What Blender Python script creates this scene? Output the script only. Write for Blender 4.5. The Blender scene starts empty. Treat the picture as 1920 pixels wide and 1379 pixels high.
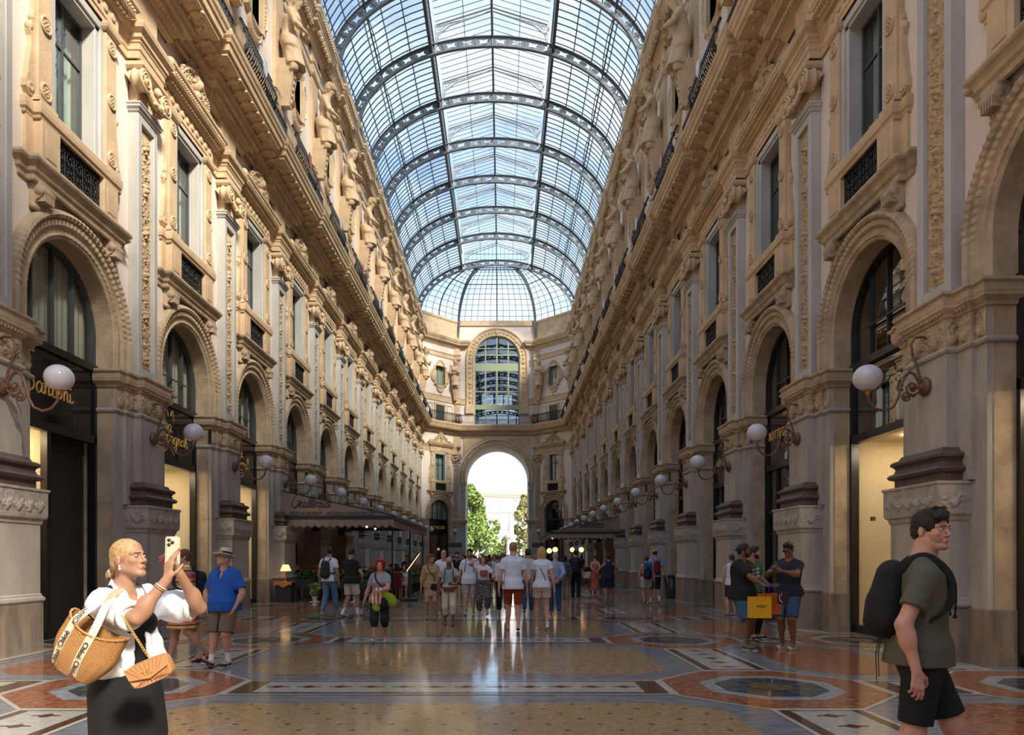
# Galleria arcade looking down the nave
SHOPL=20; SKYK=.14; CLOUD=(.85,.93,1.02); SUNE=3.7; SUNAZ=40; SUNEL=38; EXPO=1.2
import bpy, math, random
import numpy as np
from mathutils import Vector, Matrix
random.seed(7); np.random.seed(7)
PI = math.pi
COL = bpy.context.scene.collection
# ---------------------------------------------------------------- camera frame
F = 1330.0; VX = 943.0; VY = 1048.0; H = 1.53; CX = 0.62
def W(px, py, Y):
    """world point whose picture lies at pixel (px,py) at depth Y"""
    return Vector((CX + (px - VX) * Y / F, Y, H - (py - VY) * Y / F))

class MB:
    """collects geometry for ONE mesh"""
    def __init__(s): s.v = []; s.f = []; s.m = []; s.sm = []
    def add(s, vs, fs, mat=0, smooth=False, M=None):
        o = len(s.v)
        if M is not None: vs = [tuple(M @ Vector(p)) for p in vs]
        s.v.extend([tuple(p) for p in vs])
        for f in fs: s.f.append(tuple(i + o for i in f)); s.m.append(mat); s.sm.append(smooth)
        return s
    def box(s, x0, x1, y0, y1, z0, z1, mat=0, M=None):
        v = [(x0,y0,z0),(x1,y0,z0),(x1,y1,z0),(x0,y1,z0),(x0,y0,z1),(x1,y0,z1),(x1,y1,z1),(x0,y1,z1)]
        return s.add(v, [(0,3,2,1),(4,5,6,7),(0,1,5,4),(1,2,6,5),(2,3,7,6),(3,0,4,7)], mat, False, M)
    def cbox(s, x0, x1, y0, y1, z0, z1, b=.01, mat=0, M=None):
        """box with chamfered vertical and horizontal edges (rounded rectangle stack)"""
        def ring(i, z): return [(x0+i+b,y0+i,z),(x1-i-b,y0+i,z),(x1-i,y0+i+b,z),(x1-i,y1-i-b,z),(x1-i-b,y1-i,z),(x0+i+b,y1-i,z),(x0+i,y1-i-b,z),(x0+i,y0+i+b,z)]
        v = ring(b*.6, z0)+ring(0, z0+b)+ring(0, z1-b)+ring(b*.6, z1)
        f = [tuple(range(7,-1,-1)), tuple(range(24,32))]
        for r in range(3):
            for i in range(8): j=(i+1)%8; f.append((r*8+i, r*8+j, r*8+8+j, r*8+8+i))
        return s.add(v, f, mat, False, M)
    def tube(s, pts, r, n=8, mat=0, smooth=True, caps=True, closed=False, M=None, flat=None):
        pts = [Vector(p) for p in pts]; k = len(pts)
        rr = r if isinstance(r, (list, tuple)) else [r]*k
        v = []; f = []; up = None
        for i, p in enumerate(pts):
            if closed: t = pts[(i+1)%k]-pts[i-1]
            else: t = pts[min(i+1,k-1)]-pts[max(i-1,0)]
            if t.length < 1e-9: t = Vector((0,0,1))
            t.normalize()
            if up is None:
                up = Vector((0,0,1)) if abs(t.z) < .9 else Vector((1,0,0))
            a = up - t*up.dot(t)
            if a.length < 1e-6: a = Vector((0,1,0)) - t*t.y
            a.normalize(); b = t.cross(a); up = a
            for j in range(n):
                q = 2*PI*(j+.5)/n
                fa = rr[i]*math.cos(q); fb = rr[i]*math.sin(q)
                if flat: fb *= flat
                v.append(p + a*fa + b*fb)
        m = k if closed else k-1
        for i in range(m):
            for j in range(n):
                i2=(i+1)%k; j2=(j+1)%n
                f.append((i*n+j, i*n+j2, i2*n+j2, i2*n+j))
        s.add(v, f, mat, smooth, M)
        if caps and not closed:
            s.add(v[:n], [tuple(range(n-1,-1,-1))], mat, False, M); s.add(v[-n:], [tuple(range(n))], mat, False, M)
        return s
    def lathe(s, prof, c=(0,0,0), n=24, mat=0, smooth=True, M=None, axis='z'):
        v=[]; f=[]
        for r, z in prof:
            for j in range(n):
                a=2*PI*j/n; p=(r*math.cos(a), r*math.sin(a), z)
                if axis=='y': p=(p[0], p[2], p[1])
                if axis=='x': p=(p[2], p[0], p[1])
                v.append((p[0]+c[0], p[1]+c[1], p[2]+c[2]))
        for i in range(len(prof)-1):
            for j in range(n):
                j2=(j+1)%n; q=(i*n+j, i*n+j2, (i+1)*n+j2, (i+1)*n+j)
                f.append(q if axis!='y' else q[::-1])
        s.add(v, f, mat, smooth, M)
        return s
    def ell(s, c, r, nu=12, nv=8, mat=0, M=None, R=None):
        r = (r,r,r) if not hasattr(r,'__len__') else tuple(float(q) for q in r)
        v=[]; f=[]
        for i in range(nv+1):
            t=PI*i/nv
            for j in range(nu):
                a=2*PI*j/nu; p=Vector((r[0]*math.sin(t)*math.cos(a), r[1]*math.sin(t)*math.sin(a), r[2]*math.cos(t)))
                if R is not None: p=R@p
                v.append(p+Vector(c))
        for i in range(nv):
            for j in range(nu):
                j2=(j+1)%nu; f.append((i*nu+j, (i+1)*nu+j, (i+1)*nu+j2, i*nu+j2))
        return s.add(v, f, mat, True, M)
    def sweep(s, path, prof, mat=0, M=None, caps=True, side=-1):
        """mouldings: plan path (x,y) swept by profile (out,z), mitred. out grows to the LEFT of travel when side=1"""
        P=[Vector((p[0],p[1])) for p in path]; n=len(P); k=len(prof); v=[]; f=[]
        for i in range(n):
            d0 = (P[i]-P[i-1]).normalized() if i>0 else None
            d1 = (P[i+1]-P[i]).normalized() if i<n-1 else None
            if d0 is None: d0=d1
            if d1 is None: d1=d0
            n0=Vector((-d0.y,d0.x))*side; n1=Vector((-d1.y,d1.x))*side
            m=n0+n1
            if m.length<1e-6: m=n0
            m.normalize(); c=max(.3,m.dot(n0)); m=m/c
            for o,z in prof: v.append((P[i].x+m.x*o, P[i].y+m.y*o, z))
        for i in range(n-1):
            for j in range(k-1):
                q=(i*k+j, i*k+j+1, (i+1)*k+j+1, (i+1)*k+j)
                f.append(q if side==-1 else q[::-1])
        s.add(v, f, mat, False, M)
        if caps:
            s.add(v[:k], [tuple(range(k))], mat, False, M); s.add(v[-k:], [tuple(range(k-1,-1,-1))], mat, False, M)
        return s
    def poly(s, pts, mat=0, M=None): return s.add(pts, [tuple(range(len(pts)))], mat, False, M)
    def extrude(s, pts, vec, mat=0, M=None, smooth=False):
        """closed planar outline given thickness vec"""
        n=len(pts); a=[Vector(p) for p in pts]; b=[p+Vector(vec) for p in a]
        f=[tuple(range(n-1,-1,-1)), tuple(range(n,2*n))]+[(i,(i+1)%n,n+(i+1)%n,n+i) for i in range(n)]
        return s.add(a+b, f, mat, smooth, M)
    def merge(s, o, M=None, mat=None):
        off=len(s.v)
        s.v.extend([tuple(M@Vector(p)) for p in o.v] if M is not None else o.v)
        for f,m,sm in zip(o.f,o.m,o.sm): s.f.append(tuple(i+off for i in f)); s.m.append(m if mat is None else mat); s.sm.append(sm)
        return s
    def mesh(s, name, mats):
        me=bpy.data.meshes.new(name); me.from_pydata(s.v, [], s.f)
        for m in (mats if isinstance(mats,(list,tuple)) else [mats]): me.materials.append(m)
        me.polygons.foreach_set('material_index', s.m); me.polygons.foreach_set('use_smooth', s.sm)
        me.update(); return me

def obj(name, mb, mats, parent=None, loc=None, rotz=None, label=None):
    me = mb.mesh(name, mats) if isinstance(mb, MB) else mb
    if not isinstance(mb, MB) and mats is not None:
        me.materials.clear()
        for m in (mats if isinstance(mats,(list,tuple)) else [mats]): me.materials.append(m)
    o = bpy.data.objects.new(name, me); COL.objects.link(o)
    if parent is not None: o.parent = parent
    if loc is not None: o.location = loc
    if rotz is not None: o.rotation_euler = (0,0,rotz)
    if label: o['label'] = label
    return o
def tag(o, label, cat, group=None, kind=None):
    o['label']=label; o['category']=cat
    if group: o['group']=group
    if kind: o['kind']=kind
    return o
def thing(name, label, cat, loc=(0,0,0), rotz=0, group=None):
    o=bpy.data.objects.new(name, None); COL.objects.link(o); o.empty_display_size=.2
    o.location=loc; o.rotation_euler=(0,0,rotz); return tag(o,label,cat,group)
def struct(name, mb, mats): 
    o=obj(name, mb, mats); o['kind']='structure'; return o
def dup(root, loc=None, rotz=None, label=None, group=None, skip=()):
    r=root.copy(); COL.objects.link(r)
    if loc is not None: r.location=loc
    if rotz is not None: r.rotation_euler=(0,0,rotz)
    if label: r['label']=label
    if group: r['group']=group
    for ch in list(root.children):
        if ch.name.split('.')[0] in skip: continue
        c=ch.copy(); COL.objects.link(c); c.parent=r
        for g in list(ch.children):
            d=g.copy(); COL.objects.link(d); d.parent=c
    return r
ORD=['first','second','third','fourth','fifth','sixth','seventh','eighth','ninth','tenth','eleventh','twelfth','thirteenth','fourteenth','fifteenth']

# ---------------------------------------------------------------- materials
MATS={}
def _new(name):
    m=bpy.data.materials.new(name); m.use_nodes=True; nt=m.node_tree; nt.nodes.clear()
    out=nt.nodes.new('ShaderNodeOutputMaterial'); return m,nt,out
def srgb(r,g,b):
    f=lambda c: ((c/255+.055)/1.055)**2.4 if c/255>.04045 else c/255/12.92
    return (f(r),f(g),f(b))
def mat(name, col, rough=.6, metal=0, noise=0, nscale=4, bump=0, bscale=30, col2=None, spec=.5, coat=0, sss=0, stretch=None, detail=5, trans=0, emit=None, estr=0):
    m,nt,out=_new(name); N=nt.nodes; L=nt.links
    b=N.new('ShaderNodeBsdfPrincipled'); L.new(b.outputs[0], out.inputs[0])
    b.inputs['Roughness'].default_value=rough; b.inputs['Metallic'].default_value=metal
    b.inputs['Specular IOR Level'].default_value=spec
    if coat: b.inputs['Coat Weight'].default_value=coat; b.inputs['Coat Roughness'].default_value=.08
    if sss: b.inputs['Subsurface Weight'].default_value=sss; b.inputs['Subsurface Radius'].default_value=(.012,.005,.003); b.inputs['Subsurface Scale'].default_value=1
    if trans: b.inputs['Transmission Weight'].default_value=trans
    if emit: b.inputs['Emission Color'].default_value=(*emit,1); b.inputs['Emission Strength'].default_value=estr
    b.inputs['Base Color'].default_value=(*col,1)
    if noise or bump or col2:
        tc=N.new('ShaderNodeTexCoord'); mp=N.new('ShaderNodeMapping'); L.new(tc.outputs['Object'], mp.inputs[0])
        if stretch: mp.inputs['Scale'].default_value=stretch
    if noise or col2:
        nz=N.new('ShaderNodeTexNoise'); nz.inputs['Scale'].default_value=nscale; nz.inputs['Detail'].default_value=detail; nz.inputs['Roughness'].default_value=.65
        L.new(mp.outputs[0], nz.inputs[0])
        cr=N.new('ShaderNodeValToRGB'); L.new(nz.outputs[0], cr.inputs[0])
        c2=col2 or tuple(c*(1-noise) for c in col)
        cr.color_ramp.elements[0].position=.32; cr.color_ramp.elements[1].position=.66
        cr.color_ramp.elements[0].color=(*c2,1); cr.color_ramp.elements[1].color=(*[min(1,c*(1+noise*.35)) for c in col],1)
        L.new(cr.outputs[0], b.inputs['Base Color'])
    if bump:
        n2=N.new('ShaderNodeTexNoise'); n2.inputs['Scale'].default_value=bscale; n2.inputs['Detail'].default_value=4; L.new(mp.outputs[0], n2.inputs[0])
        bp=N.new('ShaderNodeBump'); bp.inputs['Strength'].default_value=bump; bp.inputs['Distance'].default_value=.02
        L.new(n2.outputs[0], bp.inputs['Height']); L.new(bp.outputs[0], b.inputs['Normal'])
    MATS[name]=m; return m
def M_(n): return MATS[n]
def glassmat(name, tint, refl=.12, rough=.0, opaq=None, ior=1.5):
    """clear pane: see-through with real Fresnel reflection"""
    m,nt,out=_new(name); N=nt.nodes; L=nt.links
    t=N.new('ShaderNodeBsdfTransparent'); t.inputs[0].default_value=(*tint,1)
    g=N.new('ShaderNodeBsdfGlossy'); g.inputs['Roughness'].default_value=rough
    lw=N.new('ShaderNodeLayerWeight'); lw.inputs[0].default_value=.5
    pw=N.new('ShaderNodeMath'); pw.operation='POWER'; pw.inputs[1].default_value=5; L.new(lw.outputs['Facing'], pw.inputs[0])
    ad=N.new('ShaderNodeMath'); ad.operation='MULTIPLY_ADD'; ad.use_clamp=True; ad.inputs[1].default_value=.85; ad.inputs[2].default_value=.03+refl; L.new(pw.outputs[0], ad.inputs[0])
    mx=N.new('ShaderNodeMixShader'); L.new(ad.outputs[0], mx.inputs[0]); L.new(t.outputs[0], mx.inputs[1]); L.new(g.outputs[0], mx.inputs[2])
    L.new(mx.outputs[0], out.inputs[0])
    if opaq:
        d=N.new('ShaderNodeBsdfTranslucent'); d.inputs[0].default_value=(.8,.85,.85,1)
        m2=N.new('ShaderNodeMixShader')
        nz=N.new('ShaderNodeTexNoise'); nz.inputs['Scale'].default_value=.55; nz.inputs['Detail'].default_value=3
        tc=N.new('ShaderNodeTexCoord'); L.new(tc.outputs['Object'], nz.inputs[0])
        mr=N.new('ShaderNodeMapRange'); mr.inputs[1].default_value=.35; mr.inputs[2].default_value=.7; mr.inputs[3].default_value=opaq*.3; mr.inputs[4].default_value=opaq
        L.new(nz.outputs[0], mr.inputs[0]); L.new(mr.outputs[0], m2.inputs[0]); L.new(mx.outputs[0], m2.inputs[1]); L.new(d.outputs[0], m2.inputs[2]); L.new(m2.outputs[0], out.inputs[0])
    MATS[name]=m; return m

mat('tan', (.62,.455,.285), .85, noise=.22, nscale=1.6, bump=.35, bscale=18)
mat('tan_relief', (.58,.43,.27), .9, noise=.35, nscale=7, bump=.9, bscale=26)
mat('tan_worn', (.50,.385,.255), .85, noise=.35, nscale=2.2, bump=.5, bscale=14)
mat('plaster', (.74,.655,.585), .9, noise=.05, nscale=.8, bump=.08, bscale=20)
mat('plaster_white', (.86,.82,.76), .9, noise=.05, nscale=.7)
mat('marble', (.50,.49,.455), .5, noise=.22, nscale=1.3, stretch=(1,1,.35), bump=.05)
mat('pier', (.445,.405,.35), .6, noise=.30, nscale=1.5, stretch=(1.6,1.6,.4), bump=.15, bscale=12)
mat('pier_frieze', (.44,.40,.35), .7, noise=.3, nscale=6, bump=.5, bscale=30)
mat('granite', (.30,.235,.17), .6, noise=.45, nscale=2.2, stretch=(2,2,.5), col2=(.15,.12,.095), bump=.2, bscale=60)
mat('porphyry', (.115,.075,.062), .5, noise=.4, nscale=5, bump=.3, bscale=30)
mat('iron', (.018,.018,.021), .45, metal=.3)
mat('roof_iron', (.14,.16,.18), .5, noise=.2, nscale=3)
mat('roof_iron_light', (.36,.39,.40), .5, noise=.2, nscale=3)
mat('bar_iron', (.055,.065,.075), .5)
mat('frame_black', (.012,.012,.012), .3, spec=.6)
mat('frame_grey', (.06,.07,.075), .4)
mat('frame_green', (.30,.36,.25), .5)
mat('sign_black', (.008,.008,.008), .06, spec=.7)
mat('gold', (.75,.47,.14), .35, metal=.6, emit=(.75,.45,.12), estr=.03)  # faint glow added to the gilding, which is no lamp
mat('bronze', (.20,.10,.06), .5, metal=.4, noise=.3, nscale=20)
mat('brass', (.50,.28,.10), .4, metal=.7)
mat('globe', (.60,.61,.66), .15, spec=.5, trans=0, coat=.3)
mat('globe_warm', (.9,.7,.4), .3, emit=(1,.58,.22), estr=1.1)
mat('lampshade', (.8,.55,.3), .7, emit=(1,.6,.25), estr=.6)
mat('bulb', (1,.9,.7), .3, emit=(1,.6,.3), estr=5)
mat('spot_white', (1,1,1), .3, emit=(1,.93,.8), estr=14)
mat('cream', (.70,.58,.38), .7, noise=.06, nscale=1)
mat('cream_dark', (.55,.40,.22), .7)
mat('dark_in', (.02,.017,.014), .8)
mat('wood_orange', (.25,.10,.035), .6, noise=.3, nscale=6)
mat('curtain', (.42,.50,.42), .9, noise=.1, nscale=2, stretch=(14,1,.3))
mat('curtain_white', (.62,.60,.52), .9)
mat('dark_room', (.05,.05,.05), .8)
glassmat('glass_roof', (.93,.97,.99), refl=.02, opaq=.16)
glassmat('glass_roof_dirty', (.66,.73,.74), refl=.02, opaq=.35)
glassmat('glass_win', (.78,.84,.82), refl=.12)
glassmat('glass_dark', (.30,.30,.28), refl=.28)
glassmat('glass_shop', (.92,.92,.90), refl=.05)
mat('awning', (.30,.235,.18), .85, noise=.15, nscale=2)
mat('awning_line', (.02,.022,.026), .6)
mat('ink', (.03,.025,.025), .8)
mat('leaf', (.035,.14,.025), .5, noise=.4, nscale=12)
mat('leaf_light', (.26,.36,.09), .6, noise=.4, nscale=1.2)
mat('leaf_yellow', (.42,.40,.17), .6, noise=.4, nscale=1.2)
mat('flower', (.75,.035,.015), .4)
mat('planter', (.02,.03,.022), .6)
mat('terracotta_white', (.7,.7,.68), .5)
mat('maroon', (.13,.012,.018), .8)
mat('cloth_white', (.75,.73,.70), .9)
mat('cloth_orange', (.50,.19,.06), .8)
mat('wood', (.20,.085,.035), .5)
mat('bark', (.10,.07,.05), .9)
mat('far_wall', (.8,.8,.8), .9)
mat('far_roof', (.62,.36,.28), .9)
mat('far_trim', (.45,.30,.26), .9)
mat('far_win', (.30,.34,.38), .4)
mat('pave', (.55,.52,.48), .8)
mat('statue_white', (.72,.70,.66), .8)

# floor inlay materials -------------------------------------------------------
def floormat(name, col, col2, scale, rough=.10, kind='noise', veins=None):
    m,nt,out=_new(name); N=nt.nodes; L=nt.links
    b=N.new('ShaderNodeBsdfPrincipled'); L.new(b.outputs[0], out.inputs[0]); b.inputs['Roughness'].default_value=rough; b.inputs['Specular IOR Level'].default_value=.45
    tc=N.new('ShaderNodeTexCoord'); mp=N.new('ShaderNodeMapping'); L.new(tc.outputs['Object'], mp.inputs[0])
    if kind=='noise':
        t=N.new('ShaderNodeTexNoise'); t.inputs['Scale'].default_value=scale; t.inputs['Detail'].default_value=6; t.inputs['Roughness'].default_value=.7
        if veins: t.inputs['Distortion'].default_value=2.0; mp.inputs['Scale'].default_value=veins
        fac=t.outputs[0]
    else:
        t=N.new('ShaderNodeTexVoronoi'); t.inputs['Scale'].default_value=scale; fac=t.outputs['Color']
    L.new(mp.outputs[0], t.inputs[0])
    cr=N.new('ShaderNodeValToRGB'); L.new(fac, cr.inputs[0]); cr.color_ramp.elements[0].color=(*col2,1); cr.color_ramp.elements[1].color=(*col,1)
    cr.color_ramp.elements[0].position=.3; cr.color_ramp.elements[1].position=.68
    res=cr.outputs[0]
    if kind=='diamonds':
        # rows of small blue diamonds set into yellow marble
        sx=N.new('ShaderNodeSeparateXYZ'); L.new(tc.outputs['Object'], sx.inputs[0])
        def mth(op,a,b=None):
            n=N.new('ShaderNodeMath'); n.operation=op
            for i,q in enumerate((a,b)):
                if q is None: continue
                if isinstance(q,(int,float)): n.inputs[i].default_value=q
                else: L.new(q, n.inputs[i])
            return n.outputs[0]
        P=.48
        fy=mth('DIVIDE', mth('SUBTRACT', sx.outputs[1], 6.2), .226)
        row=mth('FLOOR', fy); sh=mth('MULTIPLY', row, .34)
        fx=mth('ADD', mth('DIVIDE', sx.outputs[0], P), sh)
        ax=mth('ABSOLUTE', mth('SUBTRACT', mth('FRACT', mth('ADD',fx,60)), .5))
        ay=mth('ABSOLUTE', mth('SUBTRACT', mth('FRACT', mth('ADD',fy,60)), .5))
        s=mth('ADD', mth('MULTIPLY',ax,P), mth('MULTIPLY',ay,.226))
        k=mth('LESS_THAN', s, .034)
        mx=N.new('ShaderNodeMix'); mx.data_type='RGBA'; L.new(k, mx.inputs[0]); L.new(res, mx.inputs[6]); mx.inputs[7].default_value=(.05,.065,.13,1)
        res=mx.outputs[2]
    L.new(res, b.inputs['Base Color'])
    n2=N.new('ShaderNodeTexNoise'); n2.inputs['Scale'].default_value=2.5; n2.inputs['Detail'].default_value=3; L.new(tc.outputs['Object'], n2.inputs[0])
    mr=N.new('ShaderNodeMapRange'); mr.inputs[3].default_value=rough*.6; mr.inputs[4].default_value=rough*1.7; L.new(n2.outputs[0], mr.inputs[0]); L.new(mr.outputs[0], b.inputs['Roughness'])
    bp=N.new('ShaderNodeBump'); bp.inputs['Strength'].default_value=.025; bp.inputs['Distance'].default_value=.02; L.new(n2.outputs[0], bp.inputs['Height']); L.new(bp.outputs[0], b.inputs['Normal'])
    MATS[name]=m
floormat('f_grey', (.30,.315,.34), (.13,.14,.16), 1.6, veins=(1,3.5,1))
floormat('f_tan', (.43,.30,.155), (.34,.225,.11), 30, kind='diamonds')
floormat('f_salmon', (.40,.165,.085), (.235,.085,.045), 22, kind='vor')
floormat('f_white', (.56,.55,.49), (.33,.32,.28), 16)
floormat('f_line', (.60,.57,.49), (.45,.42,.36), 12)
floormat('f_brown', (.14,.065,.04), (.08,.045,.03), 40, kind='vor')
floormat('f_red', (.16,.055,.035), (.11,.04,.025), 8)
floormat('f_lightgrey', (.42,.45,.47), (.22,.24,.27), 2.5, veins=(2.5,1,1))
floormat('f_glass', (.085,.10,.09), (.03,.04,.037), 1.2)
floormat('f_bronze', (.16,.11,.055), (.03,.025,.02), 30, rough=.35, kind='vor')
# ================================================================ ARCHITECTURE
HW = 7.57; BAY = 4.83; PY0 = 11.1
def PY(n): return PY0 + BAY*n            # pier centres
def AY(k): return PY0 - BAY/2 + BAY*k    # arch centres
YC = 70.2; YE = 73.75; EXW = 4.0         # chamfer start, end wall, half width of flat end
# plan frames: local x along wall, local +y towards the nave
FR = {'L': lambda y: ((-HW, y, 0), -PI/2), 'R': lambda y: ((HW, y, 0), PI/2)}
CHL = ((-(HW+EXW)/2, (YC+YE)/2, 0), -3*PI/4); CHR = (((HW+EXW)/2, (YC+YE)/2, 0), 3*PI/4)

# ---------------------------------------------------------------- relief carving
def spiral(cx, cz, r0, turns, d, th, a0=0, n=26):
    o=[]
    for i in range(n):
        t=i/(n-1); r=r0*(1-t)**1.1+.004; a=a0+d*turns*2*PI*t
        o.append((cx+r*math.cos(a), cz+r*math.sin(a), th*(1-.45*t)))
    o.append((cx,cz,th*1.15)); return o
def stroke(p, th0, th1, n=10):
    """quadratic curve strokes p0,p1,p2"""
    o=[]
    for i in range(n):
        t=i/(n-1); a=(1-t)**2; b=2*t*(1-t); c=t*t
        o.append((a*p[0][0]+b*p[1][0]+c*p[2][0], a*p[0][1]+b*p[1][1]+c*p[2][1], th0+(th1-th0)*t))
    return o
def leaf(cx, cz, s, ang, n=5, spread=1.1):
    o=[]
    for i in range(n):
        a=ang+spread*(i-(n-1)/2)/(n-1)*2
        L=s*(1-.25*abs(i-(n-1)/2)/((n-1)/2))
        o+=stroke([(cx,cz),(cx+.6*L*math.cos(a),cz+.6*L*math.sin(a)),(cx+L*math.cos(a+.25*(1 if i>(n-1)/2 else -1)*(i!=(n-1)/2)),cz+L*math.sin(a+.25*(1 if i>(n-1)/2 else -1)*(i!=(n-1)/2)))], s*.10, s*.045, 8)
    return o
def relief(x0,x1,z0,z1,nx,nz,pts,depth=1.0,base=0.0,seed=0,rough=.004):
    """carved panel in the xz plane, standing out towards +y"""
    X=np.linspace(x0,x1,nx); Z=np.linspace(z0,z1,nz); GX,GZ=np.meshgrid(X,Z,indexing='ij')
    Hh=np.zeros_like(GX)
    for (px,pz,r) in pts:
        i0=np.searchsorted(X,px-r); i1=np.searchsorted(X,px+r); j0=np.searchsorted(Z,pz-r); j1=np.searchsorted(Z,pz+r)
        if i0>=i1 or j0>=j1: continue
        d=r*r-(GX[i0:i1,j0:j1]-px)**2-(GZ[i0:i1,j0:j1]-pz)**2
        Hh[i0:i1,j0:j1]=np.maximum(Hh[i0:i1,j0:j1], np.sqrt(np.maximum(d,0))*1.5)
    rs=np.random.RandomState(seed); Hh+=rs.uniform(-rough,rough,Hh.shape)
    e=np.minimum.reduce([GX-x0,x1-GX,GZ-z0,z1-GZ]); Hh=np.where(e<1e-6,0,Hh*depth)
    m=MB(); v=[(float(GX[i,j]),float(base+Hh[i,j]),float(GZ[i,j])) for i in range(nx) for j in range(nz)]
    f=[(i*nz+j, i*nz+j+1, (i+1)*nz+j+1, (i+1)*nz+j) for i in range(nx-1) for j in range(nz-1)]
    m.add(v,f,0,True); return m
def candelabra(hw, z0, z1, seed=0):
    rs=random.Random(seed); P=[]; z=z0+.05; k=0
    while z<z1-.25:
        s=hw*.95; kind=(k+seed)%4
        P+=stroke([(0,z),(0.02,z+.2),(0,z+.45)],.018,.014,12)
        for _ in range(22): a_=rs.uniform(0,2*PI); x_=rs.uniform(-hw,hw); z_=z+rs.uniform(0,.45); P+=stroke([(x_,z_),(x_+.03*math.cos(a_),z_+.03*math.sin(a_)),(x_+.06*math.cos(a_+.6),z_+.06*math.sin(a_+.6))],.020,.010,5)
        for sd in (-1,1):
            if kind==0:
                P+=spiral(sd*hw*.52, z+.17, hw*.40, 1.4, sd, .022, a0=(PI if sd>0 else 0)); P+=leaf(sd*hw*.35,z+.32,hw*.55,PI/2-sd*.5,4)
            elif kind==1:
                P+=leaf(0, z+.08, hw*.98, PI/2-sd*.75, 5, .7); P+=spiral(sd*hw*.6,z+.40,hw*.28,1.2,-sd,.018)
            elif kind==2:
                P+=spiral(sd*hw*.5,z+.30,hw*.42,1.3,-sd,.02,a0=-PI/2); P+=stroke([(0,z),(sd*hw*.9,z+.02),(sd*hw*.8,z+.2)],.02,.012)
                P+=leaf(sd*hw*.5,z+.1,hw*.45,-sd*.2+(0 if sd>0 else PI),4,.6)
            else:
                P+=[(sd*hw*.30,z+.16,.05),(sd*hw*.62,z+.24,.035),(sd*hw*.5,z+.08,.03)]; P+=leaf(sd*hw*.25,z+.25,hw*.7,PI/2-sd*.6,5,.6)
        if kind in (1,3): P+=[(0,z+.20,.085),(0,z+.30,.06),(0,z+.11,.055)]
        else: P+=[(0,z+.05,.05),(0,z+.42,.04)]
        z+=.47; k+=1
    return P
def acanthus_frieze(hw, z0, z1, n, seed=0):
    P=[]; h=z1-z0
    for i in range(n):
        cx=-hw+(i+.5)*2*hw/n; w=hw/n
        P+=leaf(cx,z0+.04*h,h*.92,PI/2,7,.62)
        for sd in (-1,1):
            P+=spiral(cx+sd*w*.62,z0+h*.72,w*.32,1.2,sd,h*.05); P+=spiral(cx+sd*w*.6,z0+h*.28,w*.34,1.2,-sd,h*.05)
        P.append((cx,z0+h*.2,h*.10)); P.append((cx,z0+h*.62,h*.07))
    return P
def palmette_row(hw,z0,z1,n):
    P=[]; h=z1-z0
    for i in range(n):
        cx=-hw+(i+.5)*2*hw/n; w=hw/n
        P+=leaf(cx,z0+.1*h,h*.8,PI/2,5,.8)
        P+=spiral(cx-w*.6,z0+h*.4,w*.4,1.2,1,h*.06); P+=spiral(cx+w*.6,z0+h*.4,w*.4,1.2,-1,h*.06)
    return P
def egg_row(m, p0, p1, r, step, mat_=0, sq=(1,1,1)):
    """carved eggs along a straight moulding"""
    a=Vector(p0); b=Vector(p1); L=(b-a).length; n=max(1,int(L/step)); d=(b-a)/n
    for i in range(n):
        m.ell(a+d*(i+.5),(r*sq[0],r*sq[1],r*sq[2]),5,4,mat_)

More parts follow.
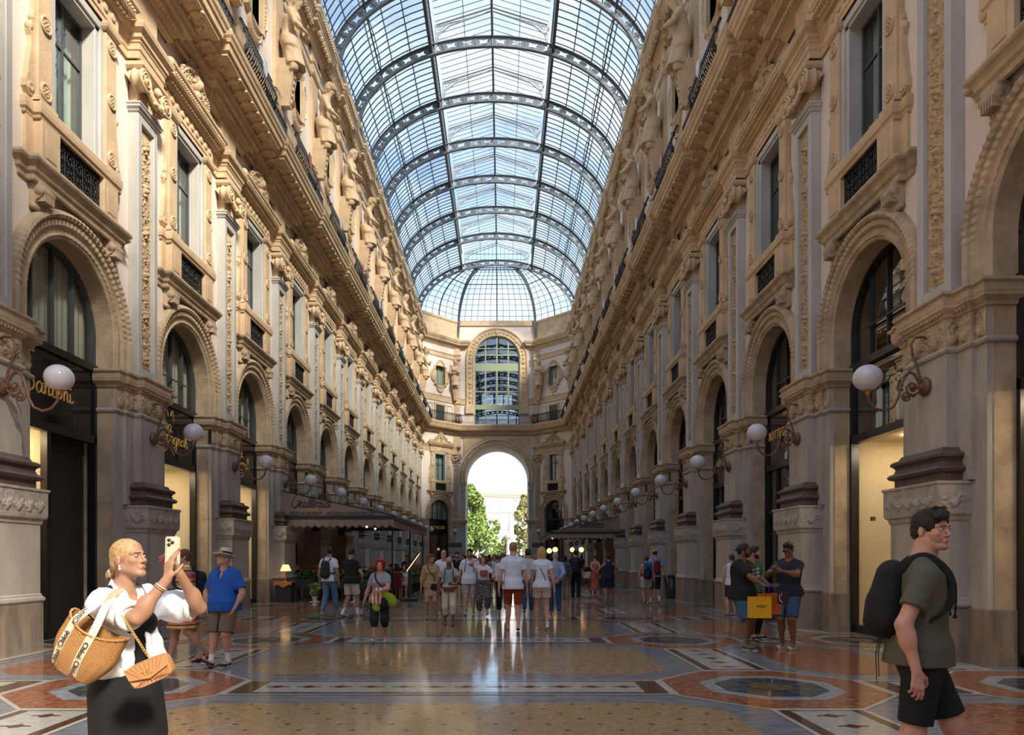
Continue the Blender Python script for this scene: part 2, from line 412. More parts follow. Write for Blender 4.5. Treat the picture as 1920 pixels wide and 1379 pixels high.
# ---------------------------------------------------------------- the pilaster (prototype)
def plan(steps, back=-.35):
    """half plan list of (halfwidth, depth) from outside in -> mirrored path travelling +x"""
    L=[(-steps[0][0], back)]
    for i,(w,d) in enumerate(steps):
        L.append((-w,d))
        if i<len(steps)-1: L.append((-steps[i+1][0], d))
    R=[(-x,y) for x,y in reversed(L)]
    return L+R
def wallsweep(mb, steps, prof, mat_=0, back=-.35): return mb.sweep(plan(steps,back), prof, mat_, side=1)
PED=[(1.06,.10),(.66,.54)]; PED2=[(1.06,.10)]
def make_pilaster():
    t=thing('pilaster','','pilaster')
    m=MB(); wallsweep(m,[(1.08,.12),(.68,.56)],[(0,0),(0,.79),(-.03,.81)]); obj('plinth',m,M_('granite'),t)
    m=MB(); wallsweep(m,[(.66,.52)],[(-.02,.80),(.03,.81),(.055,.845),(.05,.89),(.02,.91),(.02,.935),(0,.96),(0,2.10),(-.1,2.12)],back=.0)
    wallsweep(m,[(1.05,.09)],[(0,.80),(0,5.12)])
    obj('pedestal',m,M_('pier'),t)
    m=MB(); wallsweep(m,[(.66,.52)],[(0,2.08),(.02,2.10),(.03,2.16),(.07,2.19),(.08,2.24),(.08,2.62),(.10,2.63),(.10,2.67),(-.2,2.68)],back=.0)
    fr=relief(-.66,.66,2.28,2.58,70,18,palmette_row(.64,2.28,2.58,5),1.0,base=.602)
    m.merge(fr)
    for sd in (-1,1):
        fr2=relief(-.22,.22,2.28,2.58,24,16,palmette_row(.21,2.28,2.58,1),1.0,base=.0)
        R=Matrix.Translation((sd*.745,.36,0))@Matrix.Rotation(-sd*PI/2,4,'Z'); m.merge(fr2,R)
    obj('pedestal_frieze',m,M_('pier_frieze'),t)
    m=MB(); wallsweep(m,[(.58,.44)],[(.04,2.66),(.04,2.80),(.10,2.82),(.125,2.86),(.10,2.90),(.05,2.92),(.03,2.98),(.05,3.02),(.085,3.04),(.09,3.08),(.06,3.11),(0,3.13),(-.03,3.19),(-.3,3.2)],back=.05)
    obj('column_base',m,M_('porphyry'),t)
    m=MB(); wallsweep(m,[(.82,.16),(.50,.32)],[(0,2.68),(0,4.62)],back=.05); obj('shaft',m,M_('pier'),t)
    m=MB(); st=[(.82,.16),(.50,.32)]
    wallsweep(m,[(1.06,.10)]+st,[(0,4.60),(.03,4.61),(.045,4.645),(.03,4.68),(0,4.70)]); obj('astragal',m,M_('pier'),t)
    m=MB(); wallsweep(m,[(1.05,.09)]+st,[(0,4.69),(0,5.13)])
    wallsweep(m,[(1.06,.10)]+st,[(0,5.12),(.03,5.13),(.04,5.17),(.09,5.21),(.12,5.24),(.12,5.27),(.13,5.30),(.13,5.40),(.17,5.43),(.17,5.47),(.12,5.495),(-.4,5.50)])
    m.merge(relief(-.48,.48,4.72,5.12,56,24,acanthus_frieze(.46,4.72,5.12,2),1.2,base=.322))
    for sd in (-1,1):
        q=relief(-.15,.15,4.72,5.12,20,22,acanthus_frieze(.14,4.72,5.12,1),1.1,base=0)
        m.merge(q,Matrix.Translation((sd*.66,.162,0))); 
        m.merge(relief(-.10,.10,4.72,5.12,12,20,acanthus_frieze(.1,4.72,5.12,1),1.0),Matrix.Translation((sd*.94,.10,0)))
        q2=relief(-.08,.08,4.72,5.12,10,20,acanthus_frieze(.08,4.72,5.12,1),1.0)
        m.merge(q2,Matrix.Translation((sd*.502,.24,0))@Matrix.Rotation(-sd*PI/2,4,'Z'))
    for x0,x1,d in ((-.5,.5,.32),(-.82,-.5,.16),(.5,.82,.16)): egg_row(m,(x0,d+.075,5.19),(x1,d+.075,5.19),.028,.075)
    obj('impost_capital',m,M_('tan_worn'),t)
    # upper pilaster of grey marble with carved panel
    m=MB(); z0,z1=5.50,11.32
    m.cbox(-.43,-.27,0,.225,z0,z1,.012); m.cbox(.27,.43,0,.225,z0,z1,.012); m.box(-.28,.28,0,.225,z0,z0+.24); m.box(-.28,.28,0,.225,z1-.18,z1)
    for sd in(-1,1): m.box(*sorted((sd*.255,sd*.28)),.1,.185,z0+.23,z1-.17)
    wallsweep(m,[(.43,.22)],[(0,11.30),(.03,11.32),(.04,11.36),(.08,11.39),(.08,11.43),(.10,11.45),(.10,11.48),(-.2,11.485)],back=0)
    obj('pilaster_shaft',m,M_('marble'),t)
    m=relief(-.275,.275,z0+.23,z1-.17,52,480,[(a_,b_,c_*.74) for a_,b_,c_ in candelabra(.235,z0+.26,z1-.2,1)],1.25,base=.140,seed=3,rough=.004)
    obj('carved_panel',m,M_('tan_relief'),t)
    # ionic capital with volutes and swag
    m=MB(); wallsweep(m,[(.40,.20)],[(0,11.48),(0,11.98),(.04,12.0)],back=0)
    for i in range(9): m.box(-.36+i*.09-.018,-.36+i*.09+.018,.19,.225,11.5,11.9)
    m.tube([(-.40,.27,12.02),(0,.30,11.93),(.40,.27,12.02)],.085,8)
    for i in range(9): egg_row(m,(-.34+i*.076,.33,11.98),(-.30+i*.076,.33,11.98),.035,.07)
    for sd in (-1,1):
        c=(sd*.46,.30,11.95)
        m.lathe([(.0,-.13),(.20,-.13),(.235,-.10),(.235,-.07),(.21,-.05),(.21,.06),(.235,.08),(.235,.12),(.20,.14),(.185,.10),(0,.10)],c,20,axis='y')
        sp=[(c[0]+p[0]*1.0,c[1]+.13,c[2]+p[1]) for p in [(math.cos(a)*.17*(1-a/16),math.sin(a)*.17*(1-a/16)) for a in [i*.5 for i in range(26)]]]
        m.tube([(p[0],p[1],p[2]) for p in sp],.022,5)
        m.ell((c[0],c[1]+.13,c[2]),(.05,.05,.05))
        for i in range(10):
            a=i*2*PI/10; m.ell((c[0]+.12*math.cos(a),c[1]+.11,c[2]+.12*math.sin(a)),.022,6,4)
        m.tube([(sd*.34,.36,11.93),(sd*.2,.42,11.72),(0,.44,11.64)],[.05,.075,.085],8)
        m.tube([(c[0],.16,c[2]+.1),(c[0]+sd*.02,.05,c[2])],[.14,.14],12)
    for i in range(7): m.ell((-.18+i*.06,.46,11.66-.03*math.cos(i)),(.045,.05,.05),6,5)
    m.ell((0,.44,11.98),(.09,.08,.11),8,6); m.ell((0,.50,11.95),(.04,.05,.05),6,5)
    wallsweep(m,[(.46,.30)],[(-.1,12.18),(.06,12.20),(.10,12.25),(.10,12.33),(.06,12.36),(-.3,12.38)],back=0)
    obj('ionic_capital',m,M_('tan'),t)
    m=MB(); wallsweep(m,[(.50,.18)],[(0,13.05),(0,14.12)],back=-.02); m.box(-.58,.58,0,.21,13.05,13.22)
    obj('attic_block',m,M_('tan'),t)
    # strip pilaster of the top storey behind the statue
    m=MB(); wallsweep(m,[(.42,.14)],[(0,15.2),(0,23.2)],back=-.02); wallsweep(m,[(.48,.18)],[(0,15.2),(0,15.9),(-.04,15.96)],back=0)
    wallsweep(m,[(.46,.17)],[(-.04,17.45),(.05,17.5),(.08,17.6),(.05,17.68),(.05,18.0),(.09,18.1),(.09,18.2),(-.1,18.24)],back=0)
    wallsweep(m,[(.44,.16)],[(-.04,21.95),(.05,22.0),(.09,22.08),(.09,22.16),(.05,22.2),(.05,22.42),(.11,22.5),(.11,22.58),(-.1,22.6)],back=0)
    for i in range(5): m.ell((0,.17,18.1-.0+ -i*.0-.32-.11*i),(.055-.006*i,.05,.06),6,5)
    obj('top_strip',m,M_('tan'),t)
    return t

# ---------------------------------------------------------------- arch surround
def archpath(r, zc=6.13, z0=5.48, n=64):
    pts=[(r,z0)]+[(r*math.cos(PI*i/n), zc+r*math.sin(PI*i/n)) for i in range(n+1)]+[(-r,z0)]
    return pts
def arc_sweep(mb, prof, zc, z0, n=64, mat_=0, wav=None, x_only=None):
    """profile of (radius, y) swept round an arch"""
    v=[]; f=[]; k=len(prof)
    cols=[None]+[PI*i/n for i in range(n+1)]+['e']
    for ci,a in enumerate(cols):
        for j,(r,y) in enumerate(prof):
            if wav and j in wav[1]:
                ph=(ci if isinstance(a,float) else 0)
                y=y+wav[0]*(1 if (ph//2)%2 else 0)
            if a is None: v.append((r,y,z0))
            elif a=='e': v.append((-r,y,z0))
            else: v.append((r*math.cos(a),y,zc+r*math.sin(a)))
    for i in range(len(cols)-1):
        for j in range(k-1): f.append((i*k+j,(i+1)*k+j,(i+1)*k+j+1,i*k+j+1))
    mb.add(v,f,mat_,False); return mb
def make_arch():
    t=thing('arch_surround','','arch')
    m=MB(); arc_sweep(m,[(1.35,-.48),(1.35,.02),(1.38,.05),(1.41,.05)],6.13,5.48,48)
    arc_sweep(m,[(1.41,.05),(1.425,.075),(1.445,.075),(1.455,.05)],6.13,5.48,150,wav=(.012,(1,2)))
    arc_sweep(m,[(1.455,.05),(1.56,.055),(1.575,.08)],6.13,5.48,48)
    obj('arch_soffit',m,M_('tan_worn'),t)
    m=MB(); arc_sweep(m,[(1.575,.08),(1.60,.11),(1.68,.12),(1.70,.10)],6.13,5.48,170,wav=(.014,(1,2)))
    arc_sweep(m,[(1.70,.10),(1.72,.15),(1.77,.185),(1.82,.16),(1.86,.08),(1.87,0)],6.13,5.48,190,wav=(.015,(1,2,3,4)))
    obj('archivolt',m,M_('tan_worn'),t)
    return t

# ---------------------------------------------------------------- first-floor window
def iron_grille(m, x0,x1,z0,z1,y,n=4,rows=2):
    r=.013
    m.tube([(x0,y,z0),(x1,y,z0)],r,4); m.tube([(x0,y,z1),(x1,y,z1)],r,4)
    w=(x1-x0)/n; h=(z1-z0)/rows
    for i in range(n+1): m.tube([(x0+i*w,y,z0),(x0+i*w,y,z1)],r,4)
    for i in range(n):
        for j in range(rows):
            cx=x0+(i+.5)*w; cz=z0+(j+.5)*h
            for sx in (-1,1):
                for sz in (-1,1):
                    pts=[(cx+sx*w*(.25+.17*(1-q/12)*math.cos(q*.75+.6)), y+.01, cz+sz*h*(.24+.20*(1-q/12)*math.sin(q*.75+.6))) for q in range(10)]
                    m.tube(pts,.014,4)
            m.ell((cx,y+.01,cz),.03,6,4); m.tube([(cx-w*.3,y,cz),(cx,y,cz+h*.42),(cx+w*.3,y,cz),(cx,y,cz-h*.42)],.011,4,closed=True)
def make_window():
    t=thing('upper_window','','window')
    # ledge with consoles
    m=MB(); st=[(1.62,.05),(1.15,.20)]
    m.sweep([(-1.55,-.02),(-1.55,.02),(-1.36,.02),(-1.36,.16),(1.36,.16),(1.36,.02),(1.55,.02),(1.55,-.02)],
            [(-.02,8.02),(.02,8.04),(.03,8.12),(.07,8.16),(.09,8.23),(.12,8.27),(.16,8.30),(.18,8.34),(.17,8.39),(.12,8.42),(-.1,8.43)],side=1)
    egg_row(m,(-1.5,.31,8.345),(1.5,.31,8.345),.03,.09)
    obj('ledge',m,M_('tan_worn'),t)
    for sd in(-1,1):
        m=MB(); cx=sd*1.12
        pr=[(0,7.62),(.05,7.60),(.10,7.66),(.13,7.74),(.22,7.80),(.27,7.88),(.25,7.97),(.22,8.0),(.22,8.05),(0,8.05)]
        m.extrude([(cx-.15,y,z) for y,z in pr],(.30,0,0))
        m.lathe([(0,-.17),(.075,-.17),(.085,-.15),(.085,.15),(.075,.17),(0,.17)],(cx,.20,7.90),12,axis='x')
        m.lathe([(0,-.165),(.05,-.165),(.06,.0),(.05,.165),(0,.165)],(cx,.07,7.64),10,axis='x')
        for i in range(5): m.box(cx-.12+i*.055,cx-.10+i*.055,.1,.28,7.72,7.95)
        obj('console',m,M_('tan_worn'),t)
    m=MB()
    for sd in(-1,1):
        a,b=sorted((sd*.70,sd*1.22)); m.cbox(a,b,0,.20,8.42,9.18,.01); a,b=sorted((sd*1.22,sd*1.42)); m.box(a,b,0,.06,8.42,9.18)
        a,b=sorted((sd*.82,sd*1.10)); m.box(a,b,.19,.212,8.55,9.05)
    m.sweep([(-1.44,-.02),(-1.44,.05),(-1.24,.05),(-1.24,.18),(1.24,.18),(1.24,.05),(1.44,.05),(1.44,-.02)],
            [(0,9.14),(.02,9.16),(.03,9.20),(.06,9.23),(.07,9.30),(.07,9.40),(.04,9.44),(-.14,9.46)],side=1)
    obj('window_parapet',m,M_('tan'),t)
    m=MB(); iron_grille(m,-.69,.69,8.45,9.15,.10,5,2); obj('grille',m,M_('iron'),t)
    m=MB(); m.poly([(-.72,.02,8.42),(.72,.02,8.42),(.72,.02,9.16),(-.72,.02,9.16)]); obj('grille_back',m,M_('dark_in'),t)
    m=MB()
    for sd in (-1,1):
        a,b=sorted((sd*.86,sd*1.24)); m.cbox(a,b,0,.15,9.45,12.30,.012)
        a,b=sorted((sd*.92,sd*.94)); 
        for zc in (9.72,10.9,11.98):
            m.lathe([(.155,.0),(.155,.03),(.13,.045),(.11,.02),(.0,.015)],(sd*1.05,.15,zc),18,axis='y')
            for i in range(8): q=i*PI/4; m.ell((sd*1.05+.065*math.cos(q),.175,zc+.065*math.sin(q)),(.025,.02,.025),6,4)
            m.ell((sd*1.05,.18,zc),(.03,.03,.03),6,4)
        m.box(*sorted((sd*.90,sd*1.20)),.15,.165,9.55,12.2) if False else None
        wp=[(sd*.84,0),(sd*.84,.16),(sd*1.26,.16),(sd*1.26,0)]
        if sd<0: wp=wp[::-1]
        m.sweep(wp,[(0,12.22),(.02,12.24),(.05,12.28),(.07,12.34),(.07,12.38),(-.05,12.40)],side=1)
        m.sweep(wp,[(.05,9.44),(.05,9.50),(.0,9.56)],side=1)
        # side scroll (elongated S volute)
        S=[(0,9.50),(.16,9.50),(.235,9.58),(.235,9.70),(.19,9.82),(.17,10.0),(.13,10.2),(.10,10.40),(.10,10.52),(.14,10.60),(.14,10.70),(.09,10.78),(.05,10.86),(.03,10.98),(0,11.05)]
        m.extrude([(sd*(1.24+x),.0,z) for x,z in (S if sd<0 else S[::-1])],(0,.10,0))
        m.lathe([(.085,0),(.085,.03),(.05,.04),(.03,.02),(0,.03)],(sd*1.37,.09,9.62),14,axis='y'); m.ell((sd*1.35,.06,10.68),(.06,.07,.09),8,6); m.ell((sd*1.30,.06,10.86),(.04,.05,.06),8,6)
    obj('window_jambs',m,M_('tan'),t)
    m=MB()
    for sd in(-1,1):
        m.cbox(*sorted((sd*.74,sd*.86)),-.02,.10,9.45,12.30,.01); m.cbox(*sorted((sd*.62,sd*.75)),-.30,.06,9.45,12.18,.01)
    m.cbox(-.86,.86,-.02,.10,12.18,12.34,.01); m.cbox(-.75,.75,-.30,.06,12.10,12.2,.01); m.box(-.75,.75,-.3,.05,9.40,9.47)
    obj('marble_frame',m,M_('marble'),t)
    m=MB()
    for a,b,c,d in ((-.63,-.57,9.46,12.12),(.57,.63,9.46,12.12),(-.63,.63,12.05,12.12),(-.63,.63,9.46,9.54),(-.03,.03,9.46,12.12)): m.box(a,b,-.26,-.20,c,d)
    m.box(-.6,.6,-.255,-.205,11.2,11.24)
    obj('sash',m,M_('frame_grey'),t)
    m=MB(); m.poly([(-.6,-.235,9.5),(.6,-.235,9.5),(.6,-.235,12.1),(-.6,-.235,12.1)]); obj('pane',m,M_('glass_win'),t)
    m=MB(); v=[];f=[]
    for i in range(41):
        x=-.6+1.2*i/40; y=-.42+.03*math.sin(i*1.7); v+=[(x,y,9.45),(x,y,12.15)]
        if i: f.append((2*i-2,2*i-1,2*i+1,2*i))
    m.add(v,f,0,True); obj('curtain',m,M_('curtain'),t)
    # frieze, cornice and crest
    m=MB(); m.sweep([(-1.30,0),(-1.30,.13),(1.30,.13),(1.30,0)],[(0,12.38),(0,12.48),(.02,12.50),(.02,12.86),(0,12.88)],side=1)
    for i in range(9):
        c=-1.1+i*.275; m.lathe([(.085,0),(.085,.02),(.05,.03),(.03,.02),(0,.04)],(c,.15,12.68),8,axis='y')
    obj('window_frieze',m,M_('tan'),t)
    m=MB(); m.sweep([(-1.42,0),(-1.42,.22),(1.42,.22),(1.42,0)],[(-.1,12.84),(0,12.86),(.03,12.90),(.04,12.98),(.10,13.0),(.17,13.02),(.17,13.12),(.19,13.15),(.23,13.20),(.24,13.26),(-.2,13.30)],side=1)
    for i in range(24): m.box(-1.38+i*.12-.035,-1.38+i*.12+.035,.2,.31,12.91,12.98)
    egg_row(m,(-1.5,.42,13.10),(1.5,.42,13.10),.03,.085)
    for sd in(-1,1): m.lathe([(0,-.13),(.10,-.13),(.12,-.10),(.12,.10),(.10,.13),(0,.13)],(sd*1.36,.25,13.38),12,axis='x')
    obj('window_cornice',m,M_('tan'),t)
    m=MB()
    P=[]
    for sd in (-1,1):
        P+=stroke([(sd*1.22,13.36),(sd*.95,13.55),(sd*.62,13.50)],.05,.07,16); P+=spiral(sd*.58,13.66,.20,1.4,sd,.05,a0=(0 if sd>0 else PI)); P+=stroke([(sd*.9,13.42),(sd*.55,13.95),(sd*.18,14.0)],.05,.06,18)
        P+=leaf(sd*.35,13.6,.42,PI/2-sd*.3,5,.6); P+=spiral(sd*1.10,13.42,.10,1.2,-sd,.045)
    P+=leaf(0,13.95,.50,PI/2,7,.75)
    P+=[(x,z,r) for x,z,r in ((0,13.72,.17),(0,13.90,.13),(0,13.5,.14),(-.12,13.8,.08),(.12,13.8,.08))]
    body=[(-1.25,13.28),(-1.2,13.40),(-.95,13.50),(-.72,13.72),(-.52,13.86),(-.30,13.98),(-.22,14.25),(-.12,14.42),(0,14.5),(.12,14.42),(.22,14.25),(.30,13.98),(.52,13.86),(.72,13.72),(.95,13.50),(1.2,13.40),(1.25,13.28)]
    m.extrude([(x,.12,z) for x,z in body],(0,.10,0))
    r=MB()
    for (x,z,rr) in P: 
        r.ell((x,.24,min(z,14.44)),(rr*.9,rr*1.3,rr*.9),6,4)
    m.merge(r); m.ell((0,.34,13.76),(.10,.12,.14),8,6)
    obj('window_crest',m,M_('tan_relief'),t)
    return t

# ---------------------------------------------------------------- attic window (oval quatrefoil frame) & small mezzanine window
def quatre(w,h,n=72,k=1.0):
    """lobed outline: rectangle with round lobes on four sides"""
    pts=[]
    cor=.30
    seg=[]
    # right side lobe, top lobe, left, bottom
    def lobe(cx,cz,rx,rz,a0,a1,m=12): return [(cx+rx*math.cos(a0+(a1-a0)*i/m), cz+rz*math.sin(a0+(a1-a0)*i/m)) for i in range(m+1)]
    pts+=lobe(w*.72,0,w*.40,h*.42,-PI/2,PI/2); pts+=[(w*.72,h*.62),(w*.48,h*.62)]
    pts+=lobe(0,h*.66,w*.48,h*.40,0,PI); pts+=[(-w*.72,h*.62),(-w*.72,h*.42)]
    pts+=lobe(-w*.72,0,w*.40,h*.42,PI/2,3*PI/2); pts+=[(-w*.72,-h*.62),(-w*.48,-h*.62)]
    pts+=lobe(0,-h*.66,w*.48,h*.40,PI,2*PI); pts+=[(w*.72,-h*.62),(w*.72,-h*.42)]
    return [(x*k,z*k) for x,z in pts]
def make_attic():
    t=thing('attic_window','','window'); zc=20.05
    m=MB(); q=quatre(1.12,1.55); n=len(q)
    rect=[]
    for x,z in q:
        # ray to inner rectangle
        a=max(abs(x)/.62, abs(z)/.98); rect.append((x/a,z/a))
    def ringq(o,i,y0,y1): 
        v=[(x,y0,zc+z) for x,z in o]+[(x,y1,zc+z) for x,z in i]
        m.add(v,[(k,(k+1)%n,n+(k+1)%n,n+k) for k in range(n)])
    lerp=lambda a,b,t_: [(p[0]+(r[0]-p[0])*t_, p[1]+(r[1]-p[1])*t_) for p,r in zip(a,b)]
    L=[q,q,lerp(q,rect,.12),lerp(q,rect,.22),lerp(q,rect,.55),lerp(q,rect,.75),rect,rect]; Yv=[0,.12,.16,.09,.09,.17,.14,-.28]
    for i in range(len(L)-1): ringq(L[i],L[i+1],Yv[i],Yv[i+1])
    rm=lerp(q,rect,.38)
    for i in range(0,n): 
        a=Vector((rm[i][0],rm[i][1])); b=Vector((rm[(i+1)%n][0],rm[(i+1)%n][1])); k=max(1,int((b-a).length/.13))
        for j in range(k): p=a+(b-a)*(j/k); m.ell((p.x,.10,zc+p.y),(.05,.035,.05),5,4)
    m.lathe([(0,-.05),(.08,0),(.0,.1)],(0,.12,zc-1.9),8,axis='y')
    obj('window_frame',m,M_('tan'),t)
    m=MB()
    for a,b,c,d in((-.62,-.54,-.98,.98),(.54,.62,-.98,.98),(-.62,.62,.90,.98),(-.62,.62,-.98,-.90),(-.03,.03,-.98,.98)): m.box(a,b,-.27,-.21,zc+c,zc+d)
    obj('sash',m,M_('frame_green'),t)
    m=MB(); m.poly([(-.6,-.24,zc-.96),(.6,-.24,zc-.96),(.6,-.24,zc+.96),(-.6,-.24,zc+.96)]); obj('pane',m,M_('glass_win'),t)
    m=MB(); m.poly([(-.62,-.30,zc-1),(.62,-.30,zc-1),(.62,-.30,zc+1),(-.62,-.30,zc+1)]); obj('curtain',m,M_('curtain'),t)
    # small low window behind the railing
    m=MB()
    for sd in(-1,1): m.cbox(*sorted((sd*.55,sd*.75)),0,.08,15.3,17.3,.01)
    m.cbox(-.75,.75,0,.08,17.1,17.3,.01)
    for sd in(-1,1):
        for a,b,c,d in ((.95,1.00,15.6,17.2),(1.6,1.65,15.6,17.2),(.95,1.65,17.15,17.2),(.95,1.65,15.6,15.65)): m.box(*sorted((sd*a,sd*b)),0,.05,c,d)
    obj('low_frame',m,M_('tan'),t)
    m=MB(); m.poly([(-.56,.012,15.3),(.56,.012,15.3),(.56,.012,17.12),(-.56,.012,17.12)]); obj('low_pane',m,M_('frame_grey'),t)
    return t

# ---------------------------------------------------------------- wall bay panel with its openings
def wall_bay(m, mi_low=0, hw=BAY/2, arch=True):
    """plaster wall, local coordinates, arch + first floor window + attic window holes"""
    def rect(x0,x1,z0,z1,mt): 
        if x1>x0 and z1>z0: m.poly([(x0,0,z0),(x0,0,z1),(x1,0,z1),(x1,0,z0)][::-1],mt)
    n=28; R=1.37; zc=6.13
    rect(-hw,-R,5.4,8.0,0); rect(R,hw,5.4,8.0,0)
    xs=[-R*math.cos(PI*i/n) for i in range(n+1)]
    for a,b in zip(xs,xs[1:]):
        za=zc+math.sqrt(max(0,R*R-a*a)); zb=zc+math.sqrt(max(0,R*R-b*b))
        m.poly([(a,0,za),(b,0,zb),(b,0,8.0),(a,0,8.0)],0)
    rect(-hw,hw,8.0,9.44,0); rect(-hw,-.66,9.44,12.2,0); rect(.66,hw,9.44,12.2,0); rect(-hw,hw,12.2,14.3,0)
    rect(-hw,hw,14.3,19.07,0); rect(-hw,-.62,19.07,21.03,0); rect(.62,hw,19.07,21.03,0); rect(-hw,hw,21.03,24.0,0); rect(-hw,hw,24.0,26.2,1)
    # piers behind pilasters down to the floor
    rect(-hw,-1.35,0,5.45,1); rect(1.35,hw,0,5.45,1)
    for sd in (-1,1): 
        q=[(sd*1.36,0,0),(sd*1.36,-.6,0),(sd*1.36,-.6,5.5),(sd*1.36,0,5.5)]; m.poly(q if sd>0 else q[::-1],1)
    # dark room behind the upper openings
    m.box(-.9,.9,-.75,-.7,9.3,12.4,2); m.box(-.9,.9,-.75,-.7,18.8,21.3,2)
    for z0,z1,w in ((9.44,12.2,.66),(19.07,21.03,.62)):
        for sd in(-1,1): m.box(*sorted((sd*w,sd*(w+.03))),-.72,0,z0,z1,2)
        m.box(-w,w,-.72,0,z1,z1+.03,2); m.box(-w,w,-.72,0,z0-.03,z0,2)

def xf(loc,rz): return Matrix.Translation(loc)@Matrix.Rotation(rz,4,'Z')
WM=['plaster','tan_worn','dark_room']
for side,nm in (('L','wall_left'),('R','wall_right')):
    m=MB()
    for k in range(0 if side=='R' else 1, 13):
        b=MB(); wall_bay(b); m.merge(b, xf(*FR[side](AY(k))))
    y1=AY(12)+BAY/2; y0=AY(0 if side=='R' else 1)-BAY/2
    for a,b_ in ((y1,YC+.02),(-5.6 if side=='R' else y0-5, y0)):
        for z0,z1,mi in ((0,5.5,1),(5.5,24,0),(24,26.2,1)):
            x=-HW if side=='L' else HW
            q=[(x,a,z0),(x,b_,z0),(x,b_,z1),(x,a,z1)]; m.poly(q if side=='R' else q[::-1],mi)
    # solid masonry behind (keeps light out of the rooms)
    sx=-1 if side=='L' else 1
    m.box(*sorted((sx*(HW+5.2),sx*(HW+5.0))), (y0-5 if side=='L' else -5.6), YE+3, 0, 26.0, 1)
    m.box(*sorted((sx*(HW+.02),sx*(HW+5.1))), (y0-5 if side=='L' else -5.6), YE+3, 25.9, 26.1, 1)
    struct(nm,m,[M_(x) for x in WM])

# ---------------------------------------------------------------- instances of the bay elements
pil=make_pilaster(); arch=make_arch(); win=make_window(); att=make_attic()
fac={'L':'left facade','R':'right facade'}
def place(proto, first, loc, rz, label, group, skip=()):
    if first and not skip:
        proto.location=loc; proto.rotation_euler=(0,0,rz); proto['label']=label; proto['group']=group; return proto
    return dup(proto,loc,rz,label,group,skip)
frst=True
def lab(kind, side, i): return f'{ORD[i]} {kind} from the camera along the {fac[side]}'
for side in 'LR':
    for n in range(13):
        l,r=FR[side](PY(n)); place(pil,frst,l,r,lab('grey marble pilaster with carved tan panel',side,n),f'carved pilasters of the {fac[side]}'); frst=False
frst=True
for side in 'LR':
    for k in range(1 if side=='L' else 0,13):
        i=k-1 if side=='L' else k; l,r=FR[side](AY(k))
        place(arch,frst,l,r,lab('round carved shop arch',side,i),f'shop arches of the {fac[side]}')
        place(win,frst,l,r,lab('tall upper window with iron grille and carved crest',side,i),f'tall windows of the {fac[side]}')
        place(att,frst,l,r,lab('top storey window in a lobed carved frame',side,i),f'lobed attic windows of the {fac[side]}'); frst=False
for (l,r),sn in ((CHL,'left'),(CHR,'right')):
    dup(arch,l,r,f'round shop arch in the {sn} angled corner bay beside the end archway','arches of the angled corner bays')
    dup(win,l,r,f'tall window in the {sn} angled corner bay beside the end archway','windows of the angled corner bays')
    dup(att,l,r,f'lobed attic window in the {sn} angled corner bay near the roof','attic windows of the angled corner bays')
for sd,sn in ((-1,'left'),(1,'right')):
    dup(pil,(sd*4.28,73.42,0),PI,f'carved pilaster immediately {sn} of the great end archway','pilasters flanking the end archway')

# ---------------------------------------------------------------- continuous mouldings round the nave
def half_paths(off, brk=None, brd=0, bhw=0, xe=3.45):
    P=nave_path(off,brk,brd,bhw); k=[i for i,p in enumerate(P) if abs(p[0]-(-(EXW-off*math.tan(PI/8))))<1e-6 and abs(p[1]-(YE-off))<1e-6][0]
    return P[:k+1]+[(-xe,YE-off),(-xe,YE+.1)], [(xe,YE+.1),(xe,YE-off)]+P[k+1:]
def nave_path(off, brk=None, brd=0, bhw=0, y_l=8.0, y_r=6.2):
    """plan path up the left wall, round the end, down the right wall; off = stand-off from wall plane"""
    o=off; P=[]
    t=math.tan(PI/8)
    def side_pts(sx, ys):
        out=[]
        for y in ys: out+= [(sx*(HW-o), y-bhw),(sx*(HW-o-brd), y-bhw),(sx*(HW-o-brd), y+bhw),(sx*(HW-o), y+bhw)]
        return out
    ysl=[PY(n) for n in range(13)] if brd else []
    P.append((-(HW-o),y_l)); P+= [p for p in side_pts(-1,ysl) if p[1]>y_l]
    P.append((-(HW-o), YC-o*t)); P.append((-(EXW-o*t), YE-o))
    P.append(((EXW-o*t), YE-o)); P.append(((HW-o), YC-o*t))
    R=[p for p in side_pts(1,ysl) if p[1]>y_r]; P+= R[::-1]; P.append(((HW-o),y_r)); return P
# 1 entablature between capitals and balcony
E=[(0,12.40),(.03,12.40),(.03,12.55),(.05,12.57),(.05,12.70),(.07,12.72),(.07,12.76),(.11,12.80),(.11,12.88),(.13,12.90),(.19,12.96),(.21,13.04),(.21,13.08),(0,13.12)]
m=MB(); [m.sweep(p,E,side=-1) for p in half_paths(.02,1,.26,.52,3.92)]
struct('trim_1',m,M_('tan'))
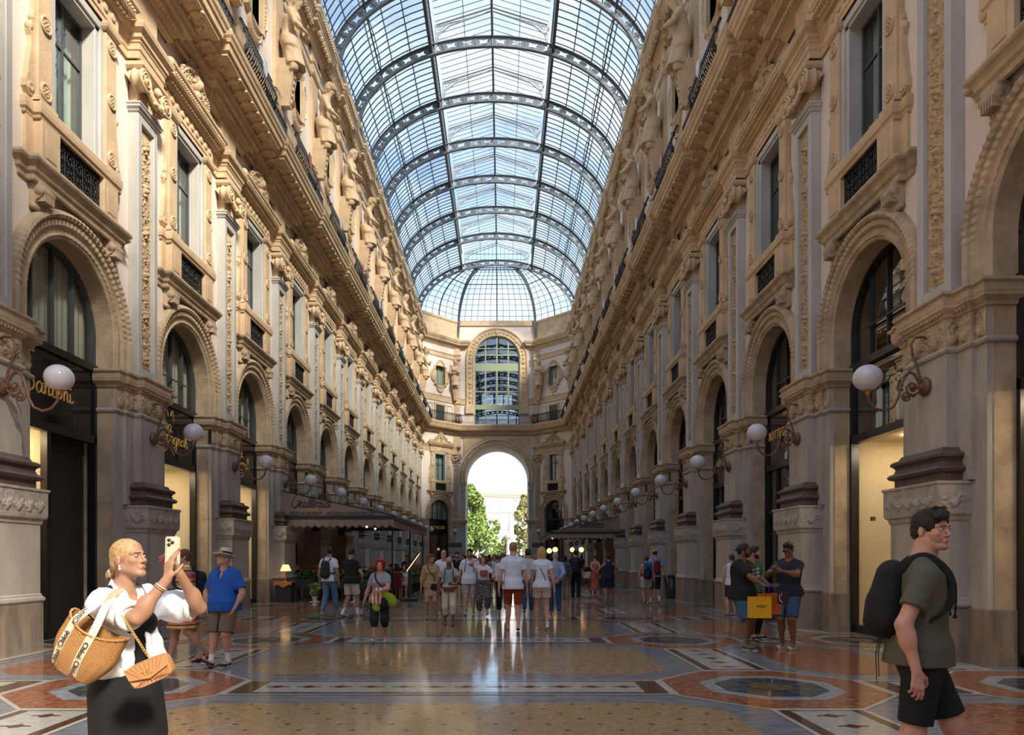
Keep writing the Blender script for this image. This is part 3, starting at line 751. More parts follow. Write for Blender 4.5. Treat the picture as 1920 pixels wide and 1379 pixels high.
# 2 cornice carrying the balcony
S=[(0,14.02),(.03,14.04),(.05,14.08),(.10,14.12),(.10,14.18),(.17,14.26),(.20,14.30),(.20,14.36),(.42,14.40),(.42,14.50),(.47,14.54),(.50,14.58),(.50,14.70),(.90,14.74),(.90,14.80),(.96,14.84),(.98,14.98),(1.02,15.02),(1.04,15.10),(1.08,15.16),(1.10,15.26),(1.06,15.34),(.0,15.36)]
m=MB(); m.sweep(nave_path(-.10,1,.22,1.30),[(o-.05,z) for o,z in S],side=-1)
for sx in (-1,1):
    for n in range(13):
        for i in range(10):
            y=PY(n)-BAY/2+(i+.5)*BAY/10; dd=.22 if abs(y-PY(n))<1.3 else 0
            x=sx*(HW-.58-dd)
            # carved console leaf under the slab
            m.ell((x+sx*.03,y,14.69),(.19,.085,.06),8,5); m.ell((x+sx*.20,y+.03,14.66),(.06,.07,.06),6,4); m.ell((x-sx*.13,y-.03,14.70),(.06,.08,.055),6,4)
            for q in(-1,1): m.ell((x+sx*.03,y+q*.08,14.70),(.12,.035,.05),6,4)
            m.lathe([(.085,0),(.085,-.02),(.05,-.03),(.03,-.02),(0,-.04)],(x-sx*.0,y+BAY/20,14.73),9)
            if i%1==0:
                for q in range(4): m.ell((sx*(HW-.16-dd*.9),y-.18+q*.12,14.24),(.05,.045,.07),5,4)
struct('trim_2',m,M_('tan'))
# 3 string course above the mezzanine, 4 frieze, 5 crowning cornice
m=MB(); [m.sweep(p_,q_,side=-1) for q_ in [[(0,17.45),(.05,17.5),(.08,17.58),(.05,17.66),(.05,18.0),(.08,18.08),(.08,18.16),(0,18.2)]] for p_ in half_paths(.0,xe=3.2)]; struct('trim_3',m,M_('tan'))
m=MB(); [m.sweep(p_,q_,side=-1) for q_ in [[(0,21.98),(.04,22.02),(.08,22.08),(.05,22.14),(.05,22.42),(.10,22.48),(.10,22.56),(0,22.6)]] for p_ in half_paths(.0,xe=3.95)]; struct('trim_4',m,M_('tan'))
T=[(0,23.12),(.04,23.15),(.06,23.22),(.14,23.28),(.14,23.36),(.22,23.42),(.24,23.46),(.24,23.54),(.48,23.58),(.48,23.68),(.52,23.72),(.56,23.80),(.60,23.84),(.62,23.92),(.66,23.98),(.66,24.08),(0,24.12)]
m=MB(); [m.sweep(p,T,side=-1) for p in half_paths(-.02,1,.16,.95,3.45)]
for sx in (-1,1):
    y=9.0
    while y<70:
        n=round((y-PY0)/BAY); dd=.16 if (0<=n<13 and abs(y-PY(n))<.95) else 0
        m.box(*sorted((sx*(HW-.26-dd),sx*(HW-.44-dd))),y-.10,y+.10,23.42,23.56); m.ell((sx*(HW-.36-dd),y,23.40),(.10,.09,.06),6,4)
        m.ell((sx*(HW-.60-dd),y+.05,23.88),(.05,.06,.06),5,4); m.ell((sx*(HW-.60-dd),y-.11,23.88),(.05,.06,.06),5,4)
        y+=.322
struct('trim_5',m,M_('tan'))
m=MB(); m.box(-EXW,EXW,YE-.12,YE+.05,25.72,26.22); [m.sweep(p_,q_,side=-1) for q_ in [[(0,24.1),(.06,24.1),(.06,25.85),(.12,25.9),(.16,26.0),(.16,26.15),(0,26.2)]] for p_ in half_paths(.0,xe=3.9)]; struct('trim_6',m,M_('tan'))
m=MB(); m.sweep(nave_path(.0),[(0,8.0),(0,8.0)],side=-1) if False else None

# ---------------------------------------------------------------- balcony railings
def railing_mesh(L, h=.92, bulge=.16, n=22):
    m=MB(); a=-L/2
    def prof(t): return bulge*math.sin(PI*min(1,t*1.15))*(1-t*.35)
    m.tube([(a,0,h),(a+L,0,h)],.028,6); m.tube([(a,.0,.06),(a+L,.0,.06)],.02,4); m.tube([(a,prof(.82),h*.80),(a+L,prof(.82),h*.80)],.016,4)
    for i in range(n):
        x=a+(i+.5)*L/n
        pts=[(x,prof(t),.04+t*(h-.04)) for t in (0,.2,.4,.6,.8,1)]
        m.tube(pts,.019,4)
        if i%2==0:
            for s in(-1,1):
                m.tube([(x+s*(.03+.05*math.cos(q*.9)*(1-q/9)),prof(.9)+.01,h*.89+.045*math.sin(q*.9)*(1-q/9)) for q in range(7)],.015,4)
                m.tube([(x+s*(.03+.055*math.cos(q*.9)*(1-q/9)),prof(.2)+.01,h*.17+.07*math.sin(q*.9)*(1-q/9)) for q in range(7)],.015,4)
        m.ell((x,prof(.5),h*.48),(.03,.03,.045),5,4)
    return m
def post_mesh(h=.98):
    m=MB(); m.tube([(0,0,0),(0,.12,.2),(0,.17,.45),(0,.10,.75),(0,-.02,h)],[.03,.034,.03,.026,.03],6)
    m.tube([(.0,.14+.09*math.cos(q*.8)*(1-q/11),.24+.13*math.sin(q*.8)*(1-q/11)) for q in range(10)],.018,5)
    m.tube([(.0,.10+.08*math.cos(q*.8)*(1-q/11),.72+.12*math.sin(q*.8)*(1-q/11)) for q in range(10)],.018,5); m.ell((0,-.02,h+.05),.05,8,6); return m
rm_break=railing_mesh(2.5,.98,.22,20).mesh('railing_panel',M_('iron')); rm_mid=railing_mesh(2.15,.90,.04,18).mesh('railing_panel',M_('iron')); pm=post_mesh().mesh('railing_post',M_('iron'))
def shield():
    m=MB(); pts=[(-.14,.30),(.14,.30),(.15,.05),(.08,-.12),(0,-.2),(-.08,-.12),(-.15,.05)]
    m.extrude([(x,0,z+.45) for x,z in pts],(0,.04,0)); return m
sh_w=shield().mesh('shield',mat('enamel_white',(.55,.62,.62),.3)); sh_r=shield().mesh('shield',mat('enamel_red',(.45,.06,.05),.3))
def railing_run(name,lab_,loc,rz,items,group):
    t=thing(name,lab_,'railing',loc,rz,group)
    for kind,x,y in items:
        if kind=='b': obj('railing_panel',rm_break,None,t,(x,y,0))
        if kind=='m': obj('railing_panel',rm_mid,None,t,(x,y,0))
        if kind=='p': obj('railing_post',pm,None,t,(x,y,0))
        if kind=='w': obj('shield',sh_w,None,t,(x,y+.2,0))
        if kind=='r': obj('shield',sh_r,None,t,(x,y+.2,0))
    return t
for side in 'LR':
    for n in range(13):
        l,r=FR[side](PY(n)); l=(l[0],l[1],15.36)
        railing_run('balcony_railing',lab('bulging black iron balcony railing',side,n),l,r,
            [('b',0,1.02),('m',BAY/2 if side=='L' else -BAY/2,.80),('p',-1.25,1.0),('p',1.25,1.0),('w' if n%2==0 else 'r',0,1.02)],f'iron balcony railings of the {fac[side]}')
ix=[('m',-3.1,.98),('m',-.95,.98),('m',1.2,.98),('m',3.2,.98),('p',-4.2,.98),('p',4.2,.98),('p',-2.0,.98),('p',2.0,.98),('p',0,.98),('r',-3.45,.98),('w',3.45,.98)]
railing_run('balcony_railing','curved black iron railing across the end wall above the great archway',(0,YE,15.36),PI,ix,'iron balcony railings of the end wall')
for (l,r),sn in ((CHL,'left'),(CHR,'right')):
    railing_run('balcony_railing',f'black iron railing of the {sn} angled corner bay beside the end wall',(l[0],l[1],15.36),r,[('m',-1.05,.95),('m',1.05,.95),('p',-2.0,.95),('p',2.0,.95)],'iron balcony railings of the end wall')
# ================================================================ END WALL
m=MB()
for l,r in (CHL,CHR):
    b=MB(); wall_bay(b,hw=2.52); m.merge(b,xf(l,r))
def zarc(x,R,zc): return zc+math.sqrt(max(0,R*R-x*x))
R1,Z1=3.30,10.04; R2,Z2=2.35,22.3
xs=[-R1*math.cos(PI*i/48) for i in range(49)]
def q4(a,b,z0a,z0b,z1,mt): m.poly([(a,YE,z0a),(b,YE,z0b),(b,YE,z1),(a,YE,z1)],mt)
for a,b in zip(xs,xs[1:]): q4(a,b,zarc(a,R1,Z1),zarc(b,R1,Z1),15.3,0)
for sx in(-1,1): 
    a,b=sorted((sx*R1,sx*EXW)); q4(a,b,0,0,15.3,1 if False else 0)
xs=[-R2*math.cos(PI*i/32) for i in range(33)]
for a,b in zip(xs,xs[1:]): q4(a,b,zarc(a,R2,Z2),zarc(b,R2,Z2),26.3,0)
for sx in(-1,1): a,b=sorted((sx*R2,sx*EXW)); q4(a,b,15.3,15.3,26.3,0)
# passage through the end block
n=32; yb=78.5
for i in range(n):
    a=PI*i/n; b=PI*(i+1)/n
    m.poly([(R1*math.cos(a),YE,Z1+R1*math.sin(a)),(R1*math.cos(b),YE,Z1+R1*math.sin(b)),(R1*math.cos(b),yb,Z1+R1*math.sin(b)),(R1*math.cos(a),yb,Z1+R1*math.sin(a))],1)
for sx in(-1,1):
    m.poly([(sx*R1,YE,0),(sx*R1,yb,0),(sx*R1,yb,Z1),(sx*R1,YE,Z1)],1)
    m.box(*sorted((sx*(R1+.01),sx*12.8)),yb-.4,yb,0,26,0)
m.box(-R1-.01,R1+.01,yb-.4,yb,Z1+R1,15.3,0); m.box(-12.8,12.8,yb-.4,yb,24.5,26,0)
m.box(-12.8,12.8,YE+.05,yb,15.25,15.3,2) ; m.box(-12.8,12.8,YE+.05,yb,25.9,26.1,2)
for a,b in((-12.8,-1.7),(-.45,-.2),(.6,.75),(1.6,12.8)): m.box(a,b,yb-.3,yb-.25,15.3,26,2)
m.box(-2,2,yb-.3,yb-.25,19.6,26,2); m.box(-2,2,yb-.3,yb-.25,15.3,18.0,2)
struct('wall_back',m,[M_('plaster'),M_('tan_worn'),M_('dark_room')])
# great archway surround
t=thing('archway_surround','tan moulded surround of the great end archway open to the square','arch',(0,YE,0),PI)
m=MB(); arc_sweep(m,[(3.30,-.05),(3.30,.12),(3.34,.16),(3.40,.16),(3.42,.10),(3.72,.10),(3.75,.18),(3.82,.18),(3.86,.04),(3.86,0)],Z1,9.5,72); obj('archivolt',m,M_('tan'),t)
for i,a in enumerate((.18,.55,1.05,PI/2,PI-1.05,PI-.55,PI-.18)):
    m=MB(); c=(3.57*math.cos(a),.10,Z1+3.57*math.sin(a)); m.lathe([(.13,0),(.13,.04),(.08,.05),(.05,.02),(0,.07)],c,14,axis='y'); obj('rosette',m,M_('tan'),t)
for sd in(-1,1):
    m=MB(); m.sweep([(sd*3.28,-.3),(sd*3.28,.10),(sd*3.70,.10)] if sd>0 else [(-3.70,.10),(-3.28,.10),(-3.28,-.3)],[(0,8.55),(.05,8.62),(.04,8.7),(0,8.72),(0,9.02),(.06,9.10),(.07,9.28),(.12,9.36),(.12,9.5),(-.1,9.52)],side=1); m.box(*sorted((sd*3.3,sd*3.72)),-.2,.08,0,9.5); obj('impost',m,M_('pier'),t)
    m=MB(); o=[(sd*1.0,14.05),(sd*3.45,14.05),(sd*3.45,12.0)]+[(sd*(4.02*math.cos(a)),Z1+4.02*math.sin(a)) for a in [ (.62+ i*.09) for i in range(8)]]
    m.extrude([(x,.02,min(z,14.05)) for x,z in (o if sd<0 else o[::-1])],(0,.05,0)); obj('spandrel_panel',m,M_('tan'),t)
# great upper window
t=thing('great_window','tall round-headed window with green frames above the end archway','window',(0,YE,0),PI)
m=MB(); arc_sweep(m,[(2.35,-.3),(2.35,.10),(2.40,.14),(2.52,.14),(2.54,.08),(3.02,.08),(3.05,.16),(3.16,.18),(3.24,.10),(3.27,0)],Z2,17.3,72)
obj('archivolt',m,M_('tan'),t)
for i in range(25):
    a=-.12+ i*(PI+.24)/24
    m=MB() if i==0 else m
    big=(i%6==0)
    c=(2.78*math.cos(a),.08,Z2+2.78*math.sin(a))
    rr=.22 if big else .13
    m.lathe([(rr,0),(rr,.05),(rr*.6,.06),(rr*.4,.03),(0,.08)],c,12,axis='y')
for sd in (-1,1):
    for j,z in enumerate([21.4,20.9,20.4,19.8,19.3,18.8,18.3,17.8]):
        rr=.22 if j==3 else .13; m.lathe([(rr,0),(rr,.05),(rr*.6,.06),(rr*.4,.03),(0,.08)],(sd*2.78,.08,z),12,axis='y')
obj('rosettes',m,M_('tan'),t)
for sd in(-1,1):
    m=MB(); m.cbox(*sorted((sd*2.38,sd*3.26)),0,.2,16.6,17.4,.02); obj('impost',m,M_('tan'),t)
m=MB()
arc_sweep(m,[(2.22,-.2),(2.22,-.1),(2.36,-.1)],Z2,15.3,40)
for x in(-1.19,0,1.19): m.box(x-.07,x+.07,-.22,-.06,15.3,zarc(x,2.3,Z2))
for z0,z1 in((17.05,17.55),(18.85,18.97),(21.05,21.85),(22.65,22.8),(23.35,23.45)): m.box(-zarc(0,2.3,0) if False else -min(2.3,math.sqrt(max(.01,2.3**2-max(0,z0-Z2)**2))),min(2.3,math.sqrt(max(.01,2.3**2-max(0,z0-Z2)**2))),-.20,-.07,z0,z1)
obj('window_frame',m,mat('green_frame',(.33,.38,.25),.5),t)
m=MB(); pts=[(2.3*math.cos(PI*i/30),-.14,Z2+2.3*math.sin(PI*i/30)) for i in range(31)]+[(-2.3,-.14,15.3),(2.3,-.14,15.3)]; m.poly(pts); obj('pane',m,M_('glass_dark'),t)
# statues beside it are made with the other statues (people section)

# ================================================================ GLASS ROOF
ZE=25.75; RA=7.45; RB=4.70
def ell(phi,o=0): return ((RA+o)*math.cos(phi), ZE+(RB+o)*math.sin(phi))
PL=math.acos(3.2/RA)                                   # angle of the lantern edge
def rib_mesh():
    m=MB(); n=26
    cells=[ell(PI*i/n,0) for i in range(n+1)]; top=[ell(PI*i/n,.62) for i in range(n+1)]
    def band(A,B,y0,y1,mt=0):
        v=[]; f=[]
        for (x,z),(x2,z2) in zip(A,B): v+=[(x,y0,z),(x,y1,z),(x2,y1,z2),(x2,y0,z2)]
        for i in range(len(A)-1):
            for j in range(4): f.append((i*4+j,i*4+(j+1)%4,(i+1)*4+(j+1)%4,(i+1)*4+j))
        m.add(v,f,mt)
    off=lambda o:[ell(PI*i/52,o) for i in range(53)]
    band(off(0),off(.05),-.10,.10); band(off(.57),off(.62),-.10,.10)
    band(off(.05),off(.12),-.02,.02); band(off(.50),off(.57),-.02,.02)
    for i in range(n+1):
        (x,z),(x2,z2)=cells[i],top[i]; m.tube([(x,0,z),(x2,0,z2)],.035,4)
    # pierced web plates
    for i in range(n):
        a0=PI*i/n; a1=PI*(i+1)/n
        def P(u,w): 
            x,z=ell(a0+(a1-a0)*u,.06+w*.50); return (x,0,z)
        outer=[(0,0),(.5,0),(1,0),(1,.5),(1,1),(.5,1),(0,1),(0,.5)]
        inner=[(.22,.25),(.5,.36),(.78,.25),(.70,.5),(.78,.75),(.5,.64),(.22,.75),(.30,.5)]
        v=[P(*o) for o in outer]+[P(*o) for o in inner]
        m.add(v,[(k,(k+1)%8,8+(k+1)%8,8+k) for k in range(8)])
    # feet brackets
    for sx in(-1,1):
        m.tube([(sx*RA,0,ZE+.05),(sx*(RA-.02),0,ZE-.6),(sx*(RA+.1),0,ZE-1.0)],[.12,.10,.05],6); m.box(*sorted((sx*(RA-.12),sx*(RA+.6))),-.12,.12,ZE-.25,ZE+.05)
    return m
def lantern_frame():
    m=MB(); zb=ell(PL,.62)[1]; zt=zb+1.15; zr=zt+1.0
    for sx in(-1,1):
        m.box(*sorted((sx*3.12,sx*3.24)),-.05,.05,zb-.5,zt)
        m.tube([(sx*3.18,0,zt),(0,0,zr)],.06,6); m.tube([(sx*3.18,0,zb-.2),(sx*3.0,0,zt-.55),(sx*2.4,0,zt-.05),(sx*1.5,0,zt+.28),(0,0,zr-.2)],.045,6)
        # lace spandrel
        for q in range(5): m.tube([(sx*(3.16-.0*q),0,zt-.1-q*.26),(sx*(2.95-.30*(4-q)*.8),0,zt-.02+ (4-q)*.06)],.016,4)
        for (cx,cz,r) in ((2.92,zt-.18,.13),(2.62,zt+.03,.10),(3.02,zt-.52,.09),(2.3,zt+.13,.07)):
            m.tube([(sx*(cx+r*math.cos(a)),0,cz+r*math.sin(a)) for a in [i*PI/5 for i in range(10)]],.018,4,closed=True)
    return m
rm=rib_mesh().mesh('rib_arch',M_('roof_iron')); lm=lantern_frame().mesh('lantern_frame',M_('roof_iron_light'))
ribs=[PY(n) for n in range(-1,12)]+[YC-.15]
for i,y in enumerate(ribs):
    t=thing('roof_rib',f'{ORD[i]} pierced iron arch rib of the glass roof, counted from the camera','roof rib',(0,y,0),0,'iron ribs of the glass roof')
    obj('rib_arch',rm,None,t); obj('lantern_frame',lm,None,t)
# glazed bays
zb=ell(PL,.62)[1]; zt=zb+1.15; zr=zt+1.0
def roof_bay(L):
    g=MB(); b=MB(); pl=MB(); n=14
    ps=[PL*i/n for i in range(n+1)]
    for sx in(-1,1):
        for a,c in zip(ps,ps[1:]):
            x0,z0=ell(a,.70); x1,z1=ell(c,.70); q=[(sx*x0,-L/2,z0),(sx*x0,L/2,z0),(sx*x1,L/2,z1),(sx*x1,-L/2,z1)]; g.poly(q if sx<0 else q[::-1],1 if a>PL*.70 else 0)
        q=[(sx*3.2,-L/2,zt),(sx*3.2,L/2,zt),(0,L/2,zr),(0,-L/2,zr)]; g.poly(q)
        k=10
        for i in range(k):
            y=-L/2+(i+.5)*L/k
            v=[];f=[]
            for a in [PL*j/10 for j in range(11)]:
                x,z=ell(a,.66); v+=[(sx*x,y-.02,z),(sx*x,y+.02,z)]
                x,z=ell(a,.60); v+=[(sx*x,y,z)]
            for j in range(10):
                for u,w in((0,1),(1,2),(2,0)): f.append((j*3+u,j*3+w,j*3+3+w,j*3+3+u))
            b.add(v,f); b.tube([(sx*3.2,y,zt),(0,y,zr)],.022,3)
        # overlaps of the panes
        for a in [PL*j/7 for j in range(1,7)]:
            x,z=ell(a,.68); pl.tube([(sx*x,-L/2,z),(sx*x,L/2,z)],.045,3)
        pl.tube([(sx*1.6,-L/2,(zt+zr)/2+.02),(sx*1.6,L/2,(zt+zr)/2+.02)],.028,3)
        # trussed purlins: knee and lantern edge
        x,z=ell(math.acos(5.9/RA),.45)
        b.tube([(sx*x,-L/2,z),(sx*x,L/2,z)],.045,5); b.tube([(sx*(x-.02),-L/2,z-.02),(sx*(x-.20),-L/6,z-.22),(sx*(x-.20),L/6,z-.22),(sx*(x-.02),L/2,z-.02)],.028,5)
        for u in(-L/6,L/6): b.tube([(sx*x,u,z),(sx*(x-.2),u,z-.22)],.025,4)
        x,z=ell(PL,.55); b.box(*sorted((sx*(x-.07),sx*(x+.09))),-L/2,L/2,z-.35,z+.15); b.tube([(sx*x,-L/2,zt),(sx*x,L/2,zt)],.06,5)
        for i in range(14): y=-L/2+(i+.5)*L/14; b.tube([(sx*x,y,z),(sx*x,y,zt)],.012,3)
        x,z=ell(0,.7); b.tube([(sx*x,-L/2,z),(sx*x,L/2,z)],.06,4)
    b.tube([(0,-L/2,zr),(0,L/2,zr)],.06,6); b.tube([(0,-L/2,ell(PI/2,.6)[1]),(0,L/2,ell(PI/2,.6)[1])],.045,5)
    # sun blinds strip next to the lantern: paler panes
    return g.mesh('glass_vault',[M_('glass_roof'),M_('glass_roof_dirty')]), b.merge(pl,mat=1).mesh('glazing_bars',[M_('bar_iron'),mat('overlap',(.20,.27,.27),.6)])
ga,ba=roof_bay(BAY)
for i in range(13):
    y0=ribs[i]; y1=ribs[i+1]; t=thing('roof_bay',f'{ORD[i]} glazed bay of the vaulted roof, counted from the camera','glass roof',(0,(y0+y1)/2,0),0,'glazed bays of the vaulted roof')
    for nm,me in(('glass_vault',ga),('glazing_bars',ba)): 
        o=obj(nm,me,None,t); o.scale=(1,(y1-y0)/BAY,1)
# faceted half dome at the end
def dome_pt(side,u):
    """hip lines: side 'c' (corner of flat end) or 'e' (edge of last rib); u 0..1 base..top"""
    z=26.15+4.55*math.sqrt(max(0,1-(1-u)**2))
    if side=='e': return (7.75-5.9*u, YC, z if u>0 else 26.15)
    return (4.0-2.15*u, YE-2.85*u**1.15, z)
t=thing('end_dome','faceted half dome of glass closing the roof above the end wall','glass roof',(0,0,0))
g=MB(); bar=MB(); hip=MB(); N=12; us=[1-math.cos(PI/2*i/N) for i in range(N+1)]; us=[u*.98 for u in us]
def P(sx,a,b,w,u): 
    p=Vector(dome_pt(a,u)) ; q=Vector(dome_pt(b,u)); p.x*=sx[0]; q.x*=sx[1]; return p+(q-p)*w
facets=[((-1,-1),'e','c',6),((-1,1),'c','c',12),((1,1),'c','e',6)]
for sx,a,b,k in facets:
    for i in range(N):
        for j in range(k):
            w0,w1=j/k,(j+1)/k; g.poly([P(sx,a,b,w0,us[i]),P(sx,a,b,w1,us[i]),P(sx,a,b,w1,us[i+1]),P(sx,a,b,w0,us[i+1])])
    for j in range(1,k): bar.tube([P(sx,a,b,j/k,u)-Vector((0,.02,.02)) for u in us],.034 if j*2!=k else .08,4)
    for i in (1,2,3,4,5,6,8,9,10): bar.tube([P(sx,a,b,0,us[i]),P(sx,a,b,1,us[i])],.026,4)
    for i in (7,11,12): hip.tube([P(sx,a,b,0,us[i])-Vector((0,.08,.08)),P(sx,a,b,1,us[i])-Vector((0,.08,.08))],.05,6)
    hip.tube([P(sx,a,b,0,0),P(sx,a,b,1,0)],.07,6)
for sx in(-1,1):
    A=[Vector(dome_pt('c',u)) for u in us]; 
    for p in A: p.x*=sx
    B=[p+Vector((-sx*.10,-.30,-.42*(1-.3*i/N))) for i,p in enumerate(A)]
    hip.tube(A,.10,6); hip.tube(B,.08,6)
    for i in range(N+1): hip.tube([A[i],B[i]],.05,4)
    hip.tube([B[0],B[0]+Vector((sx*.15,.1,-1.1)),B[0]+Vector((sx*.2,.25,-1.5))],[.12,.10,.04],6)
obj('dome_glass',g,M_('glass_roof'),t); obj('glazing_bars',bar,M_('bar_iron'),t); obj('hip_ribs',hip,M_('roof_iron'),t)
m=MB(); g=MB()   # glazed gable where the lantern ends
yg=YC+.05; g.poly([(-3.2,yg,zb),(3.2,yg,zb),(3.2,yg,zt),(0,yg,zr),(-3.2,yg,zt)])
for i in range(17): x=-3.2+.4*i; m.tube([(x,yg,zb-.6),(x,yg,zt+(zr-zt)*(1-abs(x)/3.2))],.022,4)
for z in(zb+.1,zb+.6,zt): m.tube([(-3.2,yg,z),(3.2,yg,z)],.03,4)
t=thing('lantern_gable','glazed gable closing the raised lantern above the half dome','glass roof'); obj('gable_glass',g,M_('glass_roof'),t); obj('glazing_bars',m,M_('bar_iron'),t)
# the crossing behind the camera: surrounding buildings of the open octagon
m=MB()
for x0,x1,y0,y1,h in ((-24,24,-44,-43,25),(-25,-24,-44,7,25),(23,24,-44,-6,20),(7.6,24,-6.1,-5.6,26),(-24,-HW-.1,4.8,5.3,26)): m.box(x0,x1,y0,y1,0,h,0)
struct('wall_octagon',m,M_('tan'))
m=MB()
for x0,x1,y0,y1 in ((-24,24,-44,-34),(4.0,24,-12,-5.6)): m.box(x0,x1,y0,y1,26,26.4,0)  # unseen slabs added to cut the sky light from behind the camera
struct('sky_blocker_octagon',m,M_('plaster'))

# ================================================================ FLOOR
FM=['f_grey','f_tan','f_salmon','f_white','f_line','f_brown','f_red','f_lightgrey','f_glass','f_bronze','pave']
m=MB(); m.poly([(-30,-50,0),(30,-50,0),(30,YE+6,0),(-30,YE+6,0)],0)
ZL=[.001*i for i in range(12)]
def clip(poly,nx,ny,c):
    out=[]; n=len(poly)
    for i in range(n):
        a=poly[i]; b=poly[(i+1)%n]; da=nx*a[0]+ny*a[1]-c; db=nx*b[0]+ny*b[1]-c
        if da<=0: out.append(a)
        if (da<0<db) or (db<0<da): t_=da/(da-db); out.append((a[0]+(b[0]-a[0])*t_,a[1]+(b[1]-a[1])*t_))
    return out
def fpoly(pts,z,mt): 
    if len(pts)>2: m.poly([(p[0],p[1],ZL[z]*1.6) for p in pts],mt)
def rectp(x0,x1,y0,y1): return [(x0,y0),(x1,y0),(x1,y1),(x0,y1)]
def octo(cx,cy,r,z,mt):
    k=r*math.tan(PI/8); fpoly([(cx-k,cy-r),(cx+k,cy-r),(cx+r,cy-k),(cx+r,cy+k),(cx+k,cy+r),(cx-k,cy+r),(cx-r,cy+k),(cx-r,cy-k)],z,mt)
FY0=8.42; MXX=3.80; MX2=7.25
def panel(x0,x1,y0,y1,n,along):
    fpoly(rectp(x0,x1,y0,y1),3,4); a=.055; fpoly(rectp(x0+a,x1-a,y0+a,y1-a),4,5)
    ex,ey=(.32,.13) if along=='x' else (.17,.10)
    fpoly(rectp(x0+ex,x1-ex,y0+ey,y1-ey),5,3)
    for i in range(n):
        if along=='x': cx=x0+ex+(i+.5)*(x1-x0-2*ex)/n; cy=(y0+y1)/2
        else: cx=(x0+x1)/2; cy=y0+ey+(i+.5)*(y1-y0-2*ey)/n
        r=.085; s=.045
        fpoly([(cx-r,cy),(cx-s,cy-s),(cx,cy-r),(cx+s,cy-s),(cx+r,cy),(cx+s,cy+s),(cx,cy+r),(cx-s,cy+s)],6,6)
        fpoly(rectp(cx-.14,cx+.14,cy-.016,cy+.016),7,6)
def field(x0,x1,yc,cs,mt):
    P=rectp(x0,x1,yc-1.495,yc+1.495)
    for cx in cs:
        for sy in(-1,1):
            cy=yc+sy*BAY/2
            for sx in(-1,1):
                d=1/math.sqrt(2); nx,ny=-sx*d,-sy*d   # outward normal from medallion towards field
                # keep points farther than 1.2+.42 from centre along diagonal pointing from medallion into the field
                if (x0+x1)/2>cx and sx<0: vx=d
                elif (x0+x1)/2<cx and sx>0: vx=-d
                else: continue
                vy=-sy*d
                P=clip(P,-vx,-vy,-(vx*cx+vy*cy+1.62))
    fpoly(P,1,mt)
def medallion(cx,cy):
    octo(cx,cy,1.24,2,4); octo(cx,cy,1.19,3,2); octo(cx,cy,.775,4,7); octo(cx,cy,.60,5,8)
    for i in range(4):
        a=PI/8+i*PI/4; c,s=math.cos(a),math.sin(a); L=.64; w=.012
        fpoly([(cx-c*L+s*w,cy-s*L-c*w),(cx+c*L+s*w,cy+s*L-c*w),(cx+c*L-s*w,cy+s*L+c*w),(cx-c*L-s*w,cy-s*L+c*w)],6,0)
    fpoly([(cx+.26*math.cos(i*PI/12),cy+.26*math.sin(i*PI/12)) for i in range(24)],7,9)
for k in range(-6,14):
    y=FY0+BAY*k
    if y<YE-.5:
        for cx in(-MXX,MXX): medallion(cx,y)
        panel(-MXX+1.24,MXX-1.24,y-.47,y+.47,12,'x')
        for sx in(-1,1):
            a,b=sorted((sx*(MXX+1.24),sx*(MX2-1.24))); panel(a,b,y-.47,y+.47,2,'x')
            medallion(sx*MX2,y)
    yc=y+BAY/2
    if yc<YE:
        for cx in(-MXX,MXX): panel(cx-.48,cx+.48,y+1.24,y+BAY-1.24,5,'y')
        field(-2.88,2.88,yc,(-MXX,MXX),1)
        for sx in(-1,1):
            a,b=sorted((sx*4.72,sx*6.33)); field(a,b,yc,(sx*MXX,sx*MX2),2)
            a,b=sorted((sx*6.70,sx*7.35)); fpoly(rectp(a,b,yc-1.17,yc+1.17),3,4); a,b=sorted((sx*6.76,sx*7.0)); fpoly(rectp(a,b,yc-1.1,yc+1.1),4,5); a,b=sorted((sx*6.83,sx*7.3)); fpoly(rectp(a,b,yc-1.05,yc+1.05),5,3)
struct('floor',m,[M_(x) for x in FM])
m=MB(); m.poly([(-140,YE+6,-.02),(140,YE+6,-.02),(140,260,-.02),(-140,260,-.02)]); struct('piazza_ground',m,M_('pave'))

# ================================================================ OUTSIDE
def tree(name,label,x,y,h,rad,mt,seed,n=5200,zb_=2.0,ls=.34):
    rs=random.Random(seed); t=thing(name,label,'tree',(x,y,0))
    m=MB()
    lobes=[]
    for i in range(40):
        a=rs.uniform(0,2*PI); u=rs.uniform(0,1)**1.3; z=zb_+(h-zb_)*u; rr=rad*(1-u)**.8*rs.uniform(.3,.95)
        lobes.append((rr*math.cos(a),rr*math.sin(a),z,rad*(.13+.16*(1-u))))
    lobes.append((0,0,zb_+(h-zb_)*.45,rad*.35))
    for i in range(n):
        l=rs.choice(lobes); v=Vector((rs.gauss(0,1),rs.gauss(0,1),rs.gauss(0,1))).normalized()*l[3]*rs.uniform(.75,1.05)
        c=Vector(l[:3])+v; a=Vector((rs.gauss(0,1),rs.gauss(0,1),rs.gauss(0,1))).normalized(); b=a.cross(Vector((rs.gauss(0,1),rs.gauss(0,1),rs.gauss(0,1)))).normalized()
        s=ls*rs.uniform(.6,1.2); m.poly([c-a*s,c+b*s*.5,c+a*s,c-b*s*.5])
    obj('crown',m,mt,t)
    m=MB(); m.tube([(0,0,0),(.1,0,h*.3),(0,.1,h*.6),(0,0,h*.9)],[.35,.26,.16,.04],8)
    for i in range(6): a=i*1.1; m.tube([(0,0,h*(.25+.08*i)),(math.cos(a)*rad*.5,math.sin(a)*rad*.5,h*(.4+.08*i))],[.12,.03],5)
    obj('trunk',m,M_('bark'),t)
tree('tree','large light green tree filling the left half of the end archway',-4.3,106,12.0,5.4,M_('leaf_light'),3,11000)
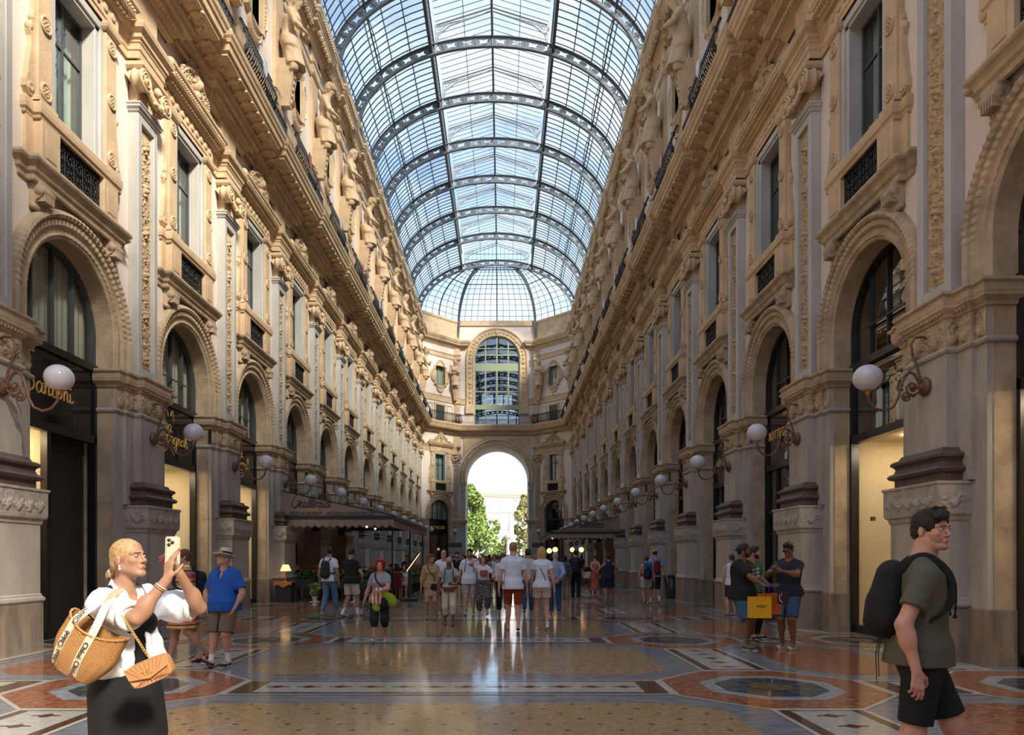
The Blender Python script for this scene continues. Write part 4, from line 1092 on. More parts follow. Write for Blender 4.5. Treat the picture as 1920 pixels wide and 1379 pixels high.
tree('tree','yellowish tree in the right half of the end archway',3.9,108,10.8,4.0,M_('leaf_yellow'),5,8000)
tree('tree','smaller bright green tree low between the two big trees behind the monument',1.2,116,5.0,3.2,M_('leaf_light'),8,2500,.8)
t=thing('building','pale building with a red tiled roof seen through the end archway','building',(0,172,0))
m=MB(); m.box(-14,14,.0,14,0,17.0,0)
for z in (12.6,8.6,4.6): m.box(-14.2,14.2,-.3,.05,z,z+.35,1)
obj('wall',m,[M_('far_wall'),M_('far_trim')],t)
m=MB(); m.extrude([(-14.8,-.9,17.0),(14.8,-.9,16.0),(14.8,-.9,16.4),(-3.8,-.9,17.5),(-14.8,-.9,17.4)],(0,15,0)); m.add([(-15,-1,17.3),(15,-1,16.5),(12,6,19.3),(-3.5,6,20.2),(-12,6,19.6)],[(0,1,2,3,4)],0); m.box(-14,14,6,8,16,19.2); obj('roof',m,M_('far_roof'),t)
for i in range(7):
    for j,z in enumerate((13.6,9.6,5.6,14.0+.0)):
        if j==3: continue
        x=-12.5+i*3.9; m=MB(); m.box(x,x+1.2,-.08,.1,z,z+2.0); obj('window',m,M_('far_win'),t)
for x,h in((-.1,5.2),(3.1,4.4)):
    m=MB(); m.tube([(x,5,19.5),(x,5,19.5+h)],.07,5); [m.tube([(x-.5,5,20.5+q*.8),(x+.5,5,20.5+q*.8)],.035,4) for q in range(3)]; obj('antenna',m,M_('far_win'),t)
# ================================================================ SHOP FRONTS, SIGNS, LAMPS
def text(name, s, size, matn, parent, loc, rot, ext=.006, shear=0, sx=1, align='CENTER', bold=0, space=1.0, matrix=None):
    cu=bpy.data.curves.new(name,'FONT'); cu.body=s; cu.size=size; cu.extrude=ext; cu.shear=shear; cu.align_x=align; cu.align_y='CENTER'; cu.offset=bold; cu.space_character=space; cu.resolution_u=3
    cu.materials.append(M_(matn)); o=bpy.data.objects.new(name,cu); COL.objects.link(o)
    if parent: o.parent=parent
    o.location=loc; o.rotation_euler=rot; o.scale=(sx,1,1)
    dg=bpy.context.evaluated_depsgraph_get(); me=bpy.data.meshes.new_from_object(o.evaluated_get(dg)); me.name=name
    n=bpy.data.objects.new(name,me); COL.objects.link(n); n.parent=parent; n.location=loc; n.rotation_euler=rot; n.scale=(sx,1,1)
    if matrix is not None: n.matrix_local=matrix
    bpy.data.objects.remove(o); bpy.data.curves.remove(cu); return n
TXR=(PI/2,0,PI)      # lettering reads correctly from the nave in bay-local coordinates
def script_word(strokes, r, flip=True, y=0, n=6):
    """pen strokes: list of control polylines (x,z) smoothed; x to the reader's right"""
    m=MB()
    for st in strokes:
        P=[Vector((p[0],0,p[1])) for p in st]; out=[]
        for i in range(len(P)-1):
            p0=P[max(i-1,0)];p1=P[i];p2=P[i+1];p3=P[min(i+2,len(P)-1)]
            for k in range(n):
                t=k/n; out.append(.5*((2*p1)+(p2-p0)*t+(2*p0-5*p1+4*p2-p3)*t*t+(3*p1-p0-3*p2+p3)*t**3))
        out.append(P[-1])
        out=[Vector((-p.x if flip else p.x,y,p.z)) for p in out]; m.tube(out,r,5)
    return m
def offs(word_strokes,dx,dz=0,s=1): return [[(x*s+dx,z*s+dz) for x,z in st] for st in word_strokes]
# simple pen alphabet (unit x-height .30)
LET={
 'a':([[(.26,.26),(.14,.31),(.02,.18),(.05,.02),(.16,.0),(.26,.16),(.27,.30),(.26,.10),(.32,.0),(.40,.06)]],.36),
 'n':([[(.0,.28),(.04,.30),(.05,.0)],[(.05,.14),(.14,.30),(.22,.27),(.22,.04),(.28,.0),(.36,.08)]],.33),
 'o':([[(.16,.30),(.03,.22),(.03,.06),(.14,.0),(.26,.08),(.25,.24),(.16,.30),(.24,.27),(.36,.28)]],.34),
 't':([[(.10,.56),(.08,.2),(.10,.03),(.18,.0),(.28,.06)],[(-.05,.36),(.28,.40)]],.25),
 'i':([[(.03,.28),(.05,.04),(.11,.0),(.20,.08)],[(.06,.42),(.065,.45)]],.18),
 'g':([[(.25,.27),(.13,.31),(.02,.18),(.05,.02),(.16,.0),(.25,.16),(.26,.30),(.25,-.10),(.15,-.32),(.02,-.24),(.10,-.1),(.36,.06)]],.34),
 'l':([[(-.02,.04),(.14,.30),(.18,.60),(.10,.66),(.05,.50),(.05,.06),(.11,.0),(.20,.06)]],.18),
 'u':([[(.0,.28),(.01,.06),(.10,.0),(.20,.12),(.22,.30),(.22,.06),(.28,.0),(.36,.08)]],.33),
 's':([[(.20,.26),(.10,.31),(.05,.22),(.18,.12),(.14,.0),(.0,.03)]],.26),
 'p':([[(.0,.26),(.05,.30),(.03,-.36)],[(.04,.16),(.14,.31),(.26,.22),(.22,.04),(.08,.02)]],.32),
 'L':([[(.30,.86),(.24,1.0),(.14,.90),(.14,.20),(.04,.0),(-.10,.02),(-.04,.12),(.20,.0),(.46,.02)]],.44),
 'S':([[(.50,.62),(.46,.80),(.26,.84),(.12,.66),(.22,.46),(.40,.32),(.38,.10),(.16,-.02),(-.04,.10),(-.02,.26)]],.50),
}
def word(s,x=0,z=0,k=1,slope=0):
    out=[]
    for ch in s:
        if ch==' ': x+=.25*k; continue
        st,w_=LET[ch]; out+=[[(x+p[0]*k, z+p[1]*k+slope*x) for p in q] for q in st]; x+=w_*k
    return out,x
def shopfront(side,k,kind,label,loc=None,rz=None,group=None):
    l,r=(loc,rz) if loc is not None else FR[side](AY(k))
    t=thing('shop_front',label,'shop front',l,r,group)
    D=-.42; fr=M_('frame_black'); zt_=4.05 if kind!='wide' else 4.0
    m=MB()   # outer frame, door posts, transoms
    for sd in(-1,1): m.box(*sorted((sd*1.36,sd*1.28)),D-.06,D+.10,0,5.5)
    m.box(-1.36,1.36,D-.05,D+.12,5.42,5.56); m.box(-1.36,1.36,D-.05,D+.10,3.92,4.08); m.box(-1.30,1.30,D-.05,D+.06,0,.16)
    if kind in('santoni',): m.box(.12,.24,D-.05,D+.08,0,3.95)
    if kind=='dark': 
        for x in(-.62,.62): m.box(x-.04,x+.04,D-.05,D+.06,0,3.95)
        m.box(-1.3,1.3,D-.04,D+.05,2.75,2.85)
    obj('shop_frame',m,fr,t)
    fl=t_fan=MB(); 
    # fanlight: ring and mullions
    n=32; R=1.35; Rb=1.29
    fm=MB(); v=[];f=[]
    for i in range(n+1):
        a=PI*i/n
        for rr,y in((R,D+.08),(Rb,D+.08),(Rb,D-.06)): v.append((rr*math.cos(a),y,6.13+rr*math.sin(a)))
    for i in range(n):
        for j in range(2): f.append((i*3+j,i*3+3+j,i*3+4+j,i*3+1+j))
    fm.add(v,f); 
    for sd in(-1,1): fm.box(*sorted((sd*1.26,sd*1.35)),D-.06,D+.08,5.5,6.15)
    for x in(-.63,0,.63): fm.box(x-.018,x+.018,D-.05,D+.05,5.55,zarc(x,1.3,6.13))
    if kind!='santoni': fm.box(-.75,.75,D+.06,D+.09,6.15,6.18)
    obj('fanlight_frame',fm,M_('frame_grey' if side=='L' else 'frame_black'),t)
    g=MB(); g.poly([(1.3*math.cos(PI*i/n),D,6.13+1.3*math.sin(PI*i/n)) for i in range(n+1)]+[(-1.3,D,5.5),(1.3,D,5.5)]); obj('fanlight_pane',g,M_('glass_win' if side=='L' else 'glass_dark'),t)
    b=MB(); 
    for i in range(30): 
        x0=-1.34+i*2.68/30; x1=x0+2.68/30; y=D-.5+.02*(i%2); b.poly([(x0,D-.16+.02*(i%2),5.45),(x1,D-.16+.02*((i+1)%2),5.45),(x1,D-.16+.02*((i+1)%2),7.6),(x0,D-.16+.02*(i%2),7.6)])
    obj('fanlight_curtain',b,M_('curtain_white' if kind in('santoni','spagnoli') else ('curtain' if side=='L' else 'dark_room')),t)
    if side=='L' or kind in('moncler','blank'):
        m=MB(); m.box(-1.30,1.30,D+.0,D+.055,4.06,5.44); obj('sign_board',m,M_('sign_black'),t)
        m=MB()
        for a,b_,c,d in((-1.33,1.33,4.03,4.07),(-1.33,-1.29,4.03,5.45),(1.29,1.33,4.03,5.45)): m.box(a,b_,D+.05,D+.075,c,d)
        obj('sign_trim',m,M_('gold' if kind in('santoni','spagnoli') else 'frame_grey'),t)
    else:
        m=MB(); m.poly([(-1.3,D+.03,4.06),(1.3,D+.03,4.06),(1.3,D+.03,5.44),(-1.3,D+.03,5.44)]); obj('transom_pane',m,M_('glass_dark'),t)
        m=MB(); m.box(-1.32,1.32,D-.5,D-.45,4.0,5.5); obj('transom_back',m,M_('dark_room'),t)
    if kind in('santoni','spagnoli','wide'):
        x1=.12 if kind=='santoni' else 1.3
        m=MB(); m.poly([(-1.3,D,.15),(x1,D,.15),(x1,D,3.93),(-1.3,D,3.93)] if kind!='santoni' else [(.24,D,.15),(1.3,D,.15),(1.3,D,3.93),(.24,D,3.93)]); obj('display_pane',m,M_('glass_shop'),t)
        # lit interior
        m=MB(); bk=D-3.2; c=0
        a0,a1=(.18,1.34) if kind=='santoni' else (-1.34,1.34)
        m.poly([(a0,bk,0),(a1,bk,0),(a1,bk,4),(a0,bk,4)]); m.poly([(a0,D-.05,.05),(a1,D-.05,.05),(a1,bk,.05),(a0,bk,.05)]); m.poly([(a0,D-.05,3.98),(a1,D-.05,3.98),(a1,bk,3.98),(a0,bk,3.98)])
        m.poly([(a0,D-.05,0),(a0,bk,0),(a0,bk,4),(a0,D-.05,4)]); m.poly([(a1,D-.05,0),(a1,bk,0),(a1,bk,4),(a1,D-.05,4)])
        if side=='R':
            for x in (-.5,.5): m.box(x-.01,x+.01,bk,bk+.03,0,4,1)
            for z in (1.15,2.6): m.box(a0,a1,bk,bk+.03,z,z+.02,1)
        obj('shop_interior',m,[M_('cream'),M_('cream_dark')],t)
        m=MB(); 
        for i in range(2): x=(a0+a1)/2+(i-.5)*.7; m.box(x-.2,x+.2,D-.9,D-.6,3.93,3.96)
        obj('ceiling_light',m,mat('shop_light',(1,1,1),.5,emit=(1,.86,.62),estr=SHOPL) if 'shop_light' not in MATS else M_('shop_light'),t)
        if kind=='santoni':
            m=MB(); m.box(-1.28,.12,D-.2,D-.16,.1,3.9); obj('door',m,M_('dark_in'),t)
            m=MB(); m.ell((.95,D-.55,1.0),(.22,.22,.26),14,10); m.cbox(.80,1.08,D-.62,D-.48,1.28,1.62,.03); m.tube([(.84,D-.55,1.6),(.86,D-.55,1.9),(1.0,D-.55,1.9),(1.04,D-.55,1.6)],.012,6); m.ell((.75,D-.7,2.75),.12,12,8); obj('window_display',m,M_('cream'),t)
            m=MB(); m.tube([(.52,D-.35,.55),(.52,D-.35,2.5)],.02,8); obj('hanging_pole',m,M_('frame_black'),t)
        elif kind=='spagnoli':
            m=MB(); m.box(-.25,-.18,D-2.9,D-2.85,0,3.0); m.box(-1.2,-1.13,D-2.9,D-2.85,0,3.0); m.box(-1.2,-.18,D-2.9,D-2.85,2.93,3.0); obj('inner_door_frame',m,M_('frame_black'),t)
            m=MB(); [m.ell((-.62,D-1.0,1.55+q*.17),.045,8,6) for q in range(6)]; obj('mirror_bulbs',m,M_('spot_white'),t)
        else:
            m=MB(); 
            for z in(1.3,1.75,2.2): m.box(-1.3,-.75,D-2.4,D-2.0,z,z+.03)
            obj('display_shelf',m,M_('cream_dark'),t); m=MB(); m.box(.55,.62,D-.02,D+.05,2.28,2.36); obj('door_lock',m,M_('bronze'),t)
    else:
        m=MB(); m.poly([(-1.3,D,.1),(1.3,D,.1),(1.3,D,3.95),(-1.3,D,3.95)]); obj('display_pane',m,M_('glass_dark'),t)
        m=MB(); m.box(-1.34,1.34,D-1.4,D-1.35,0,4.0); [m.box(x-.05,x+.05,D-1.35,D-1.0,0,4,1) for x in(-1.0,.3)]; obj('shop_interior',m,[M_('dark_room'),M_('wood_orange')],t)
    return t,D
T1,D=shopfront('L',1,'santoni','nearest left shop front, short gold script on its black sign')
S=[[(-.02,.42),(.10,.30),(.42,.18),(.52,.34),(.34,.56),(.10,.70),(.04,.86),(.22,.98),(.52,.98)]]
w1,_=word('antoni',.58,.22,.62,-.0)
o=obj('sign_lettering',script_word([[(x-1.12,z+4.38) for x,z in st] for st in [[(p[0],p[1]*.9+.05) for p in S[0]]]+w1],.017,True,D+.07),M_('gold'),T1)
T2,_=shopfront('L',2,'spagnoli','second left shop front, tall looped gold script on its black sign')
w1,xe=word('LuiSa',-1.15,4.78,.62); w2,_=word('Spagnoli',-.62,4.50,.60)
obj('sign_lettering',script_word(w1+w2+[[(-.95,4.25),(-.6,4.14),(-.2,4.4),(.1,4.2)],[(-.1,5.2),(.0,5.35),(.08,5.1)]],.011,True,D+.065),M_('gold'),T2)
T3,_=shopfront('L',3,'spagnoli','third left shop front, looped gold lettering on black beside the restaurant awning')
w1,_=word('LuiSa',-1.0,4.85,.62); w2,_=word('Spagnoli',-.75,4.50,.58)
obj('sign_lettering',script_word(w1+w2+[[(-.9,4.3),(-.5,4.16),(.0,4.2),(.3,4.4)]],.011,True,D+.065),M_('gold'),T3)
for k in range(4,13): shopfront('L',k,'dark',f'dark shop front in the {ORD[k-1]} arch of the left facade',group='dark shop fronts of the left facade')
T0,_=shopfront('R',0,'wide','cream lit shop front at the right edge behind the walking man')
T1r,_=shopfront('R',1,'wide','cream lit shop window with tall black posts on the right, before the backpack man')
for k in range(2,13):
    lb={2:'dark shop front with gold capitals on its transom, just beyond the lit right shop window',3:'dark shop front with faint gold capital letters, behind the man in the brown cap'}.get(k,f'dark shop front in the {ORD[k]} arch of the right facade')
    t_,_=shopfront('R',k,'dark',lb,group=None if k in(2,3) else 'dark shop fronts of the right facade')
    if k==2: text('sign_lettering','BOTTEGA VENETA',.34,'gold',t_,(0,D+.05,4.85),TXR,sx=.80,space=1.05)
    if k==3: text('sign_lettering','BOTTEGA VENETA',.30,'gold',t_,(0,D+.05,4.75),TXR,sx=.85,space=1.05)
tm,_=shopfront('L',0,'moncler','shop front in the left corner bay with gold capitals on black',*CHL)
text('sign_lettering','MONCLER',.42,'gold',tm,(0,D+.07,4.7),TXR,bold=.006)
m=MB(); m.ell((-.5,D-.4,2.5),.14); obj('hanging_lamp',m,M_('globe_warm'),tm)
shopfront('R',0,'blank','black blind shop front in the right corner bay',*CHR)
# FENDI in the right-hand window of the first tall bay
for ob in bpy.data.objects:
    if ob.name.startswith('upper_window') and ob.get('label','').startswith('second tall upper window') and 'right facade' in ob.get('label',''):
        text('window_lettering','FENDI',.26,'gold',ob,(.0,-.20,9.85),TXR)

# ---------------------------------------------------------------- globe lamps on curled brackets
def make_lamp():
    t=thing('wall_lamp','','lamp')
    zg=4.34; yg=.92
    m=MB(); m.lathe([(0,-.0),(.13,0),(.15,.03),(.13,.06),(.10,.08),(.06,.09),(.04,.12),(0,.13)],(0,0,4.22),20,axis='y'); obj('wall_plate',m,M_('bronze'),t)
    m=MB()
    m.tube([(0,.10,4.22),(0,.13,4.32),(0,.19,4.42),(0,.27,4.45),(0,.35,4.38),(0,.40,4.22),(0,.44,4.05),(0,.52,3.90),(0,.66,3.84),(0,.80,3.88),(0,.89,3.99),(0,.92,4.12)],[.022]*12,8)
    m.tube([(0,.10,4.22),(0,.10,4.36),(0,.15,4.55),(0,.22,4.72),(0,.24,4.88),(0,.18,4.99),(0,.06,5.0),(0,-.04,4.97)],.02,8)
    def curl(cx,cz,r,a0,d,tn=1.6,th=.017): m.tube([(0,cx+r*(1-i/26)*math.cos(a0+d*i*tn*2*PI/20),cz+r*(1-i/26)*math.sin(a0+d*i*tn*2*PI/20)) for i in range(20)],th,6)
    curl(.22,4.20,.12,PI,1); curl(.31,4.06,.08,PI/2+.4,-1); m.tube([(0,.12,4.14),(0,.2,4.06),(0,.3,4.13)],.015,6)
    m.ell((0,.22,4.22),(.05,.05,.05)); m.ell((0,.31,4.07),(.035,.035,.035))
    obj('curled_bracket',m,M_('bronze'),t)
    m=MB(); m.lathe([(0,4.08),(.035,4.09),(.03,4.12),(.055,4.15),(.105,4.19),(.115,4.205),(.10,4.215),(0,4.215)],(0,yg,0),20); 
    for i in range(4): a=i*PI/2+.4; m.ell((.10*math.cos(a),yg+.10*math.sin(a),4.225),.014,6,4)
    obj('lamp_cup',m,M_('brass'),t)
    m=MB(); m.ell((0,yg,zg+.02),(.215,.215,.205),36,22); obj('globe',m,M_('globe'),t)
    return t
lamp=make_lamp(); frst=True
for side in 'LR':
    for n in range(13):
        l,r=FR[side](PY(n)); nx=1 if side=='L' else -1
        l=(l[0]+nx*.325,l[1],0)
        place(lamp,frst,l,r,lab('white globe lamp on curled bracket',side,n),f'globe lamps of the {fac[side]}'); frst=False
for sx,sn in((-1,'left'),(1,'right')): dup(lamp,(sx*4.28,73.1,0),PI,f'white globe lamp on the pier just {sn} of the end archway','globe lamps beside the end archway')

# ================================================================ RESTAURANT TERRACES
def awning(side,y0,y1,label,words):
    sx=-1 if side=='L' else 1; t=thing('awning',label,'awning',(0,0,0))
    xw=sx*7.28; xf_=sx*3.28; zt_,zf=3.95,3.08
    m=MB(); th=.02
    m.poly([(xw,y0,zt_),(xf_,y0,zf),(xf_,y1,zf),(xw,y1,zt_)]); m.poly([(xw,y0,zt_-th),(xw,y1,zt_-th),(xf_,y1,zf-th),(xf_,y0,zf-th)])
    for y in(y0,y1): m.poly([(xw,y,zt_),(xf_,y,zf),(xf_,y,zf-.03),(xw,y,zf-.03)]); 
    obj('canopy',m,M_('awning'),t)
    m=MB(); zb=zf-.14
    for y in(y0,y1): m.box(*sorted((xw,xf_)),y-.03,y+.03,zb,zf-.02)
    m.box(xf_-.03,xf_+.03,y0,y1,zb,zf-.02); m.tube([(xw,y0,zt_),(xf_,y0,zf)],.025,5)
    obj('awning_frame',m,M_('awning_line'),t)
    def val(p0,p1):
        m=MB(); a=Vector(p0); b=Vector(p1); L=(b-a).length; n=int(L/.26); k=8
        top=[a+(b-a)*(i/(n*k)) for i in range(n*k+1)]
        v=[];f=[]
        for i,p in enumerate(top):
            ph=(i%k)/k; dz=.20+.10*abs(math.cos(PI*ph)); out=Vector((.02*math.sin(i*.8),.02*math.cos(i*.7),0))
            v+=[(p.x,p.y,zb),(p.x+out.x,p.y+out.y,zb-dz)]
            if i: f.append((2*i-2,2*i-1,2*i+1,2*i))
        m.add(v,f,0,True); obj('valance',m,M_('awning'),t)
    val((xw,y0,0),(xf_,y0,0)); val((xf_,y0,0),(xf_,y1,0))
    for x,y in((xf_+sx*.12,y0+.5),(xf_+sx*.12,y1-.4),(xf_+sx*.12,(y0+y1)/2)): m=MB(); m.tube([(x,y,0),(x,y,zb)],.035,8); obj('awning_post',m,M_('frame_black'),t)
    m=MB()
    for i in range(5):
        y=y0+1+i*(y1-y0-2)/4
        for x in(xf_+sx*.9,xf_+sx*2.4): m.ell((x,y,3.0),.045,8,6)
    obj('bulbs',m,M_('bulb'),t)
    for w_,sz,x,z,sh,kx,bo in words: text('awning_lettering',w_,sz,'ink',t,(x,y0-.012,z),(PI/2,0,0),ext=.003,shear=sh,sx=kx,bold=bo,align='LEFT')
    return t
awn=awning('L',25.3,36.0,'brown restaurant awning with large script lettering on the left',[('RESTAURANT - WOOD OVEN PIZZA',.185,-7.0,3.13,.25,1.0,.001)])
def gword():
    A={'G':([[(.48,.64),(.42,.80),(.26,.86),(.08,.72),(.0,.42),(.06,.12),(.22,.0),(.38,.10),(.44,.34)],[(.24,.36),(.46,.38),(.42,.04),(.30,-.12)]],.50)}
    LET.update(A); LET.update({'e':([[(.02,.10),(.20,.18),(.20,.30),(.10,.31),(.02,.18),(.06,.02),(.18,.0),(.30,.10)]],.26),'r':([[(.0,.20),(.08,.32),(.12,.26),(.20,.28),(.16,.06),(.22,.0),(.32,.08)]],.26)})
    st,_=word('Galleria',0,0,1.0); return [[(x*.80+z*.38,z) for x,z in s_] for s_ in st]
obj('awning_script',script_word([[(x*.78-6.98,z*.62+3.36) for x,z in s_] for s_ in gword()],.011,False,25.28),M_('ink'),awn)
awn2=awning('R',40.4,52.0,'brown restaurant awning with dark slanted lettering on the right',[('il Salotto',.50,4.55,3.45,.3,1.0,.008),('RISTORANTE - PIZZA - CAFFE - WINE',.155,3.95,3.14,.25,1.15,0)])
for (x0,x1,y0,y1) in ((-7.28,-3.4,25.2,36),): pass
def leafblade(m,c,d,L,w_,mt):
    d=d.normalized(); s=d.cross(Vector((0,0,1))); s=s.normalized() if s.length>.01 else Vector((1,0,0)); up=s.cross(d)
    pts=[c,c+d*L*.3+s*w_-up*.01,c+d*L*.65+s*w_*.75-up*L*.08,c+d*L-up*L*.2,c+d*L*.65-s*w_*.75-up*L*.08,c+d*L*.3-s*w_-up*.01]
    mid=[c+d*L*.5+up*.015]
    m.add(pts+mid,[(i,(i+1)%6,6) for i in range(6)],mt,True)
def make_planter(L,seed):
    rs=random.Random(seed); t=thing('planter','','planter')
    m=MB(); m.cbox(-L/2,L/2,-.16,.16,.45,.78,.02); m.box(-L/2,L/2,-.175,.175,.74,.79); 
    for x in(-L/2+.05,L/2-.05): m.tube([(x,.1,0),(x,.1,.5)],.02,6); m.tube([(x,-.1,0),(x,-.1,.5)],.02,6)
    m.tube([(-L/2+.05,-.1,.08),(L/2-.05,-.1,.08)],.015,5)
    for i in range(int(L/.1)): m.tube([(-L/2+.05+i*.1,-.12,.05),(-L/2+.05+i*.1,-.12,.45)],.008,4)
    obj('box',m,M_('planter'),t)
    m=MB()
    for i in range(int(L*130)):
        x=rs.uniform(-L/2,L/2); y=rs.uniform(-.14,.14); z=rs.uniform(.74,1.06)
        leafblade(m,Vector((x,y,z)),Vector((rs.uniform(-1,1),rs.uniform(-1.3,.6),rs.uniform(-.2,.7))),rs.uniform(.14,.26),rs.uniform(.04,.075),0)
    obj('foliage',m,M_('leaf'),t)
    fm=None
    for i in range(int(L*11)):
        x=rs.uniform(-L/2,L/2); y=rs.uniform(-.16,.1); z=rs.uniform(1.04,1.26); m=MB()
        m.tube([(x,y,.8),(x,y,z)],.006,4,mat=1); d=Vector((rs.uniform(-1,1),rs.uniform(-1,-.2),rs.uniform(.1,.6)))
        for q in(-.5,.5): leafblade(m,Vector((x,y,z)),d+Vector((q,0,0)),.13,.055,0)
        m.tube([(x,y,z),Vector((x,y,z))+Vector((d.x*.02,d.y*.05,.08))],.009,5,mat=2)
        obj('flower',m,[M_('flower'),M_('leaf'),M_('brass')],t)
    return t
plp=make_planter(1.5,4); first=True
def put_planter(x,y,rz,label,g):
    global first
    if first: plp.location=(x,y,0); plp.rotation_euler=(0,0,rz); plp['label']=label; plp['group']=g; first=False
    else: dup(plp,(x,y,0),rz,label,g)
gp='red anthurium planters of the left terrace'
put_planter(-6.05,25.55,0,'dark planter box of red anthuriums next to the small table lamp',gp)
put_planter(-4.45,25.55,0,'dark planter box of red anthuriums behind the two men walking away',gp)
put_planter(-3.35,28.3,PI/2,'dark planter box of red anthuriums directly behind the menu stand',gp)
for i in range(4): put_planter(-3.35,29.95+i*1.6,PI/2,f'{["nearest","second","third","farthest"][i]} planter box in the row receding beyond the menu stand',gp)
# stand with the table lamp
t=thing('pedestal_stand','black pedestal stand with an orange cloth beside the pier','stand',(-6.98,24.75,0))
m=MB(); m.cbox(-.27,.27,-.22,.22,0,.70,.015); obj('stand_body',m,M_('awning_line'),t)
m=MB(); m.box(-.30,.30,-.25,.25,.70,.715); v=[];f=[]
for i in range(33):
    a=i/32; x=-.30+.6*a; v+=[(x,-.252,.715),(x,-.262,.58+.05*math.sin(a*9))]; 
    if i: f.append((2*i-2,2*i-1,2*i+1,2*i))
m.add(v,f); obj('cloth',m,M_('cloth_orange'),t)
t=thing('table_lamp','small brass table lamp with a glowing shade on the black stand','lamp',(-6.95,24.72,.717))
m=MB(); m.lathe([(0,0),(.07,0),(.07,.015),(.02,.03),(.012,.06),(.018,.2),(.01,.32),(.01,.42)],(0,0,0),14); obj('lamp_base',m,M_('brass'),t)
m=MB(); m.lathe([(.19,.38),(.10,.60),(.10,.605),(.188,.385)],(0,0,0),20); obj('lamp_shade',m,M_('lampshade'),t)
# menu stand
t=thing('menu_stand','tall black menu stand with a lit slanted board near the left planters','menu stand',(-2.72,25.4,0))
m=MB(); m.cbox(-.32,.32,-.22,.22,0,.13,.03); obj('base',m,M_('frame_black'),t)
m=MB(); m.box(-.06,.06,-.05,.05,.1,1.75); obj('post',m,M_('frame_black'),t)
m=MB(); q=Matrix.Translation((.12,0,1.42))@Matrix.Rotation(math.radians(36),4,'Y'); m.box(-.03,.03,-.26,.26,-.42,.42,M=q); obj('board',m,M_('frame_black'),t)
m=MB(); m.box(.031,.036,-.22,.22,-.38,.38,M=q); obj('menu_sheet',m,mat('menu_sheet_paper',(.75,.72,.66),.5),t)
m=MB(); m.box(.031,.05,-.25,-.225,-.38,.38,M=q); obj('light_strip',m,mat('strip_glow',(1,.8,.5),.5,emit=(1,.6,.25),estr=1.2),t)
# terrace tables and chairs
def make_chair():
    t=thing('dining_chair','','chair'); m=MB(); m.cbox(-.21,.21,-.2,.22,.42,.49,.03); obj('seat',m,M_('maroon'),t)
    m=MB(); m.extrude([(-.21,.2,.46),(.21,.2,.46),(.19,.27,1.0),(-.19,.27,1.0)],(0,.045,0)); obj('backrest',m,M_('maroon'),t)
    for x in(-.18,.18):
        for y in(-.17,.2): m=MB(); m.tube([(x,y,.43),(x*1.05,y*1.05,0)],[.022,.015],6); obj('leg',m,M_('wood'),t)
    return t
def make_table():
    t=thing('dining_table','','table'); m=MB(); m.lathe([(0,.745),(.42,.745),(.42,.72),(0,.72)],(0,0,0),20,smooth=False); obj('tabletop',m,M_('wood'),t)
    m=MB(); m.lathe([(0,0),(.22,0),(.22,.02),(.04,.05),(.035,.7),(0,.7)],(0,0,0),14); obj('base',m,M_('frame_black'),t); return t
def make_cloth():
    m=MB(); n=48; v=[(0,0,.752)]; f=[]
    for j,(r,z) in enumerate(((.3,.752),(.435,.750),(.46,.70),(.47,.55),(.50,.38))):
        for i in range(n): a=2*PI*i/n; rr=r+(.02+.012*j)*math.sin(a*9)*(j>2); v.append((rr*math.cos(a),rr*math.sin(a),z))
    for i in range(n): f.append((0,1+i,1+(i+1)%n))
    for j in range(4):
        for i in range(n): f.append((1+j*n+i,1+(j+1)*n+i,1+(j+1)*n+(i+1)%n,1+j*n+(i+1)%n))
    m.add(v,f,0,True); return m
ch=make_chair(); tb=make_table(); cl=obj('tablecloth',make_cloth(),M_('cloth_white')); tag(cl,'','tablecloth'); fst=True
spots=[('left',-6.3,27.2),('left',-4.6,27.5),('left',-6.2,30.0),('left',-4.5,30.4),('left',-6.2,33.0),('left',-4.5,33.4),('right',5.9,42.0),('right',4.3,42.2),('right',5.9,45.2),('right',4.3,45.4)]
for i,(sn,x,y) in enumerate(spots):
    ro='on the left terrace' if sn=='left' else 'under the right awning'
    j=i if sn=='left' else i-6; pos=f'{ORD[j]} from the camera'
    if fst: a,b,c=tb,ch,cl; a.location=(x,y,0); c.location=(x,y,0); b.location=(x,y-.62,0); b.rotation_euler=(0,0,PI)
    else:
        a=dup(tb,(x,y,0)); c=dup(cl,(x,y,0)); b=dup(ch,(x,y-.62,0),PI)
    a['label']=f'round table {ro}, {pos}'; c['label']=f'white cloth over the round table {ro}, {pos}'; b['label']=f'dark red near chair, table {ro}, {pos}'
    a['group']=f'terrace tables {ro}'; c['group']=f'white tablecloths {ro}'; b['group']=f'dark red chairs {ro}'
    b2=dup(ch,(x,y+.62,0),0,f'dark red far chair, table {ro}, {pos}',f'dark red chairs {ro}')
    b3=dup(ch,(x+.62,y,0),-PI/2,f'dark red right-hand chair, table {ro}, {pos}',f'dark red chairs {ro}')
    fst=False
# warm globe lamps of the right terrace
for i,(px,Y) in enumerate(((1030,39.6),(1041,38.6),(1073,44.5),(1090,40.2))):
    p=W(px,1032 if i!=0 else 1034,Y); t=thing('terrace_lamp',f'warm glowing globe on a black pole, {["leftmost","second from left","third from left","rightmost"][i]} of the right terrace','lamp',(p.x,p.y,0),0,'warm globe lamps of the right terrace')
    m=MB(); m.lathe([(0,0),(.14,0),(.14,.03),(.02,.06),(.02,p.z-.12),(.05,p.z-.1),(0,p.z-.09)],(0,0,0),12); obj('pole',m,M_('frame_black'),t); m=MB(); m.ell((0,0,p.z+.02),.145,18,12); obj('globe',m,M_('globe_warm'),t)
